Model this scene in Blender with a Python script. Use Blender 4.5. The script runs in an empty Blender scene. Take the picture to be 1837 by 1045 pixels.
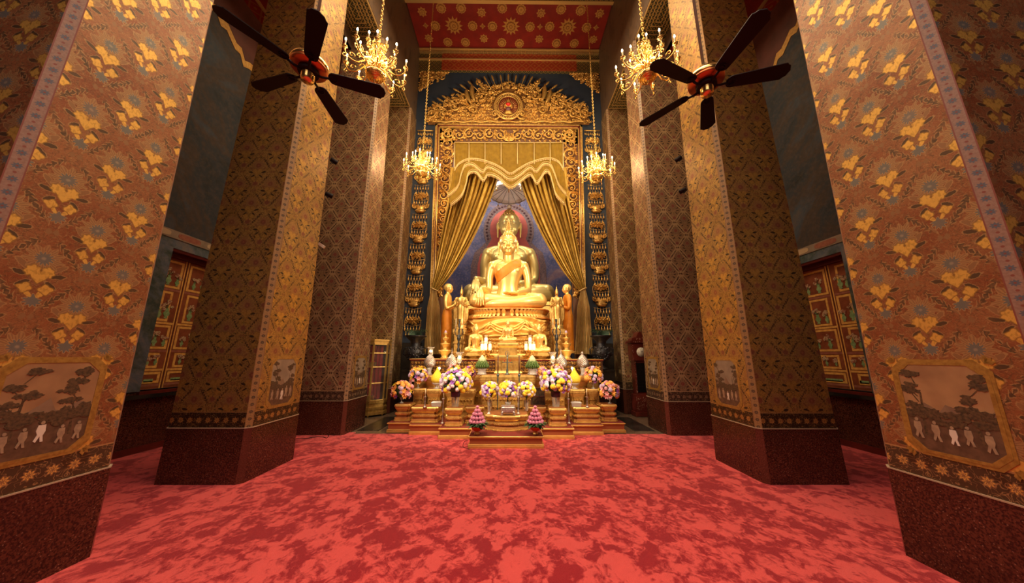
import bpy, math, random
import numpy as np
from math import sin, cos, pi, radians, sqrt, atan2
from mathutils import Vector, Matrix, Euler

scene = bpy.context.scene
COL = scene.collection
random.seed(7)

# ------------------------------------------------------------------ camera
CAM_F, CAM_PITCH, CAM_YAW, CAM_ROLL = 552.88, 0.20448, 0.00759, 0.00291
CAM_POS = Vector((0.05, 0.0, 1.5))
_right = Vector((cos(CAM_YAW), -sin(CAM_YAW), 0))
_fwd = Vector((sin(CAM_YAW) * cos(CAM_PITCH), cos(CAM_YAW) * cos(CAM_PITCH), sin(CAM_PITCH)))
_up = _right.cross(_fwd)
_cr = _right * cos(CAM_ROLL) + _up * sin(CAM_ROLL)
_cu = _up * cos(CAM_ROLL) - _right * sin(CAM_ROLL)
cam_data = bpy.data.cameras.new('camera')
cam_data.sensor_width = 36.0
cam_data.lens = 36.0 * CAM_F / 1837.0
cam_data.clip_end = 200
cam = bpy.data.objects.new('camera', cam_data)
COL.objects.link(cam)
_m = Matrix((( _cr.x, _cu.x, -_fwd.x, CAM_POS.x), (_cr.y, _cu.y, -_fwd.y, CAM_POS.y), (_cr.z, _cu.z, -_fwd.z, CAM_POS.z), (0, 0, 0, 1)))
cam.matrix_world = _m
scene.camera = cam


def at(u, v, Y):
    """the point of the place seen at photo pixel (u, v) whose depth along the hall is Y"""
    a, b = u - 918.5, v - 522.5
    x = (a * cos(CAM_ROLL) + b * sin(CAM_ROLL)) / CAM_F
    y = (a * sin(CAM_ROLL) - b * cos(CAM_ROLL)) / CAM_F
    r = _right * x + _up * y + _fwd
    return CAM_POS + r * (Y / r.y)


# ------------------------------------------------------------------ view, world, lights
scene.view_settings.view_transform = 'Standard'
scene.view_settings.look = 'None'
scene.view_settings.gamma = 1.0
scene.view_settings.use_curve_mapping = False
scene.view_settings.exposure = 0.0
world = bpy.data.worlds.new('hall_world')
scene.world = world
world.use_nodes = True
world.node_tree.nodes['Background'].inputs[0].default_value = (1.0, 0.80, 0.58, 1)
world.node_tree.nodes['Background'].inputs[1].default_value = 0.20


def light(name, kind, loc, energy, color, size=None, target=None, **kw):
    d = bpy.data.lights.new(name, kind)
    d.energy = energy
    d.color = color
    if kind == 'AREA':
        d.shape = 'RECTANGLE'
        d.size, d.size_y = size
    elif kind in ('POINT', 'SPOT') and size:
        d.shadow_soft_size = size
    for k, v in kw.items():
        setattr(d, k, v)
    o = bpy.data.objects.new(name, d)
    COL.objects.link(o)
    o.location = loc
    if target is not None:
        o.rotation_euler = (Vector(target) - Vector(loc)).to_track_quat('-Z', 'Y').to_euler()
    return o


WARM = (1.0, 0.70, 0.38)
# added unseen area fills that brighten the nave and its carpet
light('nave_fill', 'AREA', (0, 5.0, 10.5), 450, (1.0, 0.75, 0.45), (3.6, 3.6), (0, 5.0, 0))
light('nave_fill', 'AREA', (0, 1.0, 9.5), 165, (1.0, 0.77, 0.54), (4.6, 4.0), (0, 1.2, 0), spread=radians(95))
light('near_pillar_fill', 'AREA', (0, -1.6, 6.5), 85, (1.0, 0.78, 0.66), (4.5, 3.0), (0, 2.5, 2.0))  # added fill for the front faces of the nearest pillars
# the spotlights clamped on the pillars, turned to the altar
for _sx in (-1, 1):
    light('altar_spotlight', 'SPOT', (_sx * 2.75, 5.1, 4.9), 800, (1.0, 0.80, 0.52), 0.10, (_sx * 0.2, 8.8, 3.9), spot_size=radians(62), spot_blend=0.9)
    light('altar_spotlight', 'SPOT', (_sx * 2.75, 5.3, 5.9), 900, (1.0, 0.78, 0.48), 0.10, (_sx * 0.4, 9.2, 8.3), spot_size=radians(75), spot_blend=0.9)
    light('altar_spotlight', 'SPOT', (_sx * 2.7, 4.0, 3.9), 900, (1.0, 0.80, 0.52), 0.10, (-_sx * 0.2, 7.4, 0.9), spot_size=radians(60), spot_blend=0.9)


# added fill points, no real lamps, brightening umbrella, mural and larger statue
for _sx in (-1, 1):
    light('sanctuary_fill', 'POINT', (_sx * 1.15, 10.0, 5.7), 34, (1.0, 0.84, 0.62), 0.12)
# the lamp hidden behind the valance that lights the sanctuary
light('sanctuary_light', 'AREA', (0, 9.75, 8.6), 260, (1.0, 0.84, 0.62), (2.6, 0.4), (0, 11.6, 4.5))


# ------------------------------------------------------------------ names and properties
def tag(o, label=None, cat=None, group=None, kind=None):
    if label: o['label'] = label
    if cat: o['category'] = cat
    if group: o['group'] = group
    if kind: o['kind'] = kind
    return o


def thing(name, label, cat, loc=(0, 0, 0), rz=0.0, group=None, kind=None):
    o = bpy.data.objects.new(name, None)
    o.empty_display_size = 0.1
    COL.objects.link(o)
    o.location = loc
    o.rotation_euler = (0, 0, rz)
    return tag(o, label, cat, group, kind)


def kids(o):
    return [c for c in bpy.data.objects if c.parent == o]


def copy_tree(o, parent=None, loc=None, rz=None, label=None, scale=None):
    c = o.copy()
    COL.objects.link(c)
    c.parent = parent
    if loc is not None: c.location = loc
    if rz is not None: c.rotation_euler = (0, 0, rz)
    if label: c['label'] = label
    if scale is not None: c.scale = scale if hasattr(scale, '__len__') else (scale,) * 3
    for ch in kids(o):
        copy_tree(ch, c)
    return c


# ------------------------------------------------------------------ mesh builder
class MB:
    def __init__(self):
        self.v, self.f, self.m, self.s, self.uv = [], [], [], [], {}
        self.mat = 0
        self.smooth = False

    def add(self, vs, fs, uvs=None, smooth=None, mat=None):
        b = len(self.v)
        self.v.extend([tuple(p) for p in vs])
        sm = self.smooth if smooth is None else smooth
        mt = self.mat if mat is None else mat
        for i, f in enumerate(fs):
            if uvs is not None:
                self.uv[len(self.f)] = uvs[i]
            self.f.append(tuple(b + k for k in f))
            self.m.append(mt)
            self.s.append(sm)
        return self

    def box(self, x0, x1, y0, y1, z0, z1, **k):
        v = [(x0, y0, z0), (x1, y0, z0), (x1, y1, z0), (x0, y1, z0), (x0, y0, z1), (x1, y0, z1), (x1, y1, z1), (x0, y1, z1)]
        f = [(0, 3, 2, 1), (4, 5, 6, 7), (0, 1, 5, 4), (1, 2, 6, 5), (2, 3, 7, 6), (3, 0, 4, 7)]
        uvs = [[(v[i][0], v[i][1]) for i in f[0]], [(v[i][0], v[i][1]) for i in f[1]], [(v[i][0], v[i][2]) for i in f[2]],
               [(v[i][1], v[i][2]) for i in f[3]], [(-v[i][0], v[i][2]) for i in f[4]], [(-v[i][1], v[i][2]) for i in f[5]]]
        return self.add(v, f, uvs, smooth=False, **k)

    def obox(self, M, sx, sy, sz, **k):
        """box of size sx,sy,sz centred on matrix M"""
        v = [M @ Vector((a * sx / 2, b * sy / 2, c * sz / 2)) for c in (-1, 1) for a, b in ((-1, -1), (1, -1), (1, 1), (-1, 1))]
        f = [(0, 3, 2, 1), (4, 5, 6, 7), (0, 1, 5, 4), (1, 2, 6, 5), (2, 3, 7, 6), (3, 0, 4, 7)]
        return self.add(v, f, smooth=False, **k)

    def loft(self, rings, closed=True, caps=True, smooth=None, mat=None):
        n = len(rings[0])
        vs = [p for r in rings for p in r]
        fs = []
        for i in range(len(rings) - 1):
            for j in range(n if closed else n - 1):
                k = (j + 1) % n
                fs.append((i * n + j, i * n + k, (i + 1) * n + k, (i + 1) * n + j))
        self.add(vs, fs, smooth=smooth, mat=mat)
        if caps and closed:
            b = len(self.v) - len(vs)
            self.f.append(tuple(b + j for j in reversed(range(n)))); self.m.append(self.mat if mat is None else mat); self.s.append(False)
            self.f.append(tuple(b + (len(rings) - 1) * n + j for j in range(n))); self.m.append(self.mat if mat is None else mat); self.s.append(False)
        return self

    def lathe(self, prof, n=24, c=(0, 0, 0), smooth=True, mat=None, lobes=0, amp=0.0, M=None):
        rings = []
        for r, z in prof:
            ring = []
            for j in range(n):
                t = 2 * pi * j / n
                rr = max(r, 1e-4) * (1 + (amp * cos(lobes * t) if lobes else 0))
                p = Vector((rr * cos(t), rr * sin(t), z))
                if M is not None: p = M @ p
                ring.append((p[0] + c[0], p[1] + c[1], p[2] + c[2]))
            rings.append(ring)
        return self.loft(rings, smooth=smooth, mat=mat)

    def tube(self, pts, rad, n=8, flat=1.0, smooth=True, mat=None, caps=True, closed=False, up=None):
        pts = [Vector(p) for p in pts]
        N = len(pts)
        if not hasattr(rad, '__len__'): rad = [rad] * N
        rings = []
        nrm = None
        for i, p in enumerate(pts):
            t = (pts[min(i + 1, N - 1)] - pts[max(i - 1, 0)])
            if closed: t = pts[(i + 1) % N] - pts[(i - 1) % N]
            if t.length < 1e-9: t = Vector((0, 0, 1))
            t.normalize()
            if up is not None:
                nrm = Vector(up) - t * t.dot(Vector(up))
                if nrm.length < 1e-5: nrm = t.orthogonal()
            elif nrm is None:
                nrm = t.orthogonal()
            else:
                nrm = nrm - t * t.dot(nrm)
                if nrm.length < 1e-6: nrm = t.orthogonal()
            nrm.normalize()
            bn = t.cross(nrm)
            r = rad[i]
            rings.append([tuple(p + nrm * (r * flat * cos(2 * pi * j / n)) + bn * (r * sin(2 * pi * j / n))) for j in range(n)])
        if closed:
            rings.append(rings[0])
            return self.loft(rings, caps=False, smooth=smooth, mat=mat)
        return self.loft(rings, caps=caps, smooth=smooth, mat=mat)

    def ball(self, c, r, nu=12, nv=8, M=None, smooth=True, mat=None):
        if not hasattr(r, '__len__'): r = (r, r, r)
        rings = []
        for i in range(nv + 1):
            a = -pi / 2 + pi * i / nv
            ca = max(cos(a), 1e-3)
            ring = []
            for j in range(nu):
                t = 2 * pi * j / nu
                p = Vector((r[0] * ca * cos(t), r[1] * ca * sin(t), r[2] * sin(a)))
                if M is not None: p = M @ p
                ring.append((p[0] + c[0], p[1] + c[1], p[2] + c[2]))
            rings.append(ring)
        return self.loft(rings, smooth=smooth, mat=mat)

    def prism(self, poly, fn, d0, d1, mat=None, smooth=False):
        """poly of 2D points; fn(a, b, d) gives the 3D point at depth d"""
        n = len(poly)
        vs = [fn(a, b, d0) for a, b in poly] + [fn(a, b, d1) for a, b in poly]
        fs = [tuple(range(n)), tuple(reversed(range(n, 2 * n)))] + [(i, i + n, (i + 1) % n + n, (i + 1) % n) for i in range(n)]
        return self.add(vs, fs, smooth=smooth, mat=mat)

    def grid(self, fn, nu, nv, smooth=True, mat=None, uvfn=None):
        vs = [fn(i / nu, j / nv) for j in range(nv + 1) for i in range(nu + 1)]
        fs, uvs = [], []
        for j in range(nv):
            for i in range(nu):
                fs.append((j * (nu + 1) + i, j * (nu + 1) + i + 1, (j + 1) * (nu + 1) + i + 1, (j + 1) * (nu + 1) + i))
                uvs.append([(i / nu, j / nv), ((i + 1) / nu, j / nv), ((i + 1) / nu, (j + 1) / nv), (i / nu, (j + 1) / nv)])
        return self.add(vs, fs, uvs, smooth=smooth, mat=mat)

    def merge(self, other, M=None, mat=None):
        b = len(self.v)
        self.v.extend([tuple(M @ Vector(p)) for p in other.v] if M is not None else other.v)
        for i, f in enumerate(other.f):
            if i in other.uv: self.uv[len(self.f)] = other.uv[i]
            self.f.append(tuple(b + k for k in f))
            self.m.append(other.m[i] if mat is None else mat)
            self.s.append(other.s[i])
        return self

    def mesh(self, name, mats, off=(0, 0, 0)):
        me = bpy.data.meshes.new(name)
        if not hasattr(mats, '__len__'): mats = [mats]
        o = Vector(off)
        me.from_pydata([(p[0] - o[0], p[1] - o[1], p[2] - o[2]) for p in self.v], [], self.f)
        for mt in mats: me.materials.append(mt)
        me.polygons.foreach_set('material_index', self.m)
        me.polygons.foreach_set('use_smooth', self.s)
        if self.uv:
            uvl = me.uv_layers.new(name='UVMap')
            arr = np.zeros(len(me.loops) * 2, dtype=np.float32)
            k = 0
            for i, f in enumerate(self.f):
                u = self.uv.get(i)
                for q in range(len(f)):
                    if u is not None:
                        arr[2 * k], arr[2 * k + 1] = u[q]
                    k += 1
            uvl.data.foreach_set('uv', arr)
        me.update()
        return me

    def build(self, name, mats, parent=None, world=True, fix=True):
        """parent given: the vertices are world coordinates (world=True) or the parent's own (world=False)."""
        if parent is not None:
            off = (0, 0, 0)
            if world:
                if parent.rotation_euler.z == 0 and parent.type == 'EMPTY' and parent.parent is None:
                    off = parent.location
                else:
                    off = abs_loc(parent)
            me = self.mesh(name, mats, off)
            o = bpy.data.objects.new(name, me)
            o.parent = parent
        else:
            a = np.array(self.v)
            lo, hi = a.min(0), a.max(0)
            off = ((lo[0] + hi[0]) / 2, (lo[1] + hi[1]) / 2, lo[2])
            me = self.mesh(name, mats, off)
            o = bpy.data.objects.new(name, me)
            o.location = off
        if fix:
            fix_normals(me)
        COL.objects.link(o)
        return o


def abs_loc(o):
    l = Vector((0, 0, 0))
    while o is not None:
        l = l + Vector(o.location)
        o = o.parent
    return l


def fix_normals(me):
    import bmesh
    bm = bmesh.new()
    bm.from_mesh(me)
    bmesh.ops.recalc_face_normals(bm, faces=bm.faces)
    bm.to_mesh(me)
    bm.free()


# ------------------------------------------------------------------ node expressions
class G:
    """small helper that writes shader maths as nodes"""
    def __init__(self, mat):
        self.nt = mat.node_tree

    def _set(self, sock, v):
        if isinstance(v, S): self.nt.links.new(v.s, sock)
        elif hasattr(v, '__len__'):
            sock.default_value = (*v[:3], 1.0) if len(sock.default_value) == 4 else v[:3]
        else: sock.default_value = v

    def m(self, op, a, b=None, c=None, clamp=False):
        n = self.nt.nodes.new('ShaderNodeMath')
        n.operation = op
        n.use_clamp = clamp
        self._set(n.inputs[0], a)
        if b is not None: self._set(n.inputs[1], b)
        if c is not None: self._set(n.inputs[2], c)
        return S(self, n.outputs[0])

    def uv(self):
        n = self.nt.nodes.new('ShaderNodeUVMap')
        n.uv_map = 'UVMap'
        return self.sep(S(self, n.outputs[0]))

    def obj(self):
        n = self.nt.nodes.new('ShaderNodeTexCoord')
        return S(self, n.outputs['Object'])

    def pos(self):
        n = self.nt.nodes.new('ShaderNodeNewGeometry')
        return S(self, n.outputs['Position'])

    def sep(self, v):
        n = self.nt.nodes.new('ShaderNodeSeparateXYZ')
        self._set(n.inputs[0], v)
        return [S(self, n.outputs[i]) for i in range(3)]

    def vec(self, x, y, z=0.0):
        n = self.nt.nodes.new('ShaderNodeCombineXYZ')
        for i, q in enumerate((x, y, z)): self._set(n.inputs[i], q)
        return S(self, n.outputs[0])

    def noise(self, v, scale, detail=2, rough=0.5, dist=0.0, color=False):
        n = self.nt.nodes.new('ShaderNodeTexNoise')
        if v is not None: self._set(n.inputs['Vector'], v)
        n.inputs['Scale'].default_value = scale
        n.inputs['Detail'].default_value = detail
        n.inputs['Roughness'].default_value = rough
        n.inputs['Distortion'].default_value = dist
        return S(self, n.outputs['Color' if color else 'Fac'])

    def voronoi(self, v, scale, out='Distance', feature='F1'):
        n = self.nt.nodes.new('ShaderNodeTexVoronoi')
        n.feature = feature
        if v is not None: self._set(n.inputs['Vector'], v)
        n.inputs['Scale'].default_value = scale
        return S(self, n.outputs[out])

    def step(self, x, lo, hi):
        """0 below lo, 1 above hi (hi may be below lo)"""
        k = 1.0 / (hi - lo)
        return self.m('MULTIPLY_ADD', x, k, -lo * k, clamp=True)

    def mix(self, f, a, b):
        n = self.nt.nodes.new('ShaderNodeMix')
        n.data_type = 'RGBA'
        self._set(n.inputs[0], f)
        self._set(n.inputs[6], a)
        self._set(n.inputs[7], b)
        return S(self, n.outputs[2])

    def ramp(self, f, stops):
        n = self.nt.nodes.new('ShaderNodeValToRGB')
        self._set(n.inputs[0], f)
        e = n.color_ramp.elements
        while len(e) < len(stops): e.new(0.5)
        for i, (p, c) in enumerate(stops):
            e[i].position = p
            e[i].color = (*c, 1)
        return S(self, n.outputs[0])

    def bump(self, h, strength=0.3, dist=0.01):
        n = self.nt.nodes.new('ShaderNodeBump')
        n.inputs['Strength'].default_value = strength
        n.inputs['Distance'].default_value = dist
        self._set(n.inputs['Height'], h)
        return S(self, n.outputs[0])


class S:
    def __init__(self, g, s): self.g, self.s = g, s
    def __add__(self, o): return self.g.m('ADD', self, o)
    __radd__ = __add__
    def __sub__(self, o): return self.g.m('SUBTRACT', self, o)
    def __rsub__(self, o): return self.g.m('SUBTRACT', o, self)
    def __mul__(self, o): return self.g.m('MULTIPLY', self, o)
    __rmul__ = __mul__
    def __truediv__(self, o): return self.g.m('DIVIDE', self, o)
    def abs(self): return self.g.m('ABSOLUTE', self)
    def max(self, o): return self.g.m('MAXIMUM', self, o)
    def min(self, o): return self.g.m('MINIMUM', self, o)
    def fract(self): return self.g.m('FRACT', self)
    def cos(self): return self.g.m('COSINE', self)
    def gt(self, o): return self.g.m('GREATER_THAN', self, o)
    def lt(self, o): return self.g.m('LESS_THAN', self, o)
    def sqrt(self): return self.g.m('SQRT', self)


def material(name, color=(0.5, 0.5, 0.5), rough=0.5, metal=0.0, emit=None, estr=0.0, spec=None, alpha=None, trans=None):
    m = bpy.data.materials.new(name)
    m.use_nodes = True
    b = m.node_tree.nodes['Principled BSDF']
    b.inputs['Base Color'].default_value = (*color, 1)
    b.inputs['Roughness'].default_value = rough
    b.inputs['Metallic'].default_value = metal
    if emit:
        b.inputs['Emission Color'].default_value = (*emit, 1)
        b.inputs['Emission Strength'].default_value = estr
    if spec is not None: b.inputs['Specular IOR Level'].default_value = spec
    if trans is not None: b.inputs['Transmission Weight'].default_value = trans
    return m


def link(m, sock, s):
    m.node_tree.links.new(s.s, m.node_tree.nodes['Principled BSDF'].inputs[sock])


def noisy(name, c1, c2, scale=8, rough=0.5, metal=0.0, bump=0.0, detail=3, bscale=None, space='obj', lo=0.35, hi=0.65):
    m = material(name, c1, rough, metal)
    g = G(m)
    p = g.obj() if space == 'obj' else g.pos()
    n = g.noise(p, scale, detail)
    link(m, 'Base Color', g.mix(g.step(n, lo, hi), c1, c2))
    if bump:
        link(m, 'Normal', g.bump(g.noise(p, bscale or scale * 3, 3), bump, 0.01))
    return m
# ------------------------------------------------------------------ materials
def damask(name, ground, ground2, foliage, line, ring, flower, flower2, gold, dim=1.0, lattice=0.0, lat_col=None, heart=1.0, busy=0.3, rough=0.5, gild=0.0):
    """hand painted brocade: a staggered lattice 0.44 x 0.594 m, u across the face, v the height"""
    P, Q = 0.44, 0.594
    m = material(name, ground, rough, 0.0)
    g = G(m)
    u, v, _ = g.uv()
    co = g.vec(u, v, 0.0)
    nz = g.noise(co, 9.0, 3, 0.6, color=True)
    nx, ny, nq = g.sep(nz)
    ud = u + (nx - 0.5) * 0.030
    vd = v + (ny - 0.5) * 0.030 - 2.337
    # wrap into the two sublattices
    a0 = ud / P
    b0 = vd / Q
    ax = ((a0 + 0.5).fract() - 0.5) * P
    ay = ((b0 + 0.5).fract() - 0.5) * Q
    bx = (a0.fract() - 0.5) * P
    by = (b0.fract() - 0.5) * Q
    dA = ax.abs() * (2 / P) + ay.abs() * (2 / Q)
    isA = dA.lt(1.0)
    inv = 1.0 - isA
    lx = isA * ax + inv * bx
    ly = isA * ay + inv * by
    e = (dA - 1.0).abs()
    fx = lx.abs()

    def polar(cx, cy, x=None):
        dx = (x if x is not None else lx) - cx
        dy = ly - cy
        r = (dx * dx + dy * dy).sqrt()
        th = g.m('ARCTAN2', dx, dy)
        return r, th

    def petals(r, th, R, n, amp):
        return r - ((th * n).cos() * (R * amp) + R)      # negative inside

    def inside(d, w=0.004): return g.step(d, w, -w)
    def edge(d, w=0.0035): return g.step(d.abs(), w * 1.5, w * 0.4)

    def ell(cx, cy, rx, ry, ang, x):
        dx, dy = x - cx, ly - cy
        c, s = cos(ang), sin(ang)
        p = dx * (c / rx) + dy * (s / rx)
        q = dy * (c / ry) - dx * (s / ry)
        return (p * p + q * q).sqrt() - 1.0               # unit-less

    cloud = g.noise(co, 2.3, 4, 0.55)
    fine = g.noise(co, 46.0, 3, 0.6)
    col = g.mix(g.step(cloud, 0.35, 0.65), ground, ground2)
    # curling tendrils over the ground
    wv = g.noise(co, 17.0, 1, 0.4, dist=1.6)
    tend = g.step((wv - 0.5).abs(), 0.030, 0.010)
    col = g.mix(tend * 0.55, col, foliage)
    wv2 = g.noise(g.vec(u + 3.1, v, 0.7), 22.0, 1, 0.4, dist=1.2)
    tend2 = g.step((wv2 - 0.52).abs(), 0.018, 0.006)
    col = g.mix(tend2 * 0.50, col, line)
    # small sprigs scattered between the motifs
    wv3 = g.noise(g.vec(u, v * 1.15, 4.2), 26.0, 2, 0.6, dist=2.2)
    sp_ = g.step(wv3, 0.56, 0.585)
    col = g.mix(sp_ * busy, col, foliage)
    col = g.mix(g.step((wv3 - 0.56).abs(), 0.012, 0.004) * busy * 0.8, col, line)
    strokes = g.noise(g.vec(u * 1.0 + v * 0.8, v * 6.0 - u * 4.0, 1.3), 34.0, 2, 0.6)
    col = g.mix(g.step(strokes, 0.54, 0.66) * 0.35, col, line)
    if lattice:
        # broad ogee straps with small stippled dots
        st = g.step(e, lattice + 0.03, lattice - 0.03)
        col = g.mix(st, col, lat_col)
        col = g.mix(edge(e - lattice, 0.012), col, foliage)
    # sprigs of leaves along the borders of the cells
    s1 = (fx * (2 / P) - ly.abs() * (2 / Q))
    tooth = (s1.abs() * 5.2 + dA * 1.4).fract()
    leaf = 0.135 - tooth * 0.115
    ld = (e - leaf) + (nq - 0.5) * 0.12 + (fine - 0.5) * 0.07
    lf = g.step(ld, 0.02, -0.02) * g.step(s1.abs(), 0.62, 0.50)
    col = g.mix(lf, col, g.mix(g.step(fine, 0.40, 0.6) * 0.55, foliage, ring))
    col = g.mix(g.step(ld.abs(), 0.024, 0.008) * g.step(s1.abs(), 0.62, 0.50) * 0.8, col, line)
    # buds where the borders cross
    rb = ell(0.22, 0.0, 0.034, 0.026, 0.0, fx)
    col = g.mix(g.step(rb, 0.12, -0.12), col, ring)
    # side leaves of the palmette
    for (cx, cy, rx, ry, an) in ((0.085, 0.045, 0.046, 0.017, 0.75), (0.090, -0.010, 0.040, 0.015, 0.2), (0.060, -0.075, 0.036, 0.014, -0.7), (0.045, -0.235, 0.03, 0.012, 0.9)):
        d = ell(cx, cy, rx, ry, an, fx)
        d2 = d + (fine - 0.5) * 0.9
        col = g.mix(g.step(d2, 0.1, -0.1), col, foliage if an < 0.5 else ring)
        col = g.mix(g.step((d2 - 0.0).abs(), 0.17, 0.05) * 0.75, col, line)
    # palmette: feathered ring with a flower in it
    r, th = polar(0.0, 0.100)
    d = petals(r, th, 0.086, 11.0, 0.17) + (fine - 0.5) * 0.018
    streak = (th * 33.0).cos() * 0.5 + 0.5
    col = g.mix(inside(d), col, g.mix(streak * 0.7, ring, line))
    col = g.mix(edge(d, 0.003) * 0.6, col, line)
    d = petals(r, th, 0.043, 13.0, 0.20) + (fine - 0.5) * 0.012
    col = g.mix(inside(d), col, g.mix(streak * 0.6, flower, foliage))
    col = g.mix(edge(d, 0.003), col, line)
    col = g.mix(g.step(r, 0.014, 0.006) * 0.6, col, flower2)
    # lower flower
    r, th = polar(0.0, -0.190)
    d = petals(r, th, 0.040, 10.0, 0.20)
    streak = (th * 30.0).cos() * 0.5 + 0.5
    col = g.mix(inside(d), col, g.mix(streak * 0.6, flower, foliage))
    col = g.mix(edge(d, 0.003), col, line)
    # gold: the heart and the two-leaf crown
    gm = None
    if heart:
        r, th = polar(0.036, 0.010, fx)
        h1 = petals(r, th, 0.037, 7.0, 0.10)
        h2 = (fx * 1.05 - ly * 0.75 - 0.060).max(ly - 0.004).max(-0.078 - ly)
        h = h1.min(h2)
        r2_, th2_ = polar(0.047, -0.108, fx)
        c1 = (r2_ - ((th2_ * 4.0 + 0.9).cos() * 0.0055 + 0.032)) * 30.0
        c2 = ell(0.030, -0.142, 0.030, 0.013, 1.0, fx)
        gm = inside(h, 0.003).max(g.step(c1 + (fine - 0.5) * 0.25, 0.08, -0.08)).max(g.step(c2, 0.1, -0.1))
        gm = gm * heart
        vein = g.step(g.noise(g.vec(u, v * 0.6, 0.0), 60.0, 2, 0.5, dist=0.5), 0.50, 0.62)
        rim = g.step(h.abs(), 0.006, 0.002).max(g.step(c1.abs(), 0.16, 0.06))
        col = g.mix(rim * heart * 0.55, col, (gold[0] * 0.35, gold[1] * 0.30, gold[2] * 0.2))
        col = g.mix(gm * (1.0 - rim * 0.7), col, g.mix(vein * 0.45, gold, (gold[0] * 0.5, gold[1] * 0.42, gold[2] * 0.3)))
        link(m, 'Metallic', gm * 0.30 + gild)
    else:
        m.node_tree.nodes['Principled BSDF'].inputs['Metallic'].default_value = gild
    # worn paint
    wear = g.noise(co, 5.5, 5, 0.7)
    col = g.mix(g.step(wear, 0.52, 0.75) * 0.35, col, (ground2[0] * 1.25, ground2[1] * 1.2, ground2[2] * 1.2))
    # the band with small flowers under the brocade, z 0.62 - 0.80
    bm_ = g.step(v, 0.806, 0.802)
    bu = (((u / 0.11) + 0.5).fract() - 0.5) * 0.11
    rr = ((bu * bu) + (v - 0.712) * (v - 0.712)).sqrt()
    tb = g.m('ARCTAN2', bu, v - 0.712)
    bd = rr - ((tb * 8.0).cos() * 0.007 + 0.032)
    bandc = g.mix(g.step(bd, 0.003, -0.003), (foliage[0] * 0.9, foliage[1] * 0.9, foliage[2] * 0.9), ring)
    bandc = g.mix(g.step((bd + 0.014).abs(), 0.006, 0.003), bandc, gold if heart else line)
    bandc = g.mix(g.step((wv2 - 0.5).abs(), 0.03, 0.012) * 0.7, bandc, line)
    col = g.mix(bm_, col, bandc)
    ln = g.step((v - 0.806).abs(), 0.007, 0.004)
    col = g.mix(ln, col, line)
    link(m, 'Base Color', col)
    link(m, 'Roughness', fine * 0.25 + (rough - 0.12))
    return m


M_P1 = damask('brocade_red', (0.225, 0.055, 0.018), (0.31, 0.12, 0.048), (0.085, 0.045, 0.022), (0.44, 0.26, 0.11), (0.27, 0.135, 0.060), (0.20, 0.20, 0.19), (0.40, 0.32, 0.22), (0.76, 0.46, 0.105), busy=0.34, gild=0.20)
M_P2 = damask('brocade_gold', (0.33, 0.185, 0.045), (0.44, 0.265, 0.070), (0.050, 0.028, 0.012), (0.42, 0.25, 0.09), (0.26, 0.125, 0.045), (0.33, 0.12, 0.065), (0.42, 0.18, 0.10), (0.62, 0.37, 0.085), heart=0.6, busy=0.85, rough=0.46, gild=0.50)
M_P3 = damask('brocade_tan', (0.27, 0.150, 0.078), (0.34, 0.20, 0.10), (0.050, 0.022, 0.016), (0.44, 0.29, 0.16), (0.085, 0.034, 0.025), (0.30, 0.085, 0.065), (0.36, 0.12, 0.08), (0.42, 0.25, 0.09), lattice=0.24, lat_col=(0.45, 0.30, 0.16), heart=0.0, busy=0.45, gild=0.30)
M_P4 = damask('brocade_brown', (0.22, 0.115, 0.045), (0.28, 0.155, 0.06), (0.042, 0.020, 0.012), (0.38, 0.24, 0.10), (0.10, 0.042, 0.025), (0.26, 0.080, 0.045), (0.32, 0.12, 0.07), (0.42, 0.25, 0.09), lattice=0.26, lat_col=(0.42, 0.27, 0.12), heart=0.0, busy=0.4, gild=0.30)


def granite(name, c1, c2, c3, scale=130):
    m = material(name, c1, 0.22)
    g = G(m)
    p = g.obj()
    n = g.noise(p, scale, 2, 0.6)
    n2 = g.voronoi(p, scale * 0.55)
    n3 = g.noise(p, 3.0, 3)
    col = g.mix(g.step(n, 0.42, 0.58), c1, c2)
    col = g.mix(g.step(n2, 0.20, 0.08) * 0.8, col, c3)
    col = g.mix(g.step(n3, 0.4, 0.7) * 0.5, col, c1)
    link(m, 'Base Color', col)
    return m


M_GRAN = granite('red_granite', (0.030, 0.009, 0.006), (0.12, 0.035, 0.020), (0.36, 0.20, 0.14), 75)
M_GRAN_EDGE = granite('polished_granite', (0.08, 0.022, 0.014), (0.14, 0.04, 0.025), (0.33, 0.14, 0.10))
M_DARKSTONE = noisy('dark_marble', (0.012, 0.011, 0.010), (0.035, 0.030, 0.026), 2.2, 0.25, detail=5)
M_LINE = material('pale_marble_line', (0.45, 0.34, 0.24), 0.4)


def band_mat(name, ground, blue, red, pitch=0.095):
    """rosette chain on a narrow strip: u across 0..1, v metres"""
    m = material(name, ground, 0.5)
    g = G(m)
    u, v, _ = g.uv()
    cu = (u - 0.5) * 0.075
    cv = ((v / pitch).fract() - 0.5) * pitch
    r = (cu * cu + cv * cv).sqrt()
    th = g.m('ARCTAN2', cu, cv)
    d = r - ((th * 8.0).cos() * 0.004 + 0.018)
    nz = g.noise(g.vec(u * 0.08, v, 0.0), 60, 2)
    col = g.mix(g.step(nz, 0.4, 0.6) * 0.5, ground, (ground[0] * 0.7, ground[1] * 0.6, ground[2] * 0.55))
    col = g.mix(g.step(d, 0.002, -0.002), col, blue)
    col = g.mix(g.step(r, 0.007, 0.004), col, red)
    sp = ((v / pitch + 0.5).fract() - 0.5) * pitch
    r2 = (cu * cu + sp * sp).sqrt()
    col = g.mix(g.step(r2, 0.009, 0.006), col, red)
    ed = g.step((u - 0.5).abs(), 0.40, 0.43)
    col = g.mix(ed, col, red)
    link(m, 'Base Color', col)
    return m


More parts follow.
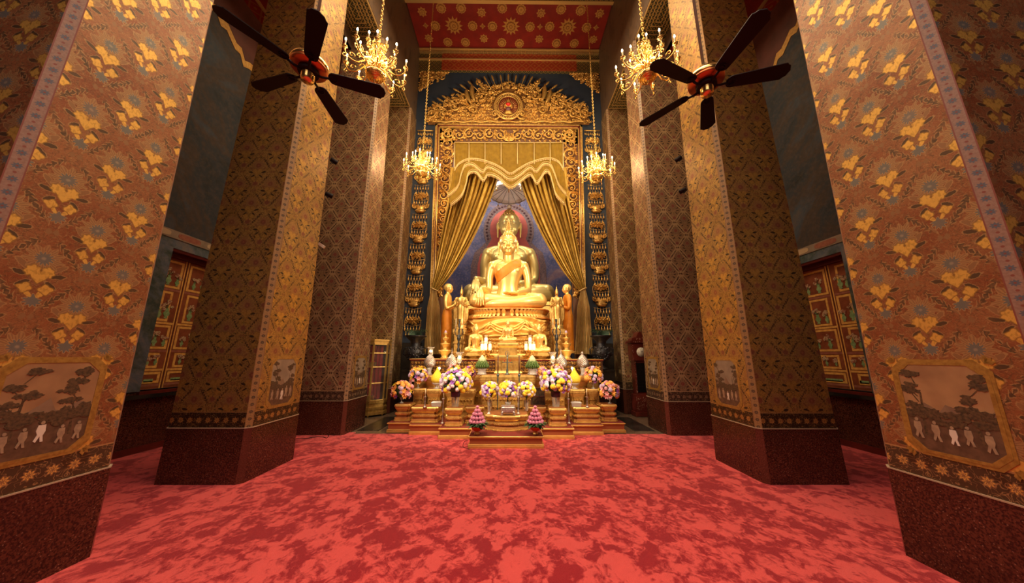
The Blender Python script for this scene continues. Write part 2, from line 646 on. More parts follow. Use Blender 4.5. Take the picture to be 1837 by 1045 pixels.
M_BAND1 = band_mat('rosette_band_pale', (0.42, 0.25, 0.17), (0.15, 0.15, 0.17), (0.30, 0.085, 0.05))
M_BAND2 = band_mat('rosette_band_gold', (0.36, 0.21, 0.08), (0.075, 0.05, 0.03), (0.26, 0.14, 0.06), 0.085)
M_BAND3 = band_mat('rosette_band_tan', (0.36, 0.23, 0.12), (0.085, 0.055, 0.04), (0.24, 0.13, 0.07), 0.085)


def gold_mat(name, c1, c2, metal=0.75, rough=0.33, scale=14, bump=0.0, bscale=60):
    m = material(name, c1, rough, metal)
    g = G(m)
    p = g.obj()
    col = g.mix(g.step(g.noise(p, scale, 3), 0.35, 0.65), c1, c2)
    link(m, 'Base Color', col)
    if bump:
        h = g.noise(p, bscale, 3, 0.6)
        link(m, 'Normal', g.bump(h, bump, 0.01))
    return m


M_GOLD = gold_mat('gilding', (0.82, 0.53, 0.17), (0.72, 0.43, 0.12), 0.62, 0.36)
M_GOLD_OLD = gold_mat('old_gilding', (0.70, 0.44, 0.13), (0.50, 0.28, 0.07), 0.60, 0.36, 18)
M_GOLD_CARVED = gold_mat('carved_gilding', (0.72, 0.43, 0.11), (0.46, 0.23, 0.05), 0.6, 0.40, 25, 0.5, 70)
M_GOLD_STATUE = gold_mat('burnished_gold', (0.92, 0.64, 0.22), (0.88, 0.58, 0.18), 0.62, 0.38, 3)
M_GOLD_STATUE2 = gold_mat('greenish_gold', (0.66, 0.50, 0.19), (0.58, 0.43, 0.15), 0.60, 0.42, 3)
M_BRASS = material('polished_brass', (0.86, 0.56, 0.20), 0.20, 0.95)
M_BRASS2 = material('chandelier_brass', (0.90, 0.58, 0.18), 0.26, 0.85)
M_REDGROUND = noisy('red_lacquer_ground', (0.36, 0.13, 0.035), (0.24, 0.07, 0.02), 8, 0.5)
M_BLUEWALL = noisy('dark_blue_wall', (0.012, 0.024, 0.050), (0.026, 0.036, 0.056), 1.4, 0.7, detail=5)
M_BLACK = material('black_fan_wood', (0.010, 0.004, 0.006), 0.55, spec=0.2)
M_WAX = material('candle_wax', (0.86, 0.72, 0.48), 0.5)
M_BULB = material('lit_bulb', (1, 0.8, 0.5), 0.5, emit=(1.0, 0.72, 0.36), estr=60)
M_LAMPGLOW = material('lit_lamp_glass', (1, 0.8, 0.5), 0.4, emit=(1.0, 0.62, 0.22), estr=4.0)
M_ORANGE = noisy('orange_silk', (0.74, 0.27, 0.02), (0.60, 0.20, 0.012), 9, 0.55)
M_WHITE = material('white_enamel', (0.75, 0.68, 0.6), 0.4)


def carpet_mat():
    m = material('red_carpet', (0.5, 0.05, 0.05), 0.95, spec=0.1)
    g = G(m)
    p = g.pos()
    x, y, z = g.sep(p)
    q = g.vec(x, y * 0.85, 0.0)
    n = g.noise(q, 3.6, 6, 0.64, dist=0.7)
    n2 = g.noise(q, 13.0, 4, 0.6, dist=0.8)
    n3 = g.noise(q, 0.5, 2)
    f = g.step(n * 0.62 + n2 * 0.38 + (n3 - 0.5) * 0.12, 0.455, 0.535)
    col = g.mix(f, (0.33, 0.008, 0.020), (0.76, 0.090, 0.092))
    grain = g.noise(q, 260, 2)
    col = g.mix(grain * 0.35, col, (0.22, 0.012, 0.015))
    link(m, 'Base Color', col)
    link(m, 'Normal', g.bump(grain, 0.35, 0.01))
    m.node_tree.nodes['Principled BSDF'].inputs['Sheen Weight'].default_value = 0.25
    return m


M_CARPET = carpet_mat()


def marble_floor_mat():
    m = material('brown_marble_floor', (0.16, 0.10, 0.06), 0.18)
    g = G(m)
    p = g.pos()
    n = g.noise(p, 3.0, 6, 0.65, dist=1.0)
    n2 = g.noise(p, 60.0, 2)
    col = g.mix(g.step(n, 0.4, 0.62), (0.17, 0.11, 0.075), (0.10, 0.06, 0.04))
    col = g.mix(n2 * 0.4, col, (0.22, 0.16, 0.11))
    link(m, 'Base Color', col)
    return m


M_MARBLE = marble_floor_mat()


def fret_mat(name, ground, line, scale=9.0):
    """gilded lozenge lattice on lacquer (u, v metres)"""
    m = material(name, ground, 0.4)
    g = G(m)
    u, v, _ = g.uv()
    a = ((u * scale + v * scale).fract() - 0.5).abs()
    b = ((u * scale - v * scale).fract() - 0.5).abs()
    d = a.max(b)
    f = g.step(d, 0.41, 0.45)
    c = g.step((a * a + b * b).sqrt(), 0.17, 0.12)
    col = g.mix(f.max(c), ground, line)
    link(m, 'Base Color', col)
    link(m, 'Metallic', f.max(c) * 0.5)
    return m


M_FRET = fret_mat('red_lattice_lacquer', (0.26, 0.035, 0.015), (0.60, 0.33, 0.11), 20.0)
M_FRET_BIG = fret_mat('red_lozenge_cloth', (0.30, 0.028, 0.010), (0.42, 0.16, 0.045), 3.3)
M_FRET_DARK = fret_mat('black_gold_fret', (0.020, 0.022, 0.014), (0.42, 0.28, 0.07), 6.5)
M_REDCEIL = noisy('red_ceiling', (0.22, 0.008, 0.003), (0.165, 0.005, 0.002), 3, 0.65)
M_REDWOOD = noisy('dark_red_lacquer', (0.13, 0.018, 0.012), (0.08, 0.012, 0.008), 5, 0.3)


def streak_marble():
    m = material('painted_brown_marble', (0.12, 0.07, 0.04), 0.5)
    g = G(m)
    x, y, z = g.sep(g.pos())
    n = g.noise(g.vec(x * 2.0, y * 2.6, z * 0.9), 1.6, 6, 0.65, dist=1.5)
    col = g.ramp(n, [(0.30, (0.035, 0.020, 0.014)), (0.5, (0.13, 0.075, 0.040)), (0.62, (0.09, 0.06, 0.045)), (0.78, (0.22, 0.14, 0.08))])
    link(m, 'Base Color', col)
    return m


M_STREAK = streak_marble()


def mural_mat(name, cols, scale=0.8, seed=0.0):
    m = material(name, cols[1][1], 0.6)
    g = G(m)
    x, y, z = g.sep(g.pos())
    n = g.noise(g.vec(x + seed, y * 0.9, z * 1.3 + y * 0.5), scale, 6, 0.62, dist=1.0)
    n2 = g.noise(g.vec(x + seed, y, z), 14.0, 4, 0.6)
    col = g.ramp(n, cols)
    col = g.mix(g.step(n2, 0.45, 0.7) * 0.30, col, cols[-1][1])
    link(m, 'Base Color', col)
    return m


M_MURAL = mural_mat('night_mural', [(0.30, (0.012, 0.014, 0.014)), (0.45, (0.028, 0.038, 0.052)), (0.55, (0.060, 0.040, 0.030)), (0.66, (0.045, 0.070, 0.10)), (0.80, (0.16, 0.10, 0.06))])
M_MURAL_LOW = mural_mat('landscape_mural', [(0.30, (0.03, 0.05, 0.05)), (0.45, (0.045, 0.075, 0.065)), (0.56, (0.11, 0.14, 0.19)), (0.68, (0.24, 0.19, 0.15)), (0.80, (0.30, 0.26, 0.22))], 1.4, 5.0)
M_MURAL_BLUE = mural_mat('blue_altar_mural', [(0.28, (0.020, 0.026, 0.10)), (0.44, (0.040, 0.050, 0.17)), (0.56, (0.07, 0.07, 0.19)), (0.68, (0.18, 0.10, 0.14)), (0.82, (0.32, 0.24, 0.26))], 1.1, 9.0)
M_HALO = noisy('halo_red', (0.40, 0.05, 0.035), (0.30, 0.035, 0.03), 5, 0.6)
M_HALO_DARK = noisy('halo_dark', (0.050, 0.028, 0.055), (0.16, 0.08, 0.08), 22, 0.6)

# ------------------------------------------------------------------ the hall
XI, XO, TAPER = 3.1236, 4.1678, 0.0101
GRAN_H = 0.6234
PILLAR_Y = [(1.780, 2.765), (4.045, 5.005), (6.345, 7.272), (8.62, 9.56)]
ZS = 9.5            # underside of the arcade beams
ZC = 12.36          # nave ceiling
YB = 9.3            # altar wall
WL, WR = -5.75, 5.85   # side walls


def pillar(side, k, label):
    y0, y1 = PILLAR_Y[k]
    body = (M_P1, M_P2, M_P3, M_P4)[k]
    band = (M_BAND1, M_BAND2, M_BAND3, M_BAND3)[k]
    ch = 0.055
    xa, xb = XI, XO + (0.16 if k >= 2 else 0.0)
    top = ZS

    def ring(z, grow=0.0):
        t = TAPER * z - grow
        x0, x1, a, b = xa + t, xb - t, y0 + t, y1 - t
        pts = [(x0, a + ch), (x0 + ch, a), (x1 - ch, a), (x1, a + ch), (x1, b - ch), (x1 - ch, b), (x0 + ch, b), (x0, b - ch)]
        return [(side * x, y, z) for x, y in pts]
    p = MB()
    zs = [GRAN_H, 2.5, 5.0, 7.5, top]
    for i in range(len(zs) - 1):
        A, B = ring(zs[i]), ring(zs[i + 1])
        for j in range(8):
            q = (j + 1) % 8
            vs = [A[j], A[q], B[q], B[j]]
            if j in (0, 2, 4, 6):      # chamfers carry the rosette chain
                uv = [(0, zs[i]), (1, zs[i]), (1, zs[i + 1]), (0, zs[i + 1])]
                p.add(vs, [(0, 1, 2, 3)], [uv], mat=1)
            else:
                yc, xc = (y0 + y1) / 2, side * (xa + xb) / 2
                along = (lambda v: v[1] - yc) if j in (3, 7) else (lambda v: v[0] - xc)
                p.add(vs, [(0, 1, 2, 3)], [[(along(v), v[2]) for v in vs]], mat=0)
    root = p.build('pillar', [body, band])
    tag(root, label, 'pillar', 'painted pillars along the nave', 'structure')
    # granite foot
    b = MB()
    A, B = ring(0, 0.006), ring(GRAN_H, 0.006)
    for j in range(8):
        q = (j + 1) % 8
        b.add([A[j], A[q], B[q], B[j]], [(0, 1, 2, 3)], mat=1 if j % 2 == 0 else 0)
    C1 = ring(GRAN_H, 0.012)
    b.build('granite_base', [M_GRAN, M_GRAN_EDGE], root)
    l = MB()
    l.loft([ring(GRAN_H - 0.006, 0.010), ring(GRAN_H + 0.004, 0.010)])
    l.build('marble_fillet', M_LINE, root)
    return root


PN = ['beside the visitor', 'second from the entrance', 'third along the nave', 'against the altar wall']
pillars = {}
for k in range(4):
    for s, sn in ((-1, 'west'), (1, 'east')):
        nm = ['red-brown brocade pillar with gold leaves and pale rosette strip, nearest to the viewer, %s row',
              'golden brocade pillar with small pink flowers beside a ceiling fan, %s row',
              'tan lozenge-patterned pillar standing where the red carpet ends, %s row',
              'brown lozenge-patterned pillar flanking the dark blue altar wall, %s row'][k] % ('left' if s < 0 else 'right')
        pillars[(s, k)] = pillar(s, k, nm)

# floors
f = MB(); f.grid(lambda a, b: (WL - 0.1 + a * (WR - WL + 0.2), -6.5 + b * 19.5, -0.012), 2, 2, smooth=False)
o = f.build('floor_marble', M_MARBLE); tag(o, 'polished brown marble floor around the altar', 'floor', kind='structure')
f = MB()
f.box(WL, WR, -6.2, 6.47, -0.012, 0.0)
f.box(WL, -3.0, 6.45, 6.60, -0.012, -0.001)
o = f.build('floor_carpet', M_CARPET); tag(o, 'mottled red carpet covering the nave floor', 'floor', kind='structure')
f = MB()
for s in (-1, 1):
    f.box(min(s * 2.62, s * 3.05), max(s * 2.62, s * 3.05), 6.75, 8.2, -0.012, -0.006, mat=0)
o = f.build('floor_inlay', M_DARKSTONE); tag(o, 'dark stone inlay squares in the marble beside the altar', 'floor', kind='structure')


# nave ceiling with gilded stars
def star(m, cx, cy, z, R, n, inner, mat, rot=0.0):
    pts = []
    for i in range(n * 2):
        r = R if i % 2 == 0 else R * inner
        t = rot + pi * i / n
        pts.append((cx + r * cos(t), cy + r * sin(t)))
    m.prism(pts, lambda a, b, d: (a, b, z + d), 0.0, -0.012, mat=mat)


c = MB()
c.box(-3.45, 3.45, 7.55, YB + 0.02, ZC, ZC + 0.05, mat=0)
M_STAR = noisy('ceiling_gilt', (0.52, 0.28, 0.07), (0.42, 0.20, 0.045), 40, 0.5, 0.2)
M_STAR2 = material('ceiling_gilt_line', (0.24, 0.09, 0.02), 0.5, 0.3)


def medal(px, py, R, kind):
    q = at(px, py, 5.0)
    t = (ZC - CAM_POS.z) / (q.z - CAM_POS.z)
    cx, cy = CAM_POS.x + (q.x - CAM_POS.x) * t, CAM_POS.y + (q.y - CAM_POS.y) * t
    n, inn = {'sun': (12, 0.62), 'ros': (12, 0.86), 'star': (8, 0.68), 'dia': (4, 0.5)}[kind]
    star(c, cx, cy, ZC, R, n, inn, 1, pi / 2)
    star(c, cx, cy, ZC - 0.012, R * inn * 0.86, n, 0.93, 2)
    star(c, cx, cy, ZC - 0.016, R * inn * 0.74, n, 0.75, 1, pi / n)
    star(c, cx, cy, ZC - 0.02, R * 0.22, 10, 0.8, 2)
    star(c, cx, cy, ZC - 0.024, R * 0.13, 8, 0.8, 1)


def cpx(a, b): return (700 + a / 4.272, b / 4.272)


for a, b in ((488, 195), (925, 200), (1360, 207)): medal(*cpx(a, b), 0.30, 'sun')
for a, b in ((390, 60), (543, 60), (858, 60), (1003, 72), (1310, 68), (1460, 78), (347, 197), (632, 197), (784, 200), (1072, 205), (1222, 203), (1504, 210),
             (442, 322), (577, 323), (856, 325), (990, 332), (1274, 330), (1410, 332)): medal(*cpx(a, b), 0.165, 'ros')
for a, b in ((245, 90), (700, 94), (1156, 100), (1605, 103), (297, 293), (718, 294), (1142, 298), (1555, 302)): medal(*cpx(a, b), 0.155, 'star')
for a, b in ((272, 195), (708, 199), (1148, 204), (1577, 210)): medal(*cpx(a, b), 0.10, 'dia')
o = c.build('ceiling_altar_bay', [M_REDCEIL, M_STAR, M_STAR2]); tag(o, 'red ceiling panel with gilded suns and rosettes above the altar', 'ceiling', kind='structure')
c = MB()
c.box(-3.45, 3.45, -6.2, 6.5, ZC, ZC + 0.05)
o = c.build('ceiling_nave', M_REDCEIL); tag(o, 'red nave ceiling over the carpet', 'ceiling', kind='structure')

# gold-edged ceiling cornice and cross beam
c = MB()
c.box(-3.45, 3.45, 6.5, 7.58, ZC - 0.10, ZC + 0.02, mat=0)
c.box(-3.45, 3.45, 7.50, 7.60, ZC - 0.13, ZC - 0.03, mat=1)
for s in (-1, 1):
    x0, x1 = sorted((s * 3.26, s * 3.45))
    c.box(x0, x1, 7.58, YB, ZC - 0.09, ZC - 0.005, mat=0)
    x0, x1 = sorted((s * 3.24, s * 3.262))
    c.box(x0, x1, 7.58, YB - 0.02, ZC - 0.06, ZC - 0.02, mat=1)
    for i in range(40):
        y = 7.62 + i * 0.042
        x0, x1 = sorted((s * 3.252, s * 3.30))
        c.box(x0, x1, y, y + 0.022, ZC - 0.125, ZC - 0.09, mat=1)
M_TRIM = material('gilt_trim', (0.62, 0.42, 0.16), 0.35, 0.6)
o = c.build('trim_1', [M_FRET_DARK, M_TRIM]); tag(o, 'gilded cornice framing the red ceiling panel', 'cornice', kind='structure')

# entablature across the altar wall: red lozenge cloth between black-gold ends
c = MB()
zt, zb = 12.26, 11.47
c.box(-3.42, 3.42, YB - 0.10, YB, zb, zt, mat=0)
c.box(-2.42, 2.42, YB - 0.13, YB - 0.10, zb + 0.0, zt - 0.10, mat=1)
c.box(-3.42, 3.42, YB - 0.17, YB - 0.10, 11.88, 11.915, mat=2)
c.box(-3.42, 3.42, YB - 0.22, YB - 0.05, zt + 0.0, zt + 0.045, mat=2)
for i in range(150):
    x = -3.4 + i * 0.0455
    c.box(x, x + 0.027, YB - 0.19, YB - 0.10, zt - 0.085, zt - 0.01, mat=2)
o = c.build('trim_2', [M_FRET_DARK, M_FRET_BIG, M_TRIM]); tag(o, 'red lozenge frieze with gilt moulding above the pediment', 'frieze', kind='structure')

# arcade walls over the pillars, with black and gold soffits
for s, nm in ((-1, 'left'), (1, 'right')):
    c = MB()
    x0, x1 = sorted((s * 3.24, s * 4.06))
    c.box(x0, x1, -6.2, YB, ZS + 0.002, ZC, mat=0)
    xa, xb = sorted((s * 4.00, s * 4.05))
    c.box(xa, xb, -6.2, YB, 9.06, ZS + 0.01, mat=0)
    for (a, b) in ((2.75, 4.1), (5.0, 6.42), (7.25, 8.68)):
        xa, xb = sorted((s * 3.26, s * 4.04))
        c.box(xa, xb, a, b, ZS - 0.03, ZS + 0.002, mat=1)
        for xx in (3.25, 4.03):
            xa, xb = sorted((s * xx, s * (xx + 0.02)))
            c.box(xa, xb, a, b, ZS - 0.05, ZS + 0.03, mat=2)
        for yy in (a, b - 0.02):
            xa, xb = sorted((s * 3.26, s * 4.04))
            c.box(xa, xb, yy, yy + 0.02, ZS - 0.05, ZS, mat=2)
        # stepped key pattern on the soffit
        for q in range(4):
            w = 0.30 - q * 0.075
            L = (b - a) / 2 - 0.12 - q * 0.10
            ym = (a + b) / 2
            for sg in (-1, 1):
                xa, xb = sorted((s * (3.65 + sg * w), s * (3.65 + sg * (w - 0.018))))
                c.box(xa, xb, ym - L, ym + L, ZS - 0.036, ZS - 0.03, mat=2)
                xa, xb = sorted((s * (3.65 - w), s * (3.65 + w)))
                c.box(xa, xb, ym + sg * L - 0.01, ym + sg * L + 0.01, ZS - 0.036, ZS - 0.03, mat=2)
    o = c.build('wall_arcade_' + nm, [M_STREAK, M_FRET_DARK, M_TRIM])
    tag(o, 'streaked brown wall over the %s arcade with black and gold soffits' % nm, 'wall', kind='structure')

# aisle ceilings
for s, nm, xw in ((-1, 'left', WL), (1, 'right', WR)):
    c = MB()
    x0, x1 = sorted((s * 4.0, xw))
    c.box(x0, x1, -6.2, YB + 0.3, 9.06, 9.11, mat=0)
    xa, xb = sorted((xw, xw - s * 0.30))
    c.box(xa, xb, 1.0, YB + 0.2, 9.00, 9.06, mat=1)
    xa, xb = sorted((xw - s * 0.28, xw - s * 0.31))
    c.box(xa, xb, 1.0, YB + 0.2, 8.98, 9.06, mat=2)
    o = c.build('ceiling_aisle_' + nm, [M_REDCEIL, M_FRET_BIG, M_TRIM]); tag(o, 'red %s aisle ceiling edged with a gold band' % nm, 'ceiling', kind='structure')

# altar wall, with the opening behind the curtains
ALC = 1.95
c = MB()
c.box(WL, -ALC, YB, YB + 0.22, 0, ZC)
c.box(ALC, WR, YB, YB + 0.22, 0, ZC)
c.box(-ALC, ALC, YB, YB + 0.22, 8.75, ZC)
o = c.build('wall_altar', M_BLUEWALL); tag(o, 'dark blue altar wall behind the gilded pediment', 'wall', kind='structure')
c = MB()
c.box(-ALC - 1.3, ALC + 1.3, 12.3, 12.45, 0, 10.4)
c.box(-ALC - 1.3, -ALC - 1.18, YB + 0.22, 12.3, 0, 10.4)
c.box(ALC + 1.18, ALC + 1.3, YB + 0.22, 12.3, 0, 10.4)
c.box(-ALC - 1.3, ALC + 1.3, YB + 0.22, 12.3, 10.3, 10.4)
o = c.build('wall_sanctuary', M_MURAL_BLUE); tag(o, 'violet-blue painted sanctuary wall behind the large seated statue', 'wall', kind='structure')
# dark stone lower wall behind the urns
c = MB()
for s in (-1, 1):
    x0, x1 = sorted((s * 2.55, s * 3.12))
    c.box(x0, x1, YB - 0.04, YB, 0, 1.86)
    x0, x1 = sorted((s * 4.15, s * 5.7))
    c.box(x0, x1, YB - 0.04, YB, 0, 1.86)
o = c.build('wall_altar_dado', M_DARKSTONE); tag(o, 'polished black stone dado of the altar wall', 'wall', kind='structure')
# rear of the hall: two end walls with the wide doorway left open
c = MB()
c.box(WL, -2.4, -6.3, -6.15, 0, ZC)
c.box(2.4, WR, -6.3, -6.15, 0, ZC)
c.box(-2.4, 2.4, -6.3, -6.15, 6.5, ZC)
o = c.build('wall_entrance', M_MURAL); tag(o, 'painted entrance wall behind the visitor', 'wall', kind='structure')
# side walls with window recesses, painted shutters, dado, frieze
M_WIN_GROUND = noisy('shutter_brown', (0.30, 0.085, 0.035), (0.20, 0.05, 0.022), 8, 0.4)
M_WIN_GOLD = noisy('shutter_gold', (0.85, 0.52, 0.13), (0.66, 0.33, 0.08), 20, 0.45)
M_WIN_PINK = noisy('shutter_pink', (0.40, 0.15, 0.09), (0.30, 0.10, 0.07), 20, 0.5)
M_WIN_GREEN = noisy('vase_green', (0.30, 0.44, 0.20), (0.16, 0.30, 0.12), 25, 0.5)
M_WIN_CREAM = material('blossom_cream', (0.55, 0.40, 0.24), 0.5)
M_SASH = material('window_recess_red', (0.10, 0.010, 0.008), 0.35)
M_FRIEZE = noisy('pale_frieze', (0.26, 0.19, 0.13), (0.34, 0.26, 0.19), 6, 0.6)
WIN = [(5.10, 6.20)]
ZW0, ZW1 = 0.93, 3.30


def shutter_leaf(m, x, s, y0, y1, z0, z1, seed):
    """one painted leaf; patterns are thin raised paint on the face that looks into the hall"""
    rng = random.Random(seed)
    e = -s * 0.004
    m.box(min(x, x + s * 0.04), max(x, x + s * 0.04), y0, y1, z0, z1, mat=0)
    f = lambda a, b, d: (x + e * d, a, b)

    def rect(a0, a1, b0, b1, mat, d=1.0): m.prism([(a0, b0), (a1, b0), (a1, b1), (a0, b1)], f, 0, d, mat=mat)

    def frame(a0, a1, b0, b1, w, mat):
        rect(a0, a1, b0, b0 + w, mat); rect(a0, a1, b1 - w, b1, mat); rect(a0, a0 + w, b0 + w, b1 - w, mat); rect(a1 - w, a1, b0 + w, b1 - w, mat)

    def vase(cx, z, h):
        prof = [(0.10, 0), (0.20, .06), (0.10, .16), (0.26, .36), (0.30, .52), (0.16, .74), (0.12, .86), (0.22, 1.0)]
        pts = [(cx - r * h, z + t * h) for r, t in prof] + [(cx + r * h, z + t * h) for r, t in reversed(prof)]
        m.prism(pts, f, 0, 1.5, mat=3)
        for i in range(7):
            a = rng.uniform(0.3, pi - 0.3)
            L = h * rng.uniform(0.35, 0.75)
            bx, bz = cx + L * cos(a) * 0.8, z + h + L * sin(a)
            m.tube([(x + e, cx, z + h), (x + e, (cx + bx) / 2, z + h + L * sin(a) * 0.6), (x + e, bx, bz)], 0.003, 4, mat=3)
            for q in range(5):
                t = 2 * pi * q / 5
                rr = 0.016
                m.prism([(bx + rr * cos(t) + 0.011 * cos(w), bz + rr * sin(t) + 0.011 * sin(w)) for w in (0, 1.05, 2.1, 3.14, 4.2, 5.2)], f, 0, 2 + rng.random() * 2, mat=rng.choice((4, 4, 2)))

    W = y1 - y0
    rect(y0 + 0.01, y0 + 0.028, z0, z1, 1); rect(y1 - 0.028, y1 - 0.01, z0, z1, 1)
    H = z1 - z0
    levels = [0.02, 0.13, 0.27, 0.48, 0.74, 0.985]
    for i in range(5):
        a, b = z0 + H * levels[i], z0 + H * levels[i + 1]
        rect(y0 + 0.03, y1 - 0.03, a, a + 0.035, 1 if i % 2 else 2)
        frame(y0 + 0.05 + 0.05 * (i % 2), y1 - 0.05 - 0.08 * ((i + seed) % 2), a + 0.05, b - 0.015, 0.038, 1)
        if i >= 1:
            vase(y0 + W * (0.36 + 0.22 * ((i + seed) % 2)), a + 0.10, (b - a) * 0.30)
            vase(y0 + W * (0.72 - 0.42 * ((i + seed) % 2)), a + 0.10, (b - a) * 0.22)
        else:
            rect(y0 + 0.12, y1 - 0.14, a + 0.07, a + 0.12, 3)


wn = 0
for s, nm, xw in ((-1, 'left', WL), (1, 'right', WR)):
    c = MB()
    th = s * 0.35
    def wb(y0, y1, z0, z1, mat, x0=xw, x1=None):
        x1_ = xw + th if x1 is None else x1
        c.box(min(x0, x1_), max(x0, x1_), y0, y1, z0, z1, mat=mat)
    ys = [-6.2] + [q for w in WIN for q in w] + [YB + 0.2]
    for i in range(0, len(ys), 2):
        wb(ys[i], ys[i + 1], ZW0, ZW1, 1)
    for (a, b) in WIN:
        wb(a, b, ZW0 - 0.02, ZW0, 1)
    wb(-6.2, YB + 0.2, 0, ZW0 - 0.02, 2)
    wb(-6.2, YB + 0.2, ZW1, 3.46, 1)
    wb(-6.2, YB + 0.2, 3.46, 3.60, 3, x0=xw - s * 0.012)
    wb(-6.2, YB + 0.2, 3.60, 9.1, 0)
    # cartouches of the frieze
    for i in range(14):
        y = 2.2 + i * 0.52
        pts = [(y + 0.20 * (abs(cos(t)) ** 0.6) * (1 if cos(t) > 0 else -1), 3.53 + 0.050 * (abs(sin(t)) ** 0.6) * (1 if sin(t) > 0 else -1)) for t in [2 * pi * q / 24 for q in range(24)]]
        c.prism(pts, lambda a, b, d: (xw - s * (0.012 + 0.004 * d), a, b), 0, 1, mat=4 if i % 2 else 5)
    o = c.build('wall_' + nm, [M_MURAL, M_MURAL_LOW, M_GRAN, M_FRIEZE, M_WIN_CREAM, M_WIN_PINK])
    tag(o, '%s aisle wall with dark night mural above a pale frieze' % nm, 'wall', kind='structure')
    # painted pelmet swags under the aisle ceiling
    c = MB()
    pts = [(2.0, 9.0)]
    for i in range(60):
        y = 2.0 + i * 0.12
        w = 7.62 + 0.45 * abs(sin((y - 1.14) * pi / 2.27)) + 0.06 * sin(y * 21)
        pts.append((y, w))
    pts.append((pts[-1][0], 9.0))
    c.prism(pts, lambda a, b, d: (xw - s * (0.004 + 0.006 * d), a, b), 0, 1, mat=0)
    pts2 = [pts[0]] + [(a, b + 0.16) for a, b in pts[1:-1]] + [pts[-1]]
    c.prism(pts2, lambda a, b, d: (xw - s * (0.010 + 0.006 * d), a, b), 0, 1, mat=1)
    o = c.build('trim_pelmet_' + nm, [M_WIN_GOLD, noisy('pelmet_brown', (0.15, 0.045, 0.03), (0.09, 0.03, 0.02), 3, 0.6)])
    tag(o, 'scalloped red-brown painted pelmet high on the %s aisle wall' % nm, 'trim', kind='structure')
    c = MB()
    x0, x1 = sorted((xw, xw - s * 0.035)); c.box(x0, x1, -6.2, YB, 0, 0.10)
    o = c.build('baseboard_' + nm, M_REDWOOD); tag(o, 'dark red baseboard of the %s aisle' % nm, 'baseboard', kind='structure')
    c = MB()
    x0, x1 = sorted((xw, xw - s * 0.06)); c.box(x0, x1, -6.2, YB, 0.82, 0.88)
    o = c.build('trim_dado_' + nm, M_DARKSTONE); tag(o, 'black stone dado rail of the %s aisle' % nm, 'trim', kind='structure')
    for (a, b) in WIN:
        wn += 1
        c = MB()
        xr = xw + s * 0.16
        x0, x1 = sorted((xr, xr + s * 0.05))
        c.box(x0, x1, a, a + 0.05, ZW0, ZW1); c.box(x0, x1, b - 0.05, b, ZW0, ZW1)
        xa, xb = sorted((xw + s * 0.01, xr + s * 0.05))
        c.box(xa, xb, a, b, ZW1 - 0.05, ZW1)
        x0, x1 = sorted((xr - s * 0.04, xr + s * 0.05)); c.box(x0, x1, a, b, ZW1 - 0.12, ZW1 - 0.05)
        w = c.build('window_%d' % wn, M_SASH)
        tag(w, 'recessed %s aisle window with red frame and painted shutters' % nm, 'window', kind='structure')
        ym = (a + b) / 2 - 0.10
        for i, (p, q) in enumerate(((a + 0.05, ym), (ym + 0.012, b - 0.05))):
            c = MB()
            shutter_leaf(c, xr + s * 0.02, s, p, q, ZW0 + 0.005, ZW1 - 0.12, 3 + i + wn * 5)
            c.build('shutter_leaf', [M_WIN_GROUND, M_WIN_GOLD, M_WIN_PINK, M_WIN_GREEN, M_WIN_CREAM], w)
        c = MB()
        x0, x1 = sorted((xw - s * 0.05, xr + s * 0.03)); c.box(x0, x1, a - 0.04, b + 0.04, ZW0 - 0.05, ZW0 + 0.0)
        c.build('window_sill', M_REDWOOD, w)


# painted pictures in gilt octagonal frames, low on the pillar faces to the nave
M_SKY = noisy('picture_sepia_sky', (0.40, 0.235, 0.115), (0.28, 0.15, 0.075), 5, 0.6)
M_SKY2 = noisy('picture_grey_sky', (0.24, 0.19, 0.14), (0.33, 0.26, 0.19), 7, 0.6)
M_PTREE = noisy('picture_trees', (0.045, 0.028, 0.016), (0.13, 0.075, 0.035), 60, 0.6)
M_PGROUND = noisy('picture_ground', (0.085, 0.045, 0.025), (0.15, 0.08, 0.045), 24, 0.6)
M_PFIG = noisy('picture_figures', (0.42, 0.30, 0.19), (0.30, 0.21, 0.14), 30, 0.6)
M_PFRAME = noisy('painted_gilt_frame', (0.44, 0.26, 0.06), (0.30, 0.16, 0.035), 40, 0.45, 0.3)


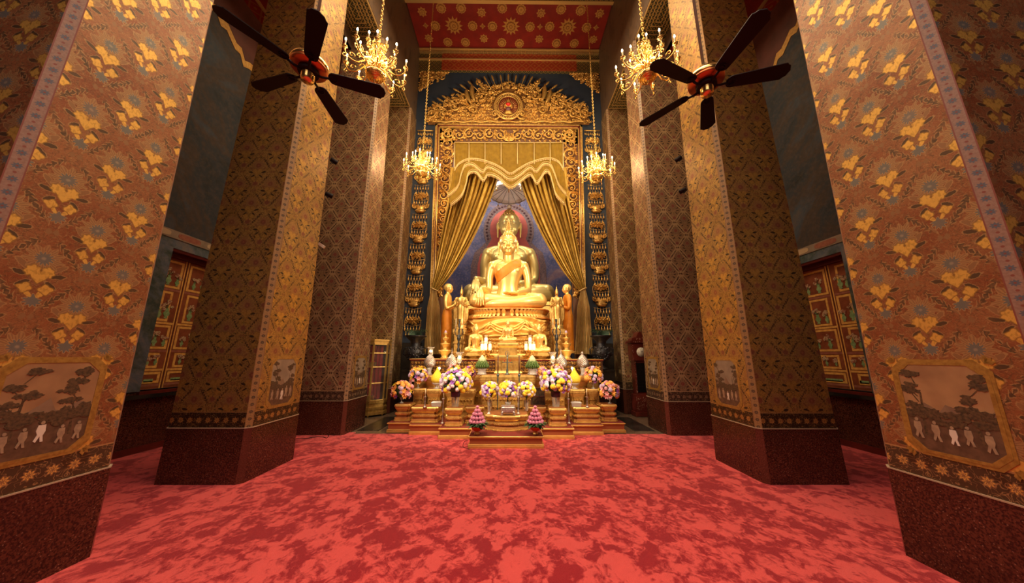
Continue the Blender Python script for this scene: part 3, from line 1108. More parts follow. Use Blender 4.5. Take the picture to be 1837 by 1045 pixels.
def picture(side, k, seed, grey=False):
    rng = random.Random(seed)
    y0, y1 = PILLAR_Y[k]
    yc = (y0 + y1) / 2
    root = pillars[(side, k)]
    zc = 1.137
    hw, hh, cu = 0.250, 0.325, 0.075

    def oct_(g): return [(-hw - g + cu, -hh - g), (hw + g - cu, -hh - g), (hw + g, -hh - g + cu), (hw + g, hh + g - cu), (hw + g - cu, hh + g), (-hw - g + cu, hh + g), (-hw - g, hh + g - cu), (-hw - g, -hh - g + cu)]

    def f(a, b, d):
        z = zc + b
        return (side * (XI + TAPER * z - 0.0008 - d * 0.0012), yc + a * (1 if side < 0 else -1), z)
    m = MB()
    m.prism(oct_(-0.02), f, 0, 1, mat=0)
    w, h = hw - 0.022, hh - 0.022

    def poly(pts, d, mat): m.prism([(max(-w, min(w, a)), max(-h + 0.0, min(h, b))) for a, b in pts], f, 0, d, mat=mat)
    # far hills, ground
    poly([(-w, -0.02)] + [(-w + 2 * w * i / 12, 0.0 + 0.03 * sin(i * 1.3 + seed) + (0.05 if i == 6 else 0)) for i in range(13)] + [(w, -0.05), (-w, -0.05)], 1.4, 4)
    gl = [(-w, -0.04)] + [(-w + 2 * w * i / 12, -0.05 + 0.012 * sin(i * 2.1 + seed)) for i in range(13)]
    poly(gl + [(w, -0.12), (w, -h + cu * 0.9), (w - cu * 0.9, -h), (-w + cu * 0.9, -h), (-w, -h + cu * 0.9)], 1.6, 2)

    def blob(cx, cy, rx, ry, d, mat, n=16, a=0.16):
        poly([(cx + rx * (1 + a * cos(5 * t + seed)) * cos(t), cy + ry * (1 + a * sin(7 * t + seed)) * sin(t)) for t in [2 * pi * i / n for i in range(n)]], d, mat)
    for sx in (-1, 1):
        tx = sx * w * 0.62
        poly([(tx - 0.01, -0.2), (tx + 0.01, -0.2), (tx + 0.025 * -sx, 0.1), (tx - 0.005 + 0.02 * -sx, 0.1)], 2.0, 1)
        for q in range(4):
            bx, bz = tx + rng.uniform(-0.07, 0.07), h * (0.08 + 0.22 * q) + rng.uniform(-.02, .02)
            poly([(tx - .004, bz - .07), (tx + .004, bz - .07), (bx + .003, bz), (bx - .003, bz)], 2.0, 1)
            for i in range(13):
                a = rng.uniform(0, 6.3)
                blob(bx + 0.055 * cos(a) * rng.random(), bz + 0.024 * sin(a) * rng.random(), rng.uniform(0.014, 0.026), rng.uniform(0.009, 0.016), 2.0 + i * 0.03 + q * .3, 1, 11, 0.3)
    for i in range(34):
        bx = rng.uniform(-w, w) * 0.95
        blob(bx, rng.uniform(-0.12, -0.035) + 0.05 * abs(bx / w), rng.uniform(0.02, 0.045), rng.uniform(0.015, 0.03), 3.0 + i * 0.02, 1, 13, 0.25)
    # little walking people
    for i in range(5):
        cx = -w * 0.75 + i * w * 0.38 + rng.uniform(-0.01, 0.01)
        s_ = 0.13 + rng.uniform(-0.01, 0.02)
        zb = -h * 0.80 + rng.uniform(-0.01, 0.03)
        blob(cx, zb + s_ * 0.93, s_ * 0.075, s_ * 0.09, 4.2, 3, 10, 0)
        poly([(cx - s_ * .13, zb + s_ * .82), (cx + s_ * .13, zb + s_ * .82), (cx + s_ * .16, zb + s_ * .5), (cx + s_ * .10, zb + s_ * .3), (cx + s_ * .16, zb), (cx + s_ * .06, zb), (cx, zb + s_ * .28), (cx - s_ * .1, zb), (cx - s_ * .18, zb + .01), (cx - s_ * .10, zb + s_ * .35), (cx - s_ * .17, zb + s_ * .55)], 4.0, 3 if i != 2 else 5)
    pic = m.build('painted_picture', [M_SKY2 if grey else M_SKY, M_PTREE, M_PGROUND, M_PFIG, noisy('picture_hills', (0.20, 0.12, 0.08), (0.26, 0.17, 0.11), 10, 0.6), M_WHITE], root)
    fr = MB()
    for g0, g1, d in ((-0.022, 0.0, 3.0), (-0.002, 0.018, 2.0)):
        A, B = oct_(g0), oct_(g1)
        for i in range(8):
            j = (i + 1) % 8
            fr.prism([A[i], A[j], B[j], B[i]], f, 0, d)
    # leaf bows at the corners
    for sx in (-1, 1):
        for sy in (-1, 1):
            for an in (0.2, 0.8, 1.4):
                cx, cy = sx * (hw - 0.01), sy * (hh - 0.005)
                L = 0.055
                ca, sa = cos(an) * sx, sin(an) * sy
                fr.prism([(cx, cy), (cx + L * 0.5 * ca - 0.016 * sa, cy + L * 0.5 * sa + 0.016 * ca), (cx + L * ca, cy + L * sa), (cx + L * 0.5 * ca + 0.016 * sa, cy + L * 0.5 * sa - 0.016 * ca)], f, 0, 1.5)
    fr.build('octagonal_frame', M_PFRAME, root)


picture(-1, 0, 1); picture(1, 0, 4); picture(-1, 1, 2, True); picture(1, 1, 6, True); picture(-1, 2, 3, True); picture(1, 2, 5, True)
# ------------------------------------------------------------------ carved ornament helpers
def wallfn(Y, sgn=1):
    return lambda a, b, d: (a, Y - d, b)


def spiral(m, c, r0, a0, turns, hand, w, fn, d=0.03, n=18, nseg=5, ball=True, end=0.12):
    pts, rad = [], []
    for i in range(n + 1):
        t = i / n
        r = r0 * (1 - (1 - end) * t ** 0.8)
        a = a0 + hand * turns * 2 * pi * t
        pts.append(fn(c[0] + r * cos(a), c[1] + r * sin(a), d + 0.02 * t))
        rad.append(w * (1 - 0.55 * t))
    m.tube(pts, rad, nseg)
    if ball: m.ball(fn(c[0], c[1], d + 0.025), w * 1.3, 6, 4)


def leaf(m, c, ang, L, W, fn, d=0.02, lift=0.03, curl=0.0):
    ca, sa = cos(ang), sin(ang)

    def P(t, s, h): return fn(c[0] + ca * t * L - sa * s * W, c[1] + sa * t * L + ca * s * W, d + h)
    v = [P(0, 0, 0), P(0.30, 0.5, 0), P(0.35, 0, lift), P(0.30, -0.5, 0), P(0.70, 0.34, 0), P(0.72, 0, lift * 0.9), P(0.70, -0.34, 0), P(1.0, curl, lift * 0.4), P(0.4, 0, -0.02)]
    f = [(0, 2, 1), (0, 3, 2), (1, 2, 5, 4), (2, 3, 6, 5), (4, 5, 7), (5, 6, 7), (0, 1, 8), (1, 4, 8), (4, 7, 8), (7, 6, 8), (6, 3, 8), (3, 0, 8)]
    m.add(v, f, smooth=False)


def rosette(m, c, R, n, fn, d=0.02, a0=0.0, lift=0.02):
    for i in range(n):
        leaf(m, c, a0 + 2 * pi * i / n, R, R * 0.62, fn, d, lift)
    m.ball(fn(c[0], c[1], d + lift), R * 0.24, 6, 4)


def cluster(m, c, R, fn, rng, d=0.03):
    k = rng.random()
    if k < 0.40:
        rosette(m, c, R, rng.choice((5, 6, 7)), fn, d, rng.uniform(0, 1), R * 0.35)
    elif k < 0.80:
        h = rng.choice((-1, 1))
        spiral(m, c, R * 0.95, rng.uniform(0, 6.3), 1.15, h, R * 0.20, fn, d)
        for i in range(3):
            leaf(m, c, rng.uniform(0, 6.3), R * 1.25, R * 0.5, fn, d - 0.01, R * 0.3)
    else:
        a0 = rng.uniform(0, 6.3)
        for i in range(5):
            leaf(m, c, a0 + (i - 2) * 0.5, R * 1.2, R * 0.45, fn, d, R * 0.35)
        m.ball(fn(c[0], c[1], d + R * .3), R * 0.3, 6, 4)


def interp(P, t):
    """point on a polyline at parameter t 0..1 by length"""
    L = [0.0]
    for i in range(1, len(P)):
        L.append(L[-1] + math.dist(P[i], P[i - 1]))
    s = t * L[-1]
    for i in range(1, len(P)):
        if s <= L[i] or i == len(P) - 1:
            k = (s - L[i - 1]) / max(1e-9, L[i] - L[i - 1])
            return tuple(P[i - 1][q] + (P[i][q] - P[i - 1][q]) * k for q in range(len(P[0])))


def smooth_curve(P, n):
    """Catmull-Rom through the points"""
    out = []
    N = len(P)
    for i in range(n + 1):
        x = i / n * (N - 1)
        k = min(int(x), N - 2)
        t = x - k
        p0, p1, p2, p3 = P[max(k - 1, 0)], P[k], P[k + 1], P[min(k + 2, N - 1)]
        out.append(tuple(0.5 * (2 * p1[q] + (p2[q] - p0[q]) * t + (2 * p0[q] - 5 * p1[q] + 4 * p2[q] - p3[q]) * t * t + (3 * p1[q] - p0[q] - 3 * p2[q] + p3[q]) * t ** 3) for q in range(len(p1))))
    return out


# ------------------------------------------------------------------ carved doorcase round the curtains
YF = 9.16
FX = lambda z: 2.265 + 0.0255 * z       # outer half width of the doorcase at height z
FZ1 = 9.20
FW = lambda z: 0.33 + 0.33 * min(1, max(0, (z - 4.0) / 4.0))     # width of the upright at height z
door = thing('carved_doorcase', 'tall carved and gilded wooden surround framing the draped curtains', 'doorcase', (0, YB, 1.42))
fnF = wallfn(YF)
rng = random.Random(11)
for s in (-1, 1):
    m = MB()
    for (o0, o1, d, mt) in ((0.0, 0.10, 0.05, 0), (0.10, 0.125, 0.11, 1), (0.125, 0.155, 0.07, 2), (0.155, 0.66, 0.0, 3)):
        rings = []
        for z in (1.42, 5.0, 8.2, FZ1 - o0):
            xo, xi = s * (FX(z) - o0), s * (FX(z) - (o1 if o1 < 0.5 else FW(z)))
            rings.append([(xo, YB - 0.005, z), (xo, YF - d, z), (xi, YF - d, z), (xi, YB - 0.005, z)])
        m.mat = mt
        m.loft(rings, smooth=False)
    m.mat = 0
    for i in range(190):      # dotted outer moulding
        z = 1.45 + i * 0.0405
        m.ball((s * (FX(z) - 0.05), YF - 0.055, z), (0.030, 0.02, 0.014), 6, 4)
    M_FRBACK = material('doorcase_brown', (0.10, 0.035, 0.012), 0.6)  # brown wood panel behind the carving
    m.build('side_moulding', [M_GOLD_OLD, M_REDWOOD, M_GOLD_OLD, M_FRBACK], door)
    c = MB()
    z = 3.35
    k = 0
    while z < 8.85:
        xc = s * (FX(z) - (0.155 + FW(z)) / 2)
        W_ = (FW(z) - 0.155) / 2
        hand = 1 if k % 2 else -1
        spiral(c, (xc + s * hand * 0.02, z), 0.80 * W_ ** 0.9, pi / 2 * hand, 1.6, hand * s, 0.030, fnF, 0.03, 22, 6)
        for q in range(7):
            a = rng.uniform(0, 6.3)
            leaf(c, (xc + 0.5 * W_ * cos(a), z + 0.13 * sin(a)), a + rng.uniform(-.6, .6), 0.13, 0.07, fnF, 0.02, 0.035)
        for q in range(9):
            a = 2 * pi * q / 9
            leaf(c, (xc + 0.62 * W_ * cos(a), z + 0.15 * sin(a)), a + 0.5 * hand, 0.35 * W_, 0.06, fnF, 0.015, 0.03)
        z += 0.16 + 1.0 * W_ ** 1.0 * 0.7
        k += 1
        for q in range(6):
            cluster(c, (xc + rng.uniform(-0.85, 0.85) * W_, z - 0.17 + rng.uniform(-0.05, 0.05)), 0.05, fnF, rng, 0.015)
    c.build('carved_side_panel', M_GOLD_CARVED, door)
m = MB()
for (o0, o1, d, mt) in ((0.0, 0.10, 0.05, 0), (0.10, 0.125, 0.11, 1), (0.125, 0.155, 0.07, 2), (0.155, 0.70, 0.0, 3)):
    z1, z0 = FZ1 - o0, FZ1 - o1
    m.mat = mt
    m.box(-FX(z1) + o0, FX(z1) - o0, YF - d, YB - 0.005, z0, z1, mat=mt)
for i in range(118):
    x = -2.43 + i * 0.0415
    m.ball((x, YF - 0.055, FZ1 - 0.05), (0.014, 0.02, 0.030), 6, 4, mat=0)
m.build('head_moulding', [M_GOLD_OLD, M_REDWOOD, M_GOLD_OLD, M_FRBACK], door)
c = MB()
for s in (-1, 1):
    for k in range(6):
        xc = s * (0.30 + k * 0.345)
        zc_ = FZ1 - 0.40
        spiral(c, (xc, zc_ + (0.03 if k % 2 else -0.03)), 0.20, pi / 2, 1.6, -s if k % 2 else s, 0.030, fnF, 0.03, 22, 6)
        for q in range(9):
            a = 2 * pi * q / 9
            leaf(c, (xc + 0.17 * cos(a), zc_ + 0.17 * sin(a)), a + 0.5, 0.11, 0.065, fnF, 0.015, 0.03)
        for q in range(5):
            cluster(c, (xc + 0.17 + rng.uniform(-0.06, 0.06), zc_ + rng.uniform(-0.22, 0.22)), 0.05, fnF, rng, 0.015)
for i in range(5):
    leaf(c, (0, FZ1 - 0.66), pi / 2 + (i - 2) * 0.45, 0.38, 0.12, fnF, 0.04, 0.05)
rosette(c, (0, FZ1 - 0.55), 0.12, 7, fnF, 0.07)
c.build('carved_head_panel', M_GOLD_CARVED, door)

# ------------------------------------------------------------------ pediment
YP = YB - 0.01
fnP = wallfn(YP)


def P8(a, b):
    q = at(760 + a / 5.926, 120 + b / 5.926, YP - 0.12)
    return (q.x, q.z)


ped = thing('gilded_pediment', 'fan-shaped gilded pediment of carved foliage, spears and pennants over the doorcase', 'pediment', (0, YB, P8(900, 590)[1]))
top = [(10, 560), (40, 470), (70, 380), (130, 365), (190, 370), (235, 330), (300, 290), (360, 262), (430, 262), (500, 320), (560, 240), (610, 170), (700, 180), (800, 165), (900, 130),
       (1000, 165), (1100, 180), (1190, 170), (1240, 240), (1300, 320), (1370, 262), (1430, 262), (1500, 290), (1560, 330), (1610, 370), (1670, 365), (1730, 380), (1760, 470), (1800, 560)]


def topy(a):
    for i in range(1, len(top)):
        if a <= top[i][0]:
            t = (a - top[i - 1][0]) / (top[i][0] - top[i - 1][0])
            return top[i - 1][1] + t * (top[i][1] - top[i - 1][1])
    return 590


m = MB()
rng = random.Random(5)
b = 565
row = 0
while b > 130:
    a = 40 + (row % 2) * 20
    while a < 1765:
        inside_med = ((a - 900) / 175) ** 2 + ((b - 435) / 185) ** 2 < 1
        if b > topy(a) + 12 and not inside_med:
            p = P8(a + rng.uniform(-8, 8), b + rng.uniform(-8, 8))
            dd = 0.05 + 0.16 * max(0, 1 - abs((b - topy(a)) - 110) / 150) * rng.uniform(0.3, 1.0)
            cluster(m, p, rng.uniform(0.075, 0.115), fnP, rng, dd)
        a += 40
    b -= 34
    row += 1
# larger scrolls
for s in (-1, 1):
    for (a, b, R, h) in ((330, 440, 62, 1), (90, 510, 60, -1), (530, 480, 55, 1), (760, 520, 70, -1), (210, 520, 45, 1), (590, 180, 35, 1), (620, 330, 60, -1), (420, 350, 55, 1)):
        A = 900 + s * (900 - a)
        p = P8(A, b)
        spiral(m, p, R / 320, rng.uniform(0, 6), 1.4, h * s, 0.032, fnP, 0.20, 20, 6)
# base scroll band
pts = [fnP(*P8(a, 582 + 6 * sin(a / 30)), 0.12) for a in range(90, 1720, 20)]
m.tube(pts, 0.03, 6)
m.build('carved_foliage', M_GOLD_CARVED, ped)
# solid core behind the foliage so it has its depth
m = MB()
poly = [P8(a, max(min(topy(a) + 38, 586), 0)) for a in range(40, 1780, 30)] + [P8(1770, 588), P8(40, 588)]
m.prism(poly, fnP, 0.0, 0.05)
m.build('backing_board', noisy('pediment_board', (0.16, 0.065, 0.015), (0.26, 0.11, 0.025), 16, 0.6), ped)
cen = P8(900, 560)
for (a, b) in ((900, 85), (815, 95), (985, 95), (722, 97), (1080, 97), (640, 110), (1160, 110), (560, 130), (1245, 130), (470, 160), (1335, 165), (385, 195), (1420, 200), (315, 240), (1480, 245),
               (195, 312), (1600, 318), (145, 340), (1650, 345), (90, 372), (1710, 375)):
    p = P8(a, b)
    d = Vector((cen[0] - p[0], cen[1] - p[1]))
    if a < 240 or a > 1560: d = Vector((0.62 * (1 if a < 900 else -1), -0.42))
    d.normalize()
    m = MB()
    T = lambda t: fnP(p[0] + d.x * t, p[1] + d.y * t, 0.16)
    m.tube([T(0), T(0.03), T(0.10), T(0.17), T(0.19), T(0.21), T(0.24), T(0.28), T(0.6)],
           [0.008, 0.022, 0.034, 0.030, 0.018, 0.035, 0.022, 0.014, 0.014], 8)
    m.build('spear', M_GOLD_OLD, ped)
for s in (-1, 1):
    for (x0, y0, x1, y1, w) in ((515, 205, 545, 380, 22), (455, 255, 505, 400, 24)):
        m = MB()
        A = lambda x: 900 + s * (900 - x)
        rings = []
        for i in range(9):
            t = i / 8
            cx, cy = x0 + (x1 - x0) * t - 14 * sin(t * pi), y0 + (y1 - y0) * t
            ww = w * (0.25 + 1.0 * sin(pi * min(1, t * 0.9 + 0.08)))
            l, r_ = P8(A(cx - ww), cy), P8(A(cx + ww), cy)
            rings.append([fnP(l[0], l[1], 0.17), fnP((l[0] + r_[0]) / 2, l[1], 0.24), fnP(r_[0], r_[1], 0.17), fnP((l[0] + r_[0]) / 2, l[1], 0.14)])
        m.loft(rings, smooth=True)
        m.build('pennant', M_GOLD_OLD, ped)
# medallion
mc = P8(900, 435)
med = MB()
RX, RZ = 0.47, 0.52
ell = lambda k, n=48, d=0.2: [fnP(mc[0] + RX * k * cos(2 * pi * i / n), mc[1] + RZ * k * sin(2 * pi * i / n), d) for i in range(n)]
med.tube(ell(1.0), 0.035, 8, closed=True)
med.tube(ell(0.76), 0.022, 6, closed=True)
for i in range(44):
    a = 2 * pi * i / 44
    med.ball(fnP(mc[0] + RX * .88 * cos(a), mc[1] + RZ * .88 * sin(a), 0.2), 0.026, 6, 4)
for i in range(28):
    a = 2 * pi * i / 28
    med.tube([fnP(mc[0] + RX * k * cos(a), mc[1] + RZ * k * sin(a), 0.15) for k in (0.34, 0.74)], [0.006, 0.013], 4)
medo = med.build('medallion', M_GOLD_OLD, ped)
g_ = MB(); g_.prism([(mc[0] + RX * .93 * cos(t), mc[1] + RZ * .93 * sin(t)) for t in [2 * pi * i / 40 for i in range(40)]], fnP, 0.05, 0.13)
g_.build('medallion_ground', material('medallion_red', (0.20, 0.02, 0.012), 0.5), medo)
g_ = MB()
g_.lathe([(0.0, -0.30), (0.16, -0.30), (0.12, -0.22), (0.07, -0.10), (0.10, 0.0), (0.15, 0.02), (0.15, 0.06), (0.09, 0.12), (0.06, 0.2), (0.07, 0.22), (0.02, 0.30), (0.0, 0.38)], 12, fnP(mc[0], mc[1] - 0.02, 0.19), M=Matrix.Diagonal((1, 0.6, 1)))
for s in (-1, 1):
    spiral(g_, (mc[0] + s * 0.12, mc[1] - 0.06), 0.10, pi / 2, 0.7, s, 0.018, fnP, 0.2)
g_.build('crown_relief', M_GOLD_CARVED, medo)
g_ = MB(); g_.ball(fnP(mc[0], mc[1] + 0.02, 0.26), (0.085, 0.05, 0.06), 12, 8)
g_.build('red_jewel', material('red_glass_jewel', (0.55, 0.01, 0.01), 0.12), medo)
g_ = MB(); g_.ball(fnP(mc[0], mc[1] - 0.14, 0.24), (0.09, 0.04, 0.085), 10, 6)
g_.build('violet_relief', material('violet_enamel', (0.13, 0.05, 0.05), 0.4), medo)

# corner brackets under the frieze
for s, nm in ((-1, 'left'), (1, 'right')):
    m = MB()
    rng = random.Random(21)
    for i in range(9):
        for j in range(8):
            a, b_ = i * 0.115, j * 0.105
            if a / 0.98 + b_ / 0.78 < 1.0:
                cluster(m, (s * (3.14 - a), 11.40 - b_), 0.085, fnP, rng, 0.05)
    m.prism([(s * 3.2, 11.46), (s * 2.2, 11.46), (s * 2.75, 11.2), (s * 3.0, 10.75)], fnP, 0, 0.03)
    for k in range(4):
        spiral(m, (s * (3.0 - k * 0.2), 11.28 - 0.04 * k), 0.11, 0, 1.3, s, 0.025, fnP, 0.09)
        spiral(m, (s * (3.05), 11.2 - k * 0.14), 0.09, 0, 1.3, -s, 0.022, fnP, 0.09)
    o = m.build('corner_bracket', M_GOLD_CARVED)
    tag(o, 'triangular gilded scroll bracket in the upper %s corner of the blue wall' % nm, 'bracket', 'gilded corner brackets under the frieze')


# ------------------------------------------------------------------ hanging gilded garlands on the blue wall
def garland(s, label):
    a, b_ = at(761 if s < 0 else 1063, 236, YB), at(734 if s < 0 else 1086, 578, YB)
    z1, z0 = a.z, b_.z - 0.28
    xc = s * 2.86
    root = thing('wall_garland', label, 'garland', (xc, YB, z0), group='gilded hanging garlands on the blue wall')
    fn = wallfn(YB)
    rng = random.Random(31)

    def drop(m, x, z, L):
        m.tube([fn(x, z, 0.03), fn(x, z - L * 0.5, 0.04), fn(x, z - L * 0.62, 0.045), fn(x, z - L * 0.85, 0.045), fn(x, z - L, 0.04)], [0.005, 0.007, 0.020, 0.024, 0.006], 6)
    m = MB()
    m.tube([fn(xc - 0.27, z1, 0.05), fn(xc + 0.27, z1, 0.05)], 0.018, 8)
    for q in range(9): drop(m, xc - 0.24 + q * 0.06, z1, 0.16 + 0.02 * (q % 3))
    m.build('hanging_rail', M_GOLD_OLD, root)
    H = (z1 - z0 - 0.2) / 13.0
    for k in range(13):
        z = z1 - 0.25 - k * H
        m = MB()
        if k % 2 == 0:
            rosette(m, (xc, z - 0.12), 0.15, 8, fn, 0.05, 0, 0.05)
            for sg in (-1, 1):
                spiral(m, (xc + sg * 0.15, z - 0.10), 0.085, pi / 2, 1.3, -sg, 0.018, fn, 0.04)
                for q in range(6):
                    leaf(m, (xc + sg * 0.14, z - 0.12), q * 1.05, 0.12, 0.06, fn, 0.02, 0.03)
                m.tube([fn(xc + sg * 0.24, z - 0.1, 0.03), fn(xc + sg * 0.25, z - 0.3, 0.03), fn(xc + sg * 0.16, z - 0.42, 0.03)], 0.008, 5)
            for q in range(6): cluster(m, (xc + rng.uniform(-0.2, 0.2), z - 0.2 + rng.uniform(-0.05, 0.05)), 0.05, fn, rng, 0.03)
            m.build('flower_boss', M_GOLD_OLD, root)
        else:
            rings = []
            for zz, w in ((z - 0.22, 0.12), (z - 0.16, 0.17), (z - 0.10, 0.12), (z - 0.04, 0.20), (z - 0.02, 0.20)):
                rings.append([fn(xc - w, zz, 0.0), fn(xc - w * 0.7, zz, 0.07), fn(xc, zz, 0.10), fn(xc + w * 0.7, zz, 0.07), fn(xc + w, zz, 0.0)])
            m.loft(rings, closed=True, smooth=True)
            for q in range(11): m.ball(fn(xc - 0.16 + q * 0.032, z - 0.13, 0.085 * sin(pi * (q + 0.5) / 11) + 0.01), 0.018, 5, 4)
            for q in range(7): leaf(m, (xc - 0.18 + q * 0.06, z - 0.04), pi / 2, 0.11, 0.06, fn, 0.05, 0.03)
            for sg in (-1, 1):
                spiral(m, (xc + sg * 0.21, z + 0.02), 0.075, -pi / 2, 1.2, sg, 0.015, fn, 0.04)
                leaf(m, (xc + sg * 0.2, z - 0.05), pi / 2 - sg * 0.5, 0.18, 0.07, fn, 0.03, 0.03)
            m.build('crown_basket', M_GOLD_OLD, root)
        m = MB()
        for rr in range(2):
            n = 6 if rr == 0 else 5
            for q in range(n):
                x = xc + (q - (n - 1) / 2) * 0.088
                drop(m, x, z - 0.24 - rr * 0.17, 0.20)
            if rr == 0:
                m.tube([fn(xc - 0.25, z - 0.25, 0.025), fn(xc, z - 0.30, 0.03), fn(xc + 0.25, z - 0.25, 0.025)], 0.007, 5)
        m.build('tassel_fringe', M_GOLD_OLD, root)
    return root


garland(-1, 'long gilded garland of crowns and tassels hanging on the left blue wall strip')
garland(1, 'long gilded garland of crowns and tassels hanging on the right blue wall strip')


# ------------------------------------------------------------------ curtains
def cloth_gold(name, c1, c2, metal=0.35, rough=0.38):
    m = material(name, c1, rough, metal)
    g = G(m)
    p = g.obj()
    n = g.noise(p, 5, 4)
    x, y, z = g.sep(p)
    thr = g.noise(g.vec(x * 90.0, y * 90.0, z * 1.5), 1.0, 1)
    col = g.mix(g.step(n, 0.35, 0.65), c1, c2)
    col = g.mix(g.step(thr, 0.60, 0.70) * 0.35, col, (0.9, 0.7, 0.35))
    link(m, 'Base Color', col)
    return m


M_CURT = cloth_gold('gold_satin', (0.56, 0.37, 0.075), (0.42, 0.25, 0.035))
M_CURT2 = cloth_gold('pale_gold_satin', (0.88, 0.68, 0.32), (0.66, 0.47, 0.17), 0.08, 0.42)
M_VAL = noisy('valance_satin', (0.20, 0.115, 0.012), (0.155, 0.085, 0.008), 7, 0.7)
M_VAL.node_tree.nodes['Principled BSDF'].inputs['Specular IOR Level'].default_value = 0.15
M_FRINGE = noisy('gold_fringe', (0.58, 0.40, 0.17), (0.42, 0.27, 0.09), 60, 0.5, 0.2)


def curtain(s, label):
    mir = (lambda u, v: (1824.5 - u, v)) if s > 0 else (lambda u, v: (u, v))
    root_p = at(*mir(772, 517), 8.97)
    root = thing('draped_curtain', label, 'curtain', (s * 2.2, 9.0, 1.42), group='gold satin curtains tied back in the doorcase')
    outer = smooth_curve([(808, 300), (803, 350), (794, 400), (784, 460), (774, 517)], 40)
    inner = smooth_curve([(902, 300), (885, 350), (862, 405), (838, 450), (812, 490), (784, 522)], 40)

    NF = 11

    def up(a, t):
        k = min(int(t * 40), 39)
        w = t * 40 - k
        o_ = [outer[k][q] * (1 - w) + outer[k + 1][q] * w for q in (0, 1)]
        i_ = [inner[k][q] * (1 - w) + inner[k + 1][q] * w for q in (0, 1)]
        aa = a + 0.018 * sin(a * 23 + t * 3)
        u, v = o_[0] + (i_[0] - o_[0]) * aa, o_[1] + (i_[1] - o_[1]) * aa
        amp = 0.065 * (1 - t) ** 0.7 + 0.022
        ph = a * NF * 2 * pi + sin(t * 2.2) * 1.2
        Y = 8.98 + amp * (sin(ph) + 0.35 * sin(ph * 2.3 + 1.0)) - 0.05 * sin(pi * a) * t
        return tuple(at(*mir(u, v), Y))
    m = MB()
    m.grid(up, 220, 46)
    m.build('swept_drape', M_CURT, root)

    def low(a, t):
        wl = 10 + 3 * t + 4 * t * t
        c0 = 778 + (776.5 - 778) * t
        u = c0 + (a - 0.5) * 2 * (3.5 + (wl - 3.5) * min(1, t * 3.5) ** 0.7)
        v = 518 + t * 117
        amp = 0.02 + 0.05 * min(1, t * 2)
        ph = a * 11 * 2 * pi + 0.9 * sin(t * 5 + a * 3)
        Y = 8.93 + amp * (sin(ph) + 0.4 * sin(ph * 2.1 + 2))
        return tuple(at(*mir(u, v), Y))
    m = MB()
    m.grid(low, 220, 30)
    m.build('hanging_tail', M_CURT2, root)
    m = MB()
    c_ = at(*mir(779, 519), 8.95)
    m.tube([(c_.x + 0.11 * cos(t), c_.y + 0.07 * sin(t), c_.z + 0.05 * cos(t) * s) for t in [2 * pi * i / 24 for i in range(24)]], 0.020, 8, closed=True)
    m.build('tie_cord', M_FRINGE, root)
    return root


curtain(-1, 'gold satin curtain tied back on the left side of the doorcase')
curtain(1, 'gold satin curtain tied back on the right side of the doorcase')

# valance with swags
val = thing('curtain_valance', 'gold valance with vertical braids and double fringed swags across the doorcase head', 'valance', (0, 8.9, at(912, 338, 8.9).z))


def c1(a, b, Y): return at(690 + a / 3.731, 80 + b / 3.731, Y - 0.12)


T0 = [(466, 655), (560, 656), (700, 657), (830, 657), (960, 657), (1100, 657), (1197, 655)]
C1 = smooth_curve([(470, 830), (500, 790), (560, 762), (640, 766), (720, 790), (780, 820), (840, 858), (900, 825), (960, 792), (1040, 765), (1110, 757), (1165, 780), (1196, 830)], 80)
C2 = smooth_curve([(425, 1010), (490, 950), (512, 870), (540, 808), (590, 803), (655, 850), (690, 818), (760, 848), (838, 900), (905, 872), (970, 822), (1015, 846), (1060, 800), (1108, 805), (1140, 870), (1165, 940), (1215, 1000)], 80)
C3 = smooth_curve([(440, 1075), (515, 1010), (545, 930), (562, 862), (610, 850), (660, 905), (695, 868), (765, 892), (838, 955), (905, 915), (975, 868), (1020, 925), (1072, 852), (1105, 862), (1128, 940), (1150, 1010), (1205, 1065)], 80)


def strip(top_, bot, Y0, Y1, rip, nrip, nu=200, nv=10):
    m = MB()

    def f(a, t):
        p, q = interp(top_, a), interp(bot, a)
        Yb = Y0 + (Y1 - Y0) * t + rip * sin(a * nrip * 2 * pi) * (0.3 + 0.7 * t)
        return tuple(c1(p[0] + (q[0] - p[0]) * t, p[1] + (q[1] - p[1]) * t, Yb))
    m.grid(f, nu, nv)
    return m


strip(T0, C1, 8.90, 8.89, 0.008, 24).build('valance_panel', M_VAL, val)
strip(C1, C2, 8.88, 8.84, 0.02, 20).build('upper_swag', M_VAL, val)
strip(C2, C3, 8.83, 8.80, 0.02, 26).build('lower_swag', M_VAL, val)
for P, Y, w in ((C1, 8.86, 0.016), (C2, 8.82, 0.024), (C3, 8.78, 0.024)):
    m = MB()
    m.tube([tuple(c1(a, b, Y)) for a, b in P], w, 6)
    if w > 0.02:
        pts = [tuple(c1(a, b - 13, Y - 0.0)) for a, b in P]
        m.tube(pts, w * 0.40, 5)
    for i in range(0, 160):
        a, b = interp(P, i / 159)
        p = c1(a, b, Y)
        m.tube([(p.x, p.y, p.z), (p.x + 0.006 * sin(i * 2.1), p.y, p.z - 0.075)], [0.008, 0.014], 4)
    m.build('fringe', M_FRINGE, val)
m = MB()
for a in (468, 565, 672, 780, 889, 1001, 1108, 1195):
    P = [tuple(c1(a, b, 8.87)) for b in (655, 740, 800 if 560 < a < 1110 else 830)]
    m.tube(P, 0.020, 5)
m.tube([tuple(c1(a, b - 2, 8.87)) for a, b in T0], 0.016, 5)
m.build('braid', M_FRINGE, val)
m = MB()
ec = c1(835, 757, 8.86)
fe = wallfn(8.88)
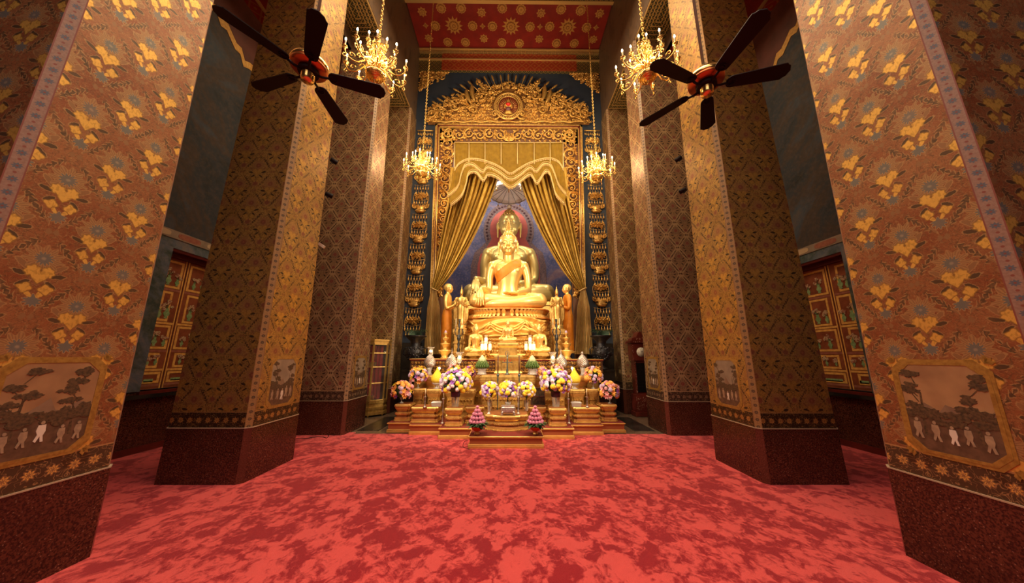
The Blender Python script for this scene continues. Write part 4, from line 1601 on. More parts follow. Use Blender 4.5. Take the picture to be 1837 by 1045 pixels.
m.prism([(ec.x + 0.11 * a, ec.z + 0.15 * b) for a, b in ((-0.6, -1), (0.6, -1), (0.9, -0.5), (0.7, 0.2), (0.45, 0.5), (0.2, 0.6), (0, 1.0), (-0.2, 0.6), (-0.45, 0.5), (-0.7, 0.2), (-0.9, -0.5))], fe, 0, 0.03)
for sg in (-1, 1):
    spiral(m, (ec.x + sg * 0.06, ec.z - 0.06), 0.045, 0, 1.2, sg, 0.010, fe, 0.04)
rosette(m, (ec.x, ec.z + 0.03), 0.05, 6, fe, 0.04)
m.build('embroidered_crest', noisy('crest_pink_gold', (0.66, 0.40, 0.26), (0.50, 0.30, 0.16), 40, 0.5), val)
# ------------------------------------------------------------------ statues
def fuse(mb, name, voxel, smooth=6, fac=0.5):
    """turn overlapping closed shapes into one continuous surface"""
    me = mb.mesh(name, [])
    fix_normals(me)
    o = bpy.data.objects.new(name, me)
    COL.objects.link(o)
    r = o.modifiers.new('r', 'REMESH')
    r.mode = 'VOXEL'
    r.voxel_size = voxel
    r.use_smooth_shade = True
    if smooth:
        s = o.modifiers.new('s', 'SMOOTH')
        s.iterations = smooth
        s.factor = fac
    dg = bpy.context.evaluated_depsgraph_get()
    dg.update()
    out = bpy.data.meshes.new_from_object(o.evaluated_get(dg))
    bpy.data.objects.remove(o)
    out.name = name
    out.polygons.foreach_set('use_smooth', [True] * len(out.polygons))
    return out


def put(me, name, mat, parent, scale=1.0, loc=(0, 0, 0), rz=0.0):
    o = bpy.data.objects.new(name, me)
    if mat is not None:
        me.materials.clear()
        me.materials.append(mat)
    COL.objects.link(o)
    o.parent = parent
    o.location = loc
    o.rotation_euler = (0, 0, rz)
    o.scale = (scale,) * 3
    return o


def rc(m, pts, n=16):
    """limb of rounded joints through (x, y, z, r)"""
    P = smooth_curve([tuple(p) for p in pts], max(8, 6 * (len(pts) - 1)))
    m.tube([p[:3] for p in P], [p[3] for p in P], n)
    for p in (P[0], P[-1]): m.ball(p[:3], p[3], 14, 10)


def oval(m, rows, n=28):
    """stack of ellipses (z, half width, front depth, back depth, y centre)"""
    P = smooth_curve([tuple(r) for r in rows], 4 * (len(rows) - 1))
    rings = []
    for z, w, df, db, yc in P:
        ring = []
        for j in range(n):
            t = 2 * pi * j / n
            x = w * cos(t)
            y = sin(t)
            ring.append((x, yc + (df if y < 0 else db) * y, z))
        rings.append(ring)
    m.loft(rings, smooth=True)


def hand(m, wrist, direc, palmn, L, curl=0.2, spread=0.10, thumb=1):
    """palm with four fingers of unequal length and a thumb on its side"""
    W = Vector(wrist)
    D = Vector(direc).normalized()
    N = Vector(palmn).normalized()
    N = (N - D * N.dot(D)).normalized()
    X = D.cross(N) * thumb
    pl = L * 0.46
    for k in range(4):
        o = (k - 1.5) * L * 0.125
        base = W + D * pl * 0.95 + X * o
        m.tube([W + X * o * 0.6, W + D * pl * 0.5 + X * o * 0.95, base], [L * 0.075, L * 0.085, L * 0.065], 10)
        m.ball(base, L * 0.066, 8, 6)
        fl = L * (0.50, 0.56, 0.52, 0.42)[k]
        d = (D + X * (k - 1.5) * spread).normalized()
        p = [base]
        q = base
        for j in range(3):
            a = curl * (j + 1)
            q = q + (d * cos(a) + N * sin(a)) * fl / 3
            p.append(q)
        m.tube(p, [L * 0.052, L * 0.047, L * 0.042, L * 0.034], 10)
        m.ball(p[-1], L * 0.036, 8, 6)
    b = W + D * pl * 0.30 - X * L * 0.17
    m.tube([W + D * pl * 0.12, b, b + D * L * 0.16 - X * L * 0.10 + N * L * 0.04, b + D * L * 0.34 - X * L * 0.11 + N * L * 0.06], [L * 0.08, L * 0.07, L * 0.055, L * 0.04], 10)
    m.ball(b + D * L * 0.34 - X * L * 0.11 + N * L * 0.06, L * 0.04, 8, 6)


def head_shapes(m, c, h, ears=True, yaw=0.0):
    """head of height h (chin to crown) centred at c, looking towards -y, turned by yaw"""
    R = Matrix.Rotation(yaw, 4, 'Z')
    C = Vector(c)
    T = lambda x, y, z: C + (R @ Vector((x * h, y * h, z * h)))

    def E(x, y, z, a, b_, c_): m.ball(T(x, y, z), (a * h, b_ * h, c_ * h), 22, 16, M=R.to_3x3())
    E(0, 0.04, 0.10, 0.385, 0.45, 0.40)        # skull
    E(0, -0.08, -0.10, 0.325, 0.335, 0.36)     # face
    E(0, -0.16, -0.36, 0.185, 0.21, 0.135)     # chin
    E(-0.15, -0.20, -0.17, 0.15, 0.15, 0.17)
    E(0.15, -0.20, -0.17, 0.15, 0.15, 0.17)
    m.tube([T(0, -0.385, 0.06), T(0, -0.425, -0.03), T(0, -0.470, -0.115), T(0, -0.46, -0.145)], [0.030 * h, 0.036 * h, 0.050 * h, 0.040 * h], 10)
    for s in (-1, 1):
        m.ball(T(s * 0.045, -0.425, -0.135), 0.038 * h, 8, 6)
        # brow
        m.tube([T(s * 0.03, -0.405, 0.055), T(s * 0.11, -0.405, 0.100), T(s * 0.21, -0.360, 0.095), T(s * 0.285, -0.27, 0.045)], [0.022 * h, 0.024 * h, 0.022 * h, 0.014 * h], 8)
        # lid
        m.ball(T(s * 0.145, -0.335, 0.010), (0.092 * h, 0.070 * h, 0.050 * h), 14, 10, M=R.to_3x3())
        m.tube([T(s * 0.055, -0.392, -0.012), T(s * 0.145, -0.404, -0.030), T(s * 0.235, -0.335, 0.0)], [0.010 * h, 0.014 * h, 0.008 * h], 6)
        # lips
        m.tube([T(0, -0.432, -0.238), T(s * 0.05, -0.425, -0.228), T(s * 0.12, -0.375, -0.235)], [0.027 * h, 0.026 * h, 0.010 * h], 8)
        m.tube([T(0, -0.420, -0.280), T(s * 0.05, -0.408, -0.276), T(s * 0.10, -0.375, -0.250)], [0.030 * h, 0.026 * h, 0.010 * h], 8)
        if ears:
            m.tube([T(s * 0.365, 0.03, 0.07), T(s * 0.405, 0.02, 0.12), T(s * 0.415, 0.03, 0.0), T(s * 0.405, 0.02, -0.16), T(s * 0.405, 0.01, -0.40)],
                   [0.03 * h, 0.055 * h, 0.060 * h, 0.042 * h, 0.030 * h], 10)
            m.ball(T(s * 0.405, 0.01, -0.40), 0.036 * h, 8, 6)


def curls(c, h, spike=0.9, rows=9, size=0.042, top=True):
    """rows of small pointed curls over the skull and the crown bump"""
    m = MB()
    C = Vector(c)
    for i in range(rows + 1):
        el = radians(4) + (pi / 2 - radians(8)) * i / rows
        n = max(5, int(26 * cos(el)))
        for j in range(n):
            az = 2 * pi * (j + 0.5 * (i % 2)) / n
            x, y = cos(az), sin(az)
            front = -y
            if front > 0.15 and el < radians(18 + 22 * front): continue
            d = Vector((x * cos(el) * 0.385, y * cos(el) * 0.45, sin(el) * 0.40))
            p = C + Vector((0, 0.04, 0.10)) * h + d * h
            nrm = d.normalized()
            m.tube([p - nrm * size * 0.3 * h, p + nrm * size * 0.5 * h, p + nrm * (size * 0.5 + spike * size) * h], [size * 0.62 * h, size * 0.55 * h, size * 0.12 * h], 6)
    if top:
        for i in range(4):
            zc_, rr = 0.50 + i * 0.055, (0.20, 0.175, 0.13, 0.07)[i]
            n = (13, 11, 8, 4)[i]
            for j in range(n):
                az = 2 * pi * (j + 0.5 * (i % 2)) / n
                p = C + Vector((rr * cos(az), rr * sin(az) + 0.06, zc_)) * h
                d = Vector((cos(az) * 0.8, sin(az) * 0.8, 0.7)).normalized()
                m.tube([p - d * size * .4 * h, p + d * size * .5 * h, p + d * (size * 0.5 + spike * size) * h], [size * 0.65 * h, size * 0.55 * h, size * 0.12 * h], 6)
    return m


def seated(voxel, big=False):
    """figure seated cross-legged, one hand over the shin, the other in the lap; knees one unit apart"""
    m = MB()
    oval(m, [(0.02, 0.20, 0.13, 0.13, 0.02), (0.10, 0.215, 0.14, 0.14, 0.02), (0.20, 0.165, 0.115, 0.11, 0.01), (0.29, 0.140, 0.10, 0.095, 0.0), (0.38, 0.165, 0.11, 0.10, 0.0),
             (0.46, 0.200, 0.125, 0.11, 0.0), (0.53, 0.215, 0.115, 0.105, 0.0), (0.575, 0.17, 0.085, 0.085, 0.005), (0.605, 0.09, 0.06, 0.06, 0.01)])
    for s in (-1, 1):
        m.ball((s * 0.088, -0.060, 0.480), (0.088, 0.052, 0.052), 16, 10)
        m.ball((s * 0.215, 0.0, 0.535), (0.072, 0.070, 0.062), 16, 10)
        rc(m, [(s * 0.07, 0.01, 0.585, 0.045), (s * 0.15, 0.005, 0.570, 0.050), (s * 0.225, 0.0, 0.535, 0.062)])
        # thigh
        rc(m, [(s * 0.14, 0.0, 0.11, 0.105), (s * 0.28, -0.10, 0.115, 0.098), (s * 0.405, -0.19, 0.105, 0.086)])
    # shins, the viewer's left one above
    rc(m, [(0.405, -0.20, 0.092, 0.078), (0.22, -0.29, 0.070, 0.068), (0.02, -0.31, 0.052, 0.052), (-0.16, -0.30, 0.048, 0.046), (-0.26, -0.27, 0.042, 0.036)])
    rc(m, [(-0.405, -0.20, 0.098, 0.078), (-0.22, -0.26, 0.102, 0.066), (0.0, -0.26, 0.102, 0.052), (0.16, -0.23, 0.118, 0.044), (0.26, -0.19, 0.138, 0.036)])
    # arms
    rc(m, [(-0.232, 0.0, 0.535, 0.060), (-0.262, -0.005, 0.42, 0.054), (-0.262, -0.01, 0.30, 0.048), (-0.272, -0.04, 0.235, 0.044), (-0.305, -0.17, 0.225, 0.040), (-0.335, -0.295, 0.212, 0.031)])
    hand(m, (-0.337, -0.315, 0.200), (-0.02, -0.16, -1.0), (0, 1, -0.3), 0.185, 0.03, 0.10, -1)
    rc(m, [(0.232, 0.0, 0.535, 0.060), (0.270, -0.005, 0.42, 0.054), (0.278, -0.02, 0.31, 0.048), (0.265, -0.06, 0.24, 0.044), (0.195, -0.17, 0.205, 0.038), (0.125, -0.245, 0.186, 0.030)])
    hand(m, (0.120, -0.250, 0.180), (-1, -0.14, -0.05), (0, 0.15, 1), 0.185, 0.08, 0.05, -1)
    kx = 1.05 if big else 0.95
    m.v = [(x * (1 + (kx - 1) * min(1, max(0, (z - 0.2) / 0.1))), y, z if z < 0.12 else 0.12 + (z - 0.12) * 1.17) for x, y, z in m.v]
    rc(m, [(0, 0.01, 0.64, 0.085), (0, 0.005, 0.71, 0.076), (0, 0.0, 0.80, 0.076)])
    hc, h = (0, -0.01, 0.902), 0.312
    if big: hc, h = (0, -0.02, 0.935), 0.325
    head_shapes(m, hc, h)
    m.ball((hc[0], hc[1] + 0.06 * h, hc[2] + 0.52 * h), (0.19 * h, 0.19 * h, 0.16 * h), 18, 12)
    return fuse(m, 'seated_body', voxel, 3, 0.5), hc, h


def conform(me, test, push, thick, name):
    """a cloth lying on the body: the faces that pass the test, lifted off the skin"""
    src = [(p.vertices[:], p.center.copy()) for p in me.polygons if test(p.center, p.normal)]
    idx = {}
    vs = []
    for f, _ in src:
        for v in f:
            if v not in idx:
                idx[v] = len(vs)
                q = me.vertices[v]
                vs.append(tuple(q.co + q.normal * push))
    out = bpy.data.meshes.new(name)
    out.from_pydata(vs, [], [tuple(idx[v] for v in f) for f, _ in src])
    out.polygons.foreach_set('use_smooth', [True] * len(out.polygons))
    out.update()
    o = bpy.data.objects.new(name, out)
    COL.objects.link(o)
    s = o.modifiers.new('s', 'SOLIDIFY'); s.thickness = thick; s.offset = -1
    w = o.modifiers.new('w', 'SMOOTH'); w.iterations = 3
    dg = bpy.context.evaluated_depsgraph_get(); dg.update()
    me2 = bpy.data.meshes.new_from_object(o.evaluated_get(dg))
    bpy.data.objects.remove(o)
    me2.name = name
    return me2


# front statue: orange sash, pointed finial
Wf = 2.28
zb = at(912, 552, 8.45).z
front = thing('seated_buddha_statue', 'bright gold seated statue with orange sash and pointed finial, before the larger one', 'statue', (0, 9.12, zb))
body, hc, h = seated(0.0052)
put(body, 'body', M_GOLD_STATUE, front, Wf)
put(conform(body, lambda c, n: (abs((c.z - 0.635) - 0.74 * (c.x - 0.12)) < 0.075) and -0.200 < c.x < 0.175 and 0.30 < c.z < 0.70,
            0.006, 0.005, 'orange_sash'), 'orange_sash', M_ORANGE, front, Wf)
m = curls(hc, h, 1.1)
put(m.mesh('hair_curls', []), 'hair_curls', M_GOLD, front, Wf)
m = MB()
zt = hc[2] + 0.66 * h
m.lathe([(0.030, zt), (0.036, zt + 0.015), (0.024, zt + 0.03), (0.022, zt + 0.045), (0.014, zt + 0.09), (0.007, zt + 0.15), (0.001, zt + 0.20)], 12, (0, 0.015, 0))
for k in range(5):
    for sg in (-1, 1):
        z = zt + 0.015 + k * 0.028
        w_ = 0.034 - k * 0.005
        m.tube([(sg * w_ * 0.4, 0.012, z - 0.01), (sg * w_, 0.010, z + 0.005), (sg * w_ * 1.05, 0.010, z + 0.03)], [0.007, 0.006, 0.001], 5)
        m.tube([(0, 0.015 - w_ * .4, z - 0.01), (0, 0.015 - w_, z + 0.01), (0, 0.015 - w_, z + 0.03)], [0.007, 0.006, 0.001], 5)
put(m.mesh('flame_finial', []), 'flame_finial', M_GOLD, front, Wf)

# the larger statue behind
Wb = 3.24
zb2 = at(912, 541, 10.15).z
bigs = thing('seated_buddha_statue', 'larger pale gold seated statue with white painted eyes, behind the sashed one', 'statue', (0.02, 11.0, zb2))
body2, hc2, h2 = seated(0.0065, True)
body2.transform(Matrix.Scale(1.0, 4))
put(body2, 'body', M_GOLD_STATUE2, bigs, Wb)
m = curls(hc2, h2, 0.5, 11, 0.036)
put(m.mesh('hair_curls', []), 'hair_curls', M_GOLD_STATUE, bigs, Wb)
M_EYE = material('painted_eye', (0.62, 0.58, 0.48), 0.4)
for s in (-1, 1):
    m = MB()
    c = Vector(hc2) + Vector((s * 0.148, -0.387, -0.004)) * h2
    m.ball(c, (0.078 * h2, 0.018 * h2, 0.017 * h2), 14, 8)
    e_ = put(m.mesh('eye_white', []), 'eye_white', M_EYE, bigs, Wb)
    m = MB()
    m.ball(c + Vector((0, -0.012 * h2, -0.002 * h2)), (0.020 * h2, 0.008 * h2, 0.014 * h2), 10, 6)
    put(m.mesh('iris', []), 'iris', M_BLACK, bigs, Wb)
m = MB()
m.lathe([(0.0, 0), (0.02, 0.004), (0.030, 0.02), (0.030, 0.035), (0.02, 0.05), (0, 0.055)], 14, (0, 0.0, hc2[2] + 0.70 * h2))
put(m.mesh('crown_orb', []), 'crown_orb', M_WHITE, bigs, Wb)
# robe fold across the chest of the large statue
put(conform(body2, lambda c, n: abs((c.z - 0.54) - 0.75 * (c.x - 0.0)) < 0.014 and c.y < 0 and -0.19 < c.x < 0.13 and 0.3 < c.z, 0.004, 0.006, 'robe_edge'), 'robe_edge', M_GOLD_STATUE2, bigs, Wb)

# platform that carries the large statue
m = MB()
m.box(-2.0, 2.0, 10.14, 12.0, 0.0, zb2 - 0.12)
m.box(-2.0, 2.0, 10.08, 12.0, zb2 - 0.12, zb2)
o = m.build('statue_platform', M_GOLD_OLD)
tag(o, 'high gilded platform under the larger pale gold statue', 'platform')

# red halo with scalloped dark border painted relief on the sanctuary wall
halo = thing('halo_screen', 'red arched halo panel with dark flame border behind the larger statue', 'halo', (0.0, 12.25, zb2))
m = MB()
fh = wallfn(12.29)


def halo_pts(k):
    pts = []
    zh = at(912, 412, 12.28).z
    zs_ = at(912, 455, 12.28).z
    for i in range(60):
        t = -0.15 * pi + (1.3 * pi) * i / 59
        pts.append((k * 0.80 * cos(t), zh + k * 0.92 * sin(t)))
    e_ = k - 1.0
    side = [(-(1.0 + e_ * .6), zs_ + .10 + e_ * .4), (-(1.18 + e_ * .7), zs_ - .05 + e_ * .3), (-(1.28 + e_ * .8), zs_ - .5), (-(1.30 + e_ * .8), zs_ - 2.4)]
    return pts + side + [(-x, z) for x, z in reversed(side)]


m.prism(halo_pts(1.34), fh, 0.0, 0.03); m.build('halo_border', M_HALO_DARK, halo)
m = MB(); m.prism(halo_pts(1.0), fh, 0.0, 0.05); m.build('halo_field', M_HALO, halo)
m = MB()
P = halo_pts(1.17)[:60]
for i, p in enumerate(P):
    if i % 2 == 0: rosette(m, p, 0.07, 6, fh, 0.03, i)
m.build('halo_rosettes', M_HALO_DARK, halo)

# white umbrella over the large statue
um = thing('ceremonial_umbrella', 'white ribbed ceremonial umbrella with scalloped rim hanging over the larger statue', 'umbrella', (0.0, 10.7, 7.55))
uz = at(912, 366, 11.35).z + 0.05
ub = MB()
n = 32
R0 = 0.74
rings = []
for r, z in ((R0, 0.0), (R0 * 1.02, 0.16), (R0 * 0.75, 0.30), (R0 * 0.4, 0.40), (0.03, 0.46)):
    rings.append([(r * cos(2 * pi * j / n), 10.7 + r * sin(2 * pi * j / n), uz + z - (0.05 * (j % 2) if z == 0 else 0)) for j in range(n)])
ub.loft(rings, caps=False, smooth=False)
M_UMB = noisy('umbrella_silk', (0.78, 0.72, 0.72), (0.86, 0.80, 0.78), 6, 0.7)
ub.build('canopy', M_UMB, um)
rb = MB()
for j in range(16):
    a = 2 * pi * j / 16
    rb.tube([(0, 10.7, uz + 0.34), (R0 * .5 * cos(a), 10.7 + R0 * .5 * sin(a), uz + 0.20), (R0 * cos(a), 10.7 + R0 * sin(a), uz + 0.04)], 0.010, 5)
rb.tube([(R0 * cos(t), 10.7 + R0 * sin(t), uz + 0.01) for t in [2 * pi * i / 40 for i in range(40)]], 0.015, 5, closed=True)
rb.build('umbrella_rib', material('umbrella_rib_grey', (0.22, 0.20, 0.22), 0.5), um)
rb = MB(); rb.tube([(0, 10.7, uz + 0.1), (0, 10.7, 10.3)], 0.02, 8); rb.build('hanging_rod', M_BRASS, um)
for j in range(10):
    a = 2 * pi * j / 10 + 0.3
    rb = MB()
    x, y = R0 * cos(a), 10.7 + R0 * sin(a)
    rb.tube([(x, y, uz - 0.02), (x, y, uz - 0.08), (x, y, uz - 0.10), (x, y, uz - 0.17)], [0.004, 0.006, 0.03, 0.02], 6)
    rb.build('pendant', M_GOLD, um)

# ------------------------------------------------------------------ the throne of the front statue
th = thing('lotus_throne', 'tall gilded throne with a row of lotus petals and draped cloth under the front statue', 'throne', (0, 9.12, 1.42))


def sup(t, a, b, p=0.75):
    return (a * (abs(cos(t)) ** p) * (1 if cos(t) > 0 else -1), b * (abs(sin(t)) ** p) * (1 if sin(t) > 0 else -1))


def slab(m, a, b, z0, z1, n=56, p=0.75, rnd=0.0):
    zs = ((z0, -rnd), (z0 + (z1 - z0) * 0.25, 0), (z0 + (z1 - z0) * 0.75, 0), (z1, -rnd)) if rnd else ((z0, 0), (z1, 0))
    m.loft([[(sup(2 * pi * j / n, a + o, b + o, p)[0], 9.12 + sup(2 * pi * j / n, a + o, b + o, p)[1], z) for j in range(n)] for z, o in zs], smooth=False)


zl = zb
m = MB()
slab(m, 1.22, 0.80, zl - 0.05, zl, rnd=0.02)
slab(m, 1.02, 0.66, zl - 0.24, zl - 0.05)
slab(m, 1.28, 0.84, zl - 0.30, zl - 0.24, rnd=0.02)
m.build('lotus_core', noisy('throne_red_gold', (0.62, 0.22, 0.05), (0.75, 0.36, 0.08), 8, 0.4, 0.4), th)
n = 66
PETS = [MB(), MB()]
for j in range(n):
    t = 2 * pi * j / n
    x, y = sup(t, 1.06, 0.70)
    nx_, ny_ = x / 1.06 ** 2, y / 0.70 ** 2
    L = sqrt(nx_ ** 2 + ny_ ** 2); nx_, ny_ = nx_ / L, ny_ / L
    for pet, (z0, z1, w, o) in zip(PETS, ((zl - 0.16, zl - 0.045, 0.060, 0.10), (zl - 0.14, zl - 0.235, 0.056, 0.12))):
        tx, ty = -ny_, nx_
        P = lambda a, bb, zz: (x + nx_ * bb + tx * a, 9.12 + y + ny_ * bb + ty * a, zz)
        zm = (z0 + z1) / 2
        pet.add([P(-w * .7, 0.0, z0), P(w * .7, 0.0, z0), P(w, o * .7, zm), P(w * .5, o, z1), P(0, o * 1.15, z1 + (z1 - z0) * .12), P(-w * .5, o, z1), P(-w, o * .7, zm), P(0, o * 1.1, zm), P(0, o * .4, z0)],
                [(0, 8, 7, 6), (8, 1, 2, 7), (7, 2, 3, 4), (6, 7, 4, 5)], smooth=True)
for pet in PETS: pet.build('petal_band', M_GOLD, th)
# cloth draped round the throne
zc0, zc1 = at(912, 600, 8.4).z, zl - 0.30
cl = MB()


def drape(a, t):
    th_ = pi + pi * a
    x, y = sup(th_, 1.24 - 0.10 * sin(pi * t), 0.84, 0.8)
    w = 0.020 * sin(a * 60 + 6 * sin(a * 9)) * (0.3 + t) + 0.035 * sin(t * 16 + 2.4 * cos(a * 12.56) + 3 * a)
    L = sqrt(x * x + y * y)
    sag = 0.05 * abs(sin(a * pi * 3))
    return (x * (1 + w / L), 9.12 + y * (1 + w / L) - 0.02, zc1 - (zc1 - zc0) * t - sag * t + 0.03 * sin(a * 14))


cl.grid(drape, 200, 26)
for k in range(5):       # looped swags
    a0, a1 = k / 5, (k + 1) / 5
    for q in range(3):
        pts = []
        for i in range(13):
            t = i / 12
            a = a0 + (a1 - a0) * t
            p = drape(a, 0.18 + 0.14 * q + 0.42 * sin(pi * t))
            pts.append((p[0] * 1.02, 9.12 + (p[1] - 9.12) * 1.03, p[2]))
        cl.tube(pts, [0.028 + 0.008 * sin(pi * i / 12) for i in range(13)], 6)
cl.build('draped_cloth', noisy('gold_orange_cloth', (0.84, 0.54, 0.16), (0.74, 0.40, 0.08), 4, 0.42, 0.35), th)
m = MB()
for (a, b_, z0, z1, r_) in ((1.10, 0.76, 1.95, zc0 + 0.05, 0.02), (1.15, 0.82, 1.89, 1.95, 0.02), (1.04, 0.72, 1.74, 1.89, 0), (1.15, 0.86, 1.68, 1.74, 0.02), (1.08, 0.78, 1.54, 1.68, 0), (1.16, 0.90, 1.42, 1.54, 0.02)):
    slab(m, a, b_, z0, z1, p=0.55, rnd=r_)
m.build('throne_base', M_GOLD, th)
m = MB()
for (a, b_, z, R, n) in ((1.07, 0.75, 1.815, 0.045, 74), (1.11, 0.81, 1.61, 0.045, 80), (1.16, 0.83, 1.92, 0.022, 120), (1.16, 0.87, 1.71, 0.022, 126), (1.17, 0.91, 1.48, 0.022, 130)):
    for j in range(n):
        x, y = sup(2 * pi * j / n, a, b_, 0.55)
        if y > 0.2: continue
        m.ball((x, 9.12 + y, z), (R, R * .8, R), 6, 4)
        if R > 0.04:
            m.tube([(x, 9.12 + y - 0.04, z - 0.06), (x + 0.02, 9.12 + y - 0.05, z), (x, 9.12 + y - 0.03, z + 0.06)], [0.006, 0.02, 0.004], 4)
m.build('bead_moulding', M_GOLD_OLD, th)


# ------------------------------------------------------------------ standing and small seated figures
def standing_monk(name, label, x, y, zbase, H, face, robe_over, group=None):
    root = thing(name, label, 'statue', (x, y, zbase), group=group)
    m = MB()
    yaw = face * pi / 2          # -y turned towards +x (face=1) or -x
    R = Matrix.Rotation(yaw, 4, 'Z')
    hh = H / 7.2
    oval(m, [(0.0, 0.10, .10, .10, 0), (H * .03, 0.135, .13, .13, 0), (H * .25, 0.15, .13, .13, 0), (H * .48, 0.165, .125, .13, 0), (H * .56, .15, .11, .11, 0), (H * .62, 0.135, .10, .10, 0), (H * .72, .175, .115, .11, 0), (H * .80, .19, .10, .10, 0), (H * .835, .10, .06, .06, 0)])
    rc(m, [(0, 0, H * .82, .06), (0, 0, H * .87, .05)])
    for s in (-1, 1):
        rc(m, [(s * .185, 0, H * .79, .055), (s * .215, .01, H * .69, .046), (s * .20, -.02, H * .615, .042), (s * .12, -.14, H * .64, .034), (s * .035, -.215, H * .685, .024)])
        hand(m, (s * .032, -.22, H * .69), (0, -0.25, 1), (-s, 0, 0), 0.19, 0.0, 0.0, s)
    head_shapes(m, (0, -0.01, H * .925), hh * 1.05)
    b0 = fuse(m, 'monk_body', 0.012, 3)
    put(b0, 'body', M_GOLD_STATUE, root, 1.0, rz=yaw)

    def test(c, n):
        lower = c.z < H * .60 and abs(c.x) < .19 and c.y > -.16
        if robe_over:
            return (c.z < H * .60 and c.y > -.16) or (c.z < H * .83 and abs(c.x) < .27 and c.y > -.135 and (c.x * face < .17 or True) and c.z > H * .5)
        return lower
    put(conform(b0, test, 0.012, 0.01, 'robe'), 'robe', M_ORANGE, root, 1.0, rz=yaw)
    m = MB(); m.lathe([(0.2, -0.05), (0.22, -0.03), (0.18, 0.0), (0.16, 0.01)], 16)
    put(m.mesh('lotus_foot', []), 'lotus_foot', M_GOLD, root)
    return root


def monk_at(px, v0, v1, Y):
    a, b_ = at(px, v0, Y), at(px, v1, Y)
    return b_.x, b_.z, a.z - b_.z


x, z, H = monk_at(799, 508, 630, 8.62)
standing_monk('standing_disciple_statue', 'gold disciple statue in an orange skirt with raised joined hands, beside the left curtain', x, 8.62, z, H, 1, False, 'praying disciple statues')
x, z, H = monk_at(1021, 509, 630, 8.62)
standing_monk('standing_disciple_statue', 'disciple statue in a full orange robe with raised joined hands, beside the right curtain', x, 8.62, z, H, -1, True, 'praying disciple statues')


def standing_crowned(label, x, y, zbase, H, s):
    root = thing('standing_crowned_statue', label, 'statue', (x, y, zbase), group='slim crowned standing statues')
    m = MB()
    oval(m, [(0.0, .08, .08, .08, 0), (H * .03, .115, .10, .10, 0), (H * .22, .115, .09, .09, 0), (H * .42, .125, .09, .09, 0), (H * .50, .105, .075, .075, 0), (H * .58, .13, .085, .08, 0), (H * .66, .145, .075, .07, 0), (H * .69, .06, .05, .05, 0)])
    rc(m, [(0, 0, H * .68, .04), (0, 0, H * .73, .036)])
    for q in (-1, 1):
        rc(m, [(q * .14, 0, H * .655, .040), (q * .185, .0, H * .56, .034), (q * .19, -.03, H * .47, .030), (q * .12, -.11, H * .50, .024)])
        hand(m, (q * .115, -.12, H * .50), (-q * .3, -0.3, .6), (0, 1, 0), 0.11, .1, .05, q)
    head_shapes(m, (0, -0.01, H * .775), H * .105)
    m.lathe([(0.045, H * .80), (0.055, H * .825), (0.035, H * .85), (0.038, H * .865), (0.022, H * .89), (0.012, H * .94), (0.002, H)], 12)
    # robe wings
    for q in (-1, 1):
        m.tube([(q * .16, .02, H * .55), (q * .21, .02, H * .35), (q * .20, .02, H * .15), (q * .14, .02, H * .06)], [.03, .035, .03, .02], 8)
        m.tube([(q * .13, .02, H * .5), (q * .16, .02, H * .3), (q * .13, .02, H * .08)], [.03, .045, .03], 8)
    bo = put(fuse(m, 'crowned_body', 0.011, 2), 'body', M_GOLD_OLD, root)
    bo.scale = (0.86, 0.9, 1.0)
    m = MB(); m.lathe([(0.17, -0.12), (0.18, -0.09), (0.13, -0.06), (0.17, -0.02), (0.14, 0.0)], 16)
    put(m.mesh('pedestal', []), 'pedestal', M_GOLD, root)
    return root


for s, px in ((-1, 826), (1, 1000)):
    x, z, H = monk_at(px, 510, 583, 8.30)
    standing_crowned('slim gold standing statue with pointed crown, %s of the lotus throne' % ('left' if s < 0 else 'right'), x, 8.30, z, H, s)
    m = MB()
    # carved pier that carries it
    m.box(x - 0.13, x + 0.13, 8.17, 8.43, 1.42, z - 0.20)
    m.box(x - 0.17, x + 0.17, 8.13, 8.47, z - 0.20, z - 0.12)
    for k in range(3):
        zz = 1.55 + k * 0.25
        m.box(x - 0.155, x + 0.155, 8.14, 8.46, zz, zz + 0.05)
    o = m.build('statue_pier', M_GOLD_OLD)
    tag(o, 'carved gilded pier under the %s slim crowned statue' % ('left' if s < 0 else 'right'), 'pedestal', 'piers under the slim crowned statues')

small, hcs, hs = seated(0.013)
for (px, v0, v1, Y, lab, rot) in ((853, 580, 632, 7.95, 'small gold seated monk statue to the left of the middle one', 0.35), (911, 573, 612, 7.60, 'smallest gold seated statue on the central stepped pedestal', 0.0), (968, 580, 632, 7.95, 'small gold seated monk statue to the right of the middle one', -0.35)):
    x, z, H = monk_at(px, v0, v1, Y)
    r = thing('seated_monk_statue', lab, 'statue', (x, Y, z), rot, group='small gold seated statues before the throne')
    sc = H / 1.12
    put(small, 'body', M_GOLD_STATUE, r, sc)
    put(conform(small, lambda c, n: c.z < 0.60 and c.z > 0.03 and not (c.x > 0.05 and c.z > 0.36 and c.y < 0.05) and abs(c.x) < 0.26 and c.y > -0.15, 0.012, 0.01, 'gilt_robe'), 'gilt_robe', M_GOLD, r, sc)
    m = MB(); m.box(-0.42, 0.42, -0.38, 0.18, -0.07, 0.0); m.box(-0.46, 0.46, -0.42, 0.22, -0.12, -0.07)
    put(m.mesh('plinth', []), 'plinth', M_GOLD, r, sc)
# ------------------------------------------------------------------ the altar
def atz(u, v, z):
    q = at(u, v, 5.0)
    t = (z - CAM_POS.z) / (q.z - CAM_POS.z)
    return Vector((CAM_POS.x + (q.x - CAM_POS.x) * t, (q.y - CAM_POS.y) * t, z))


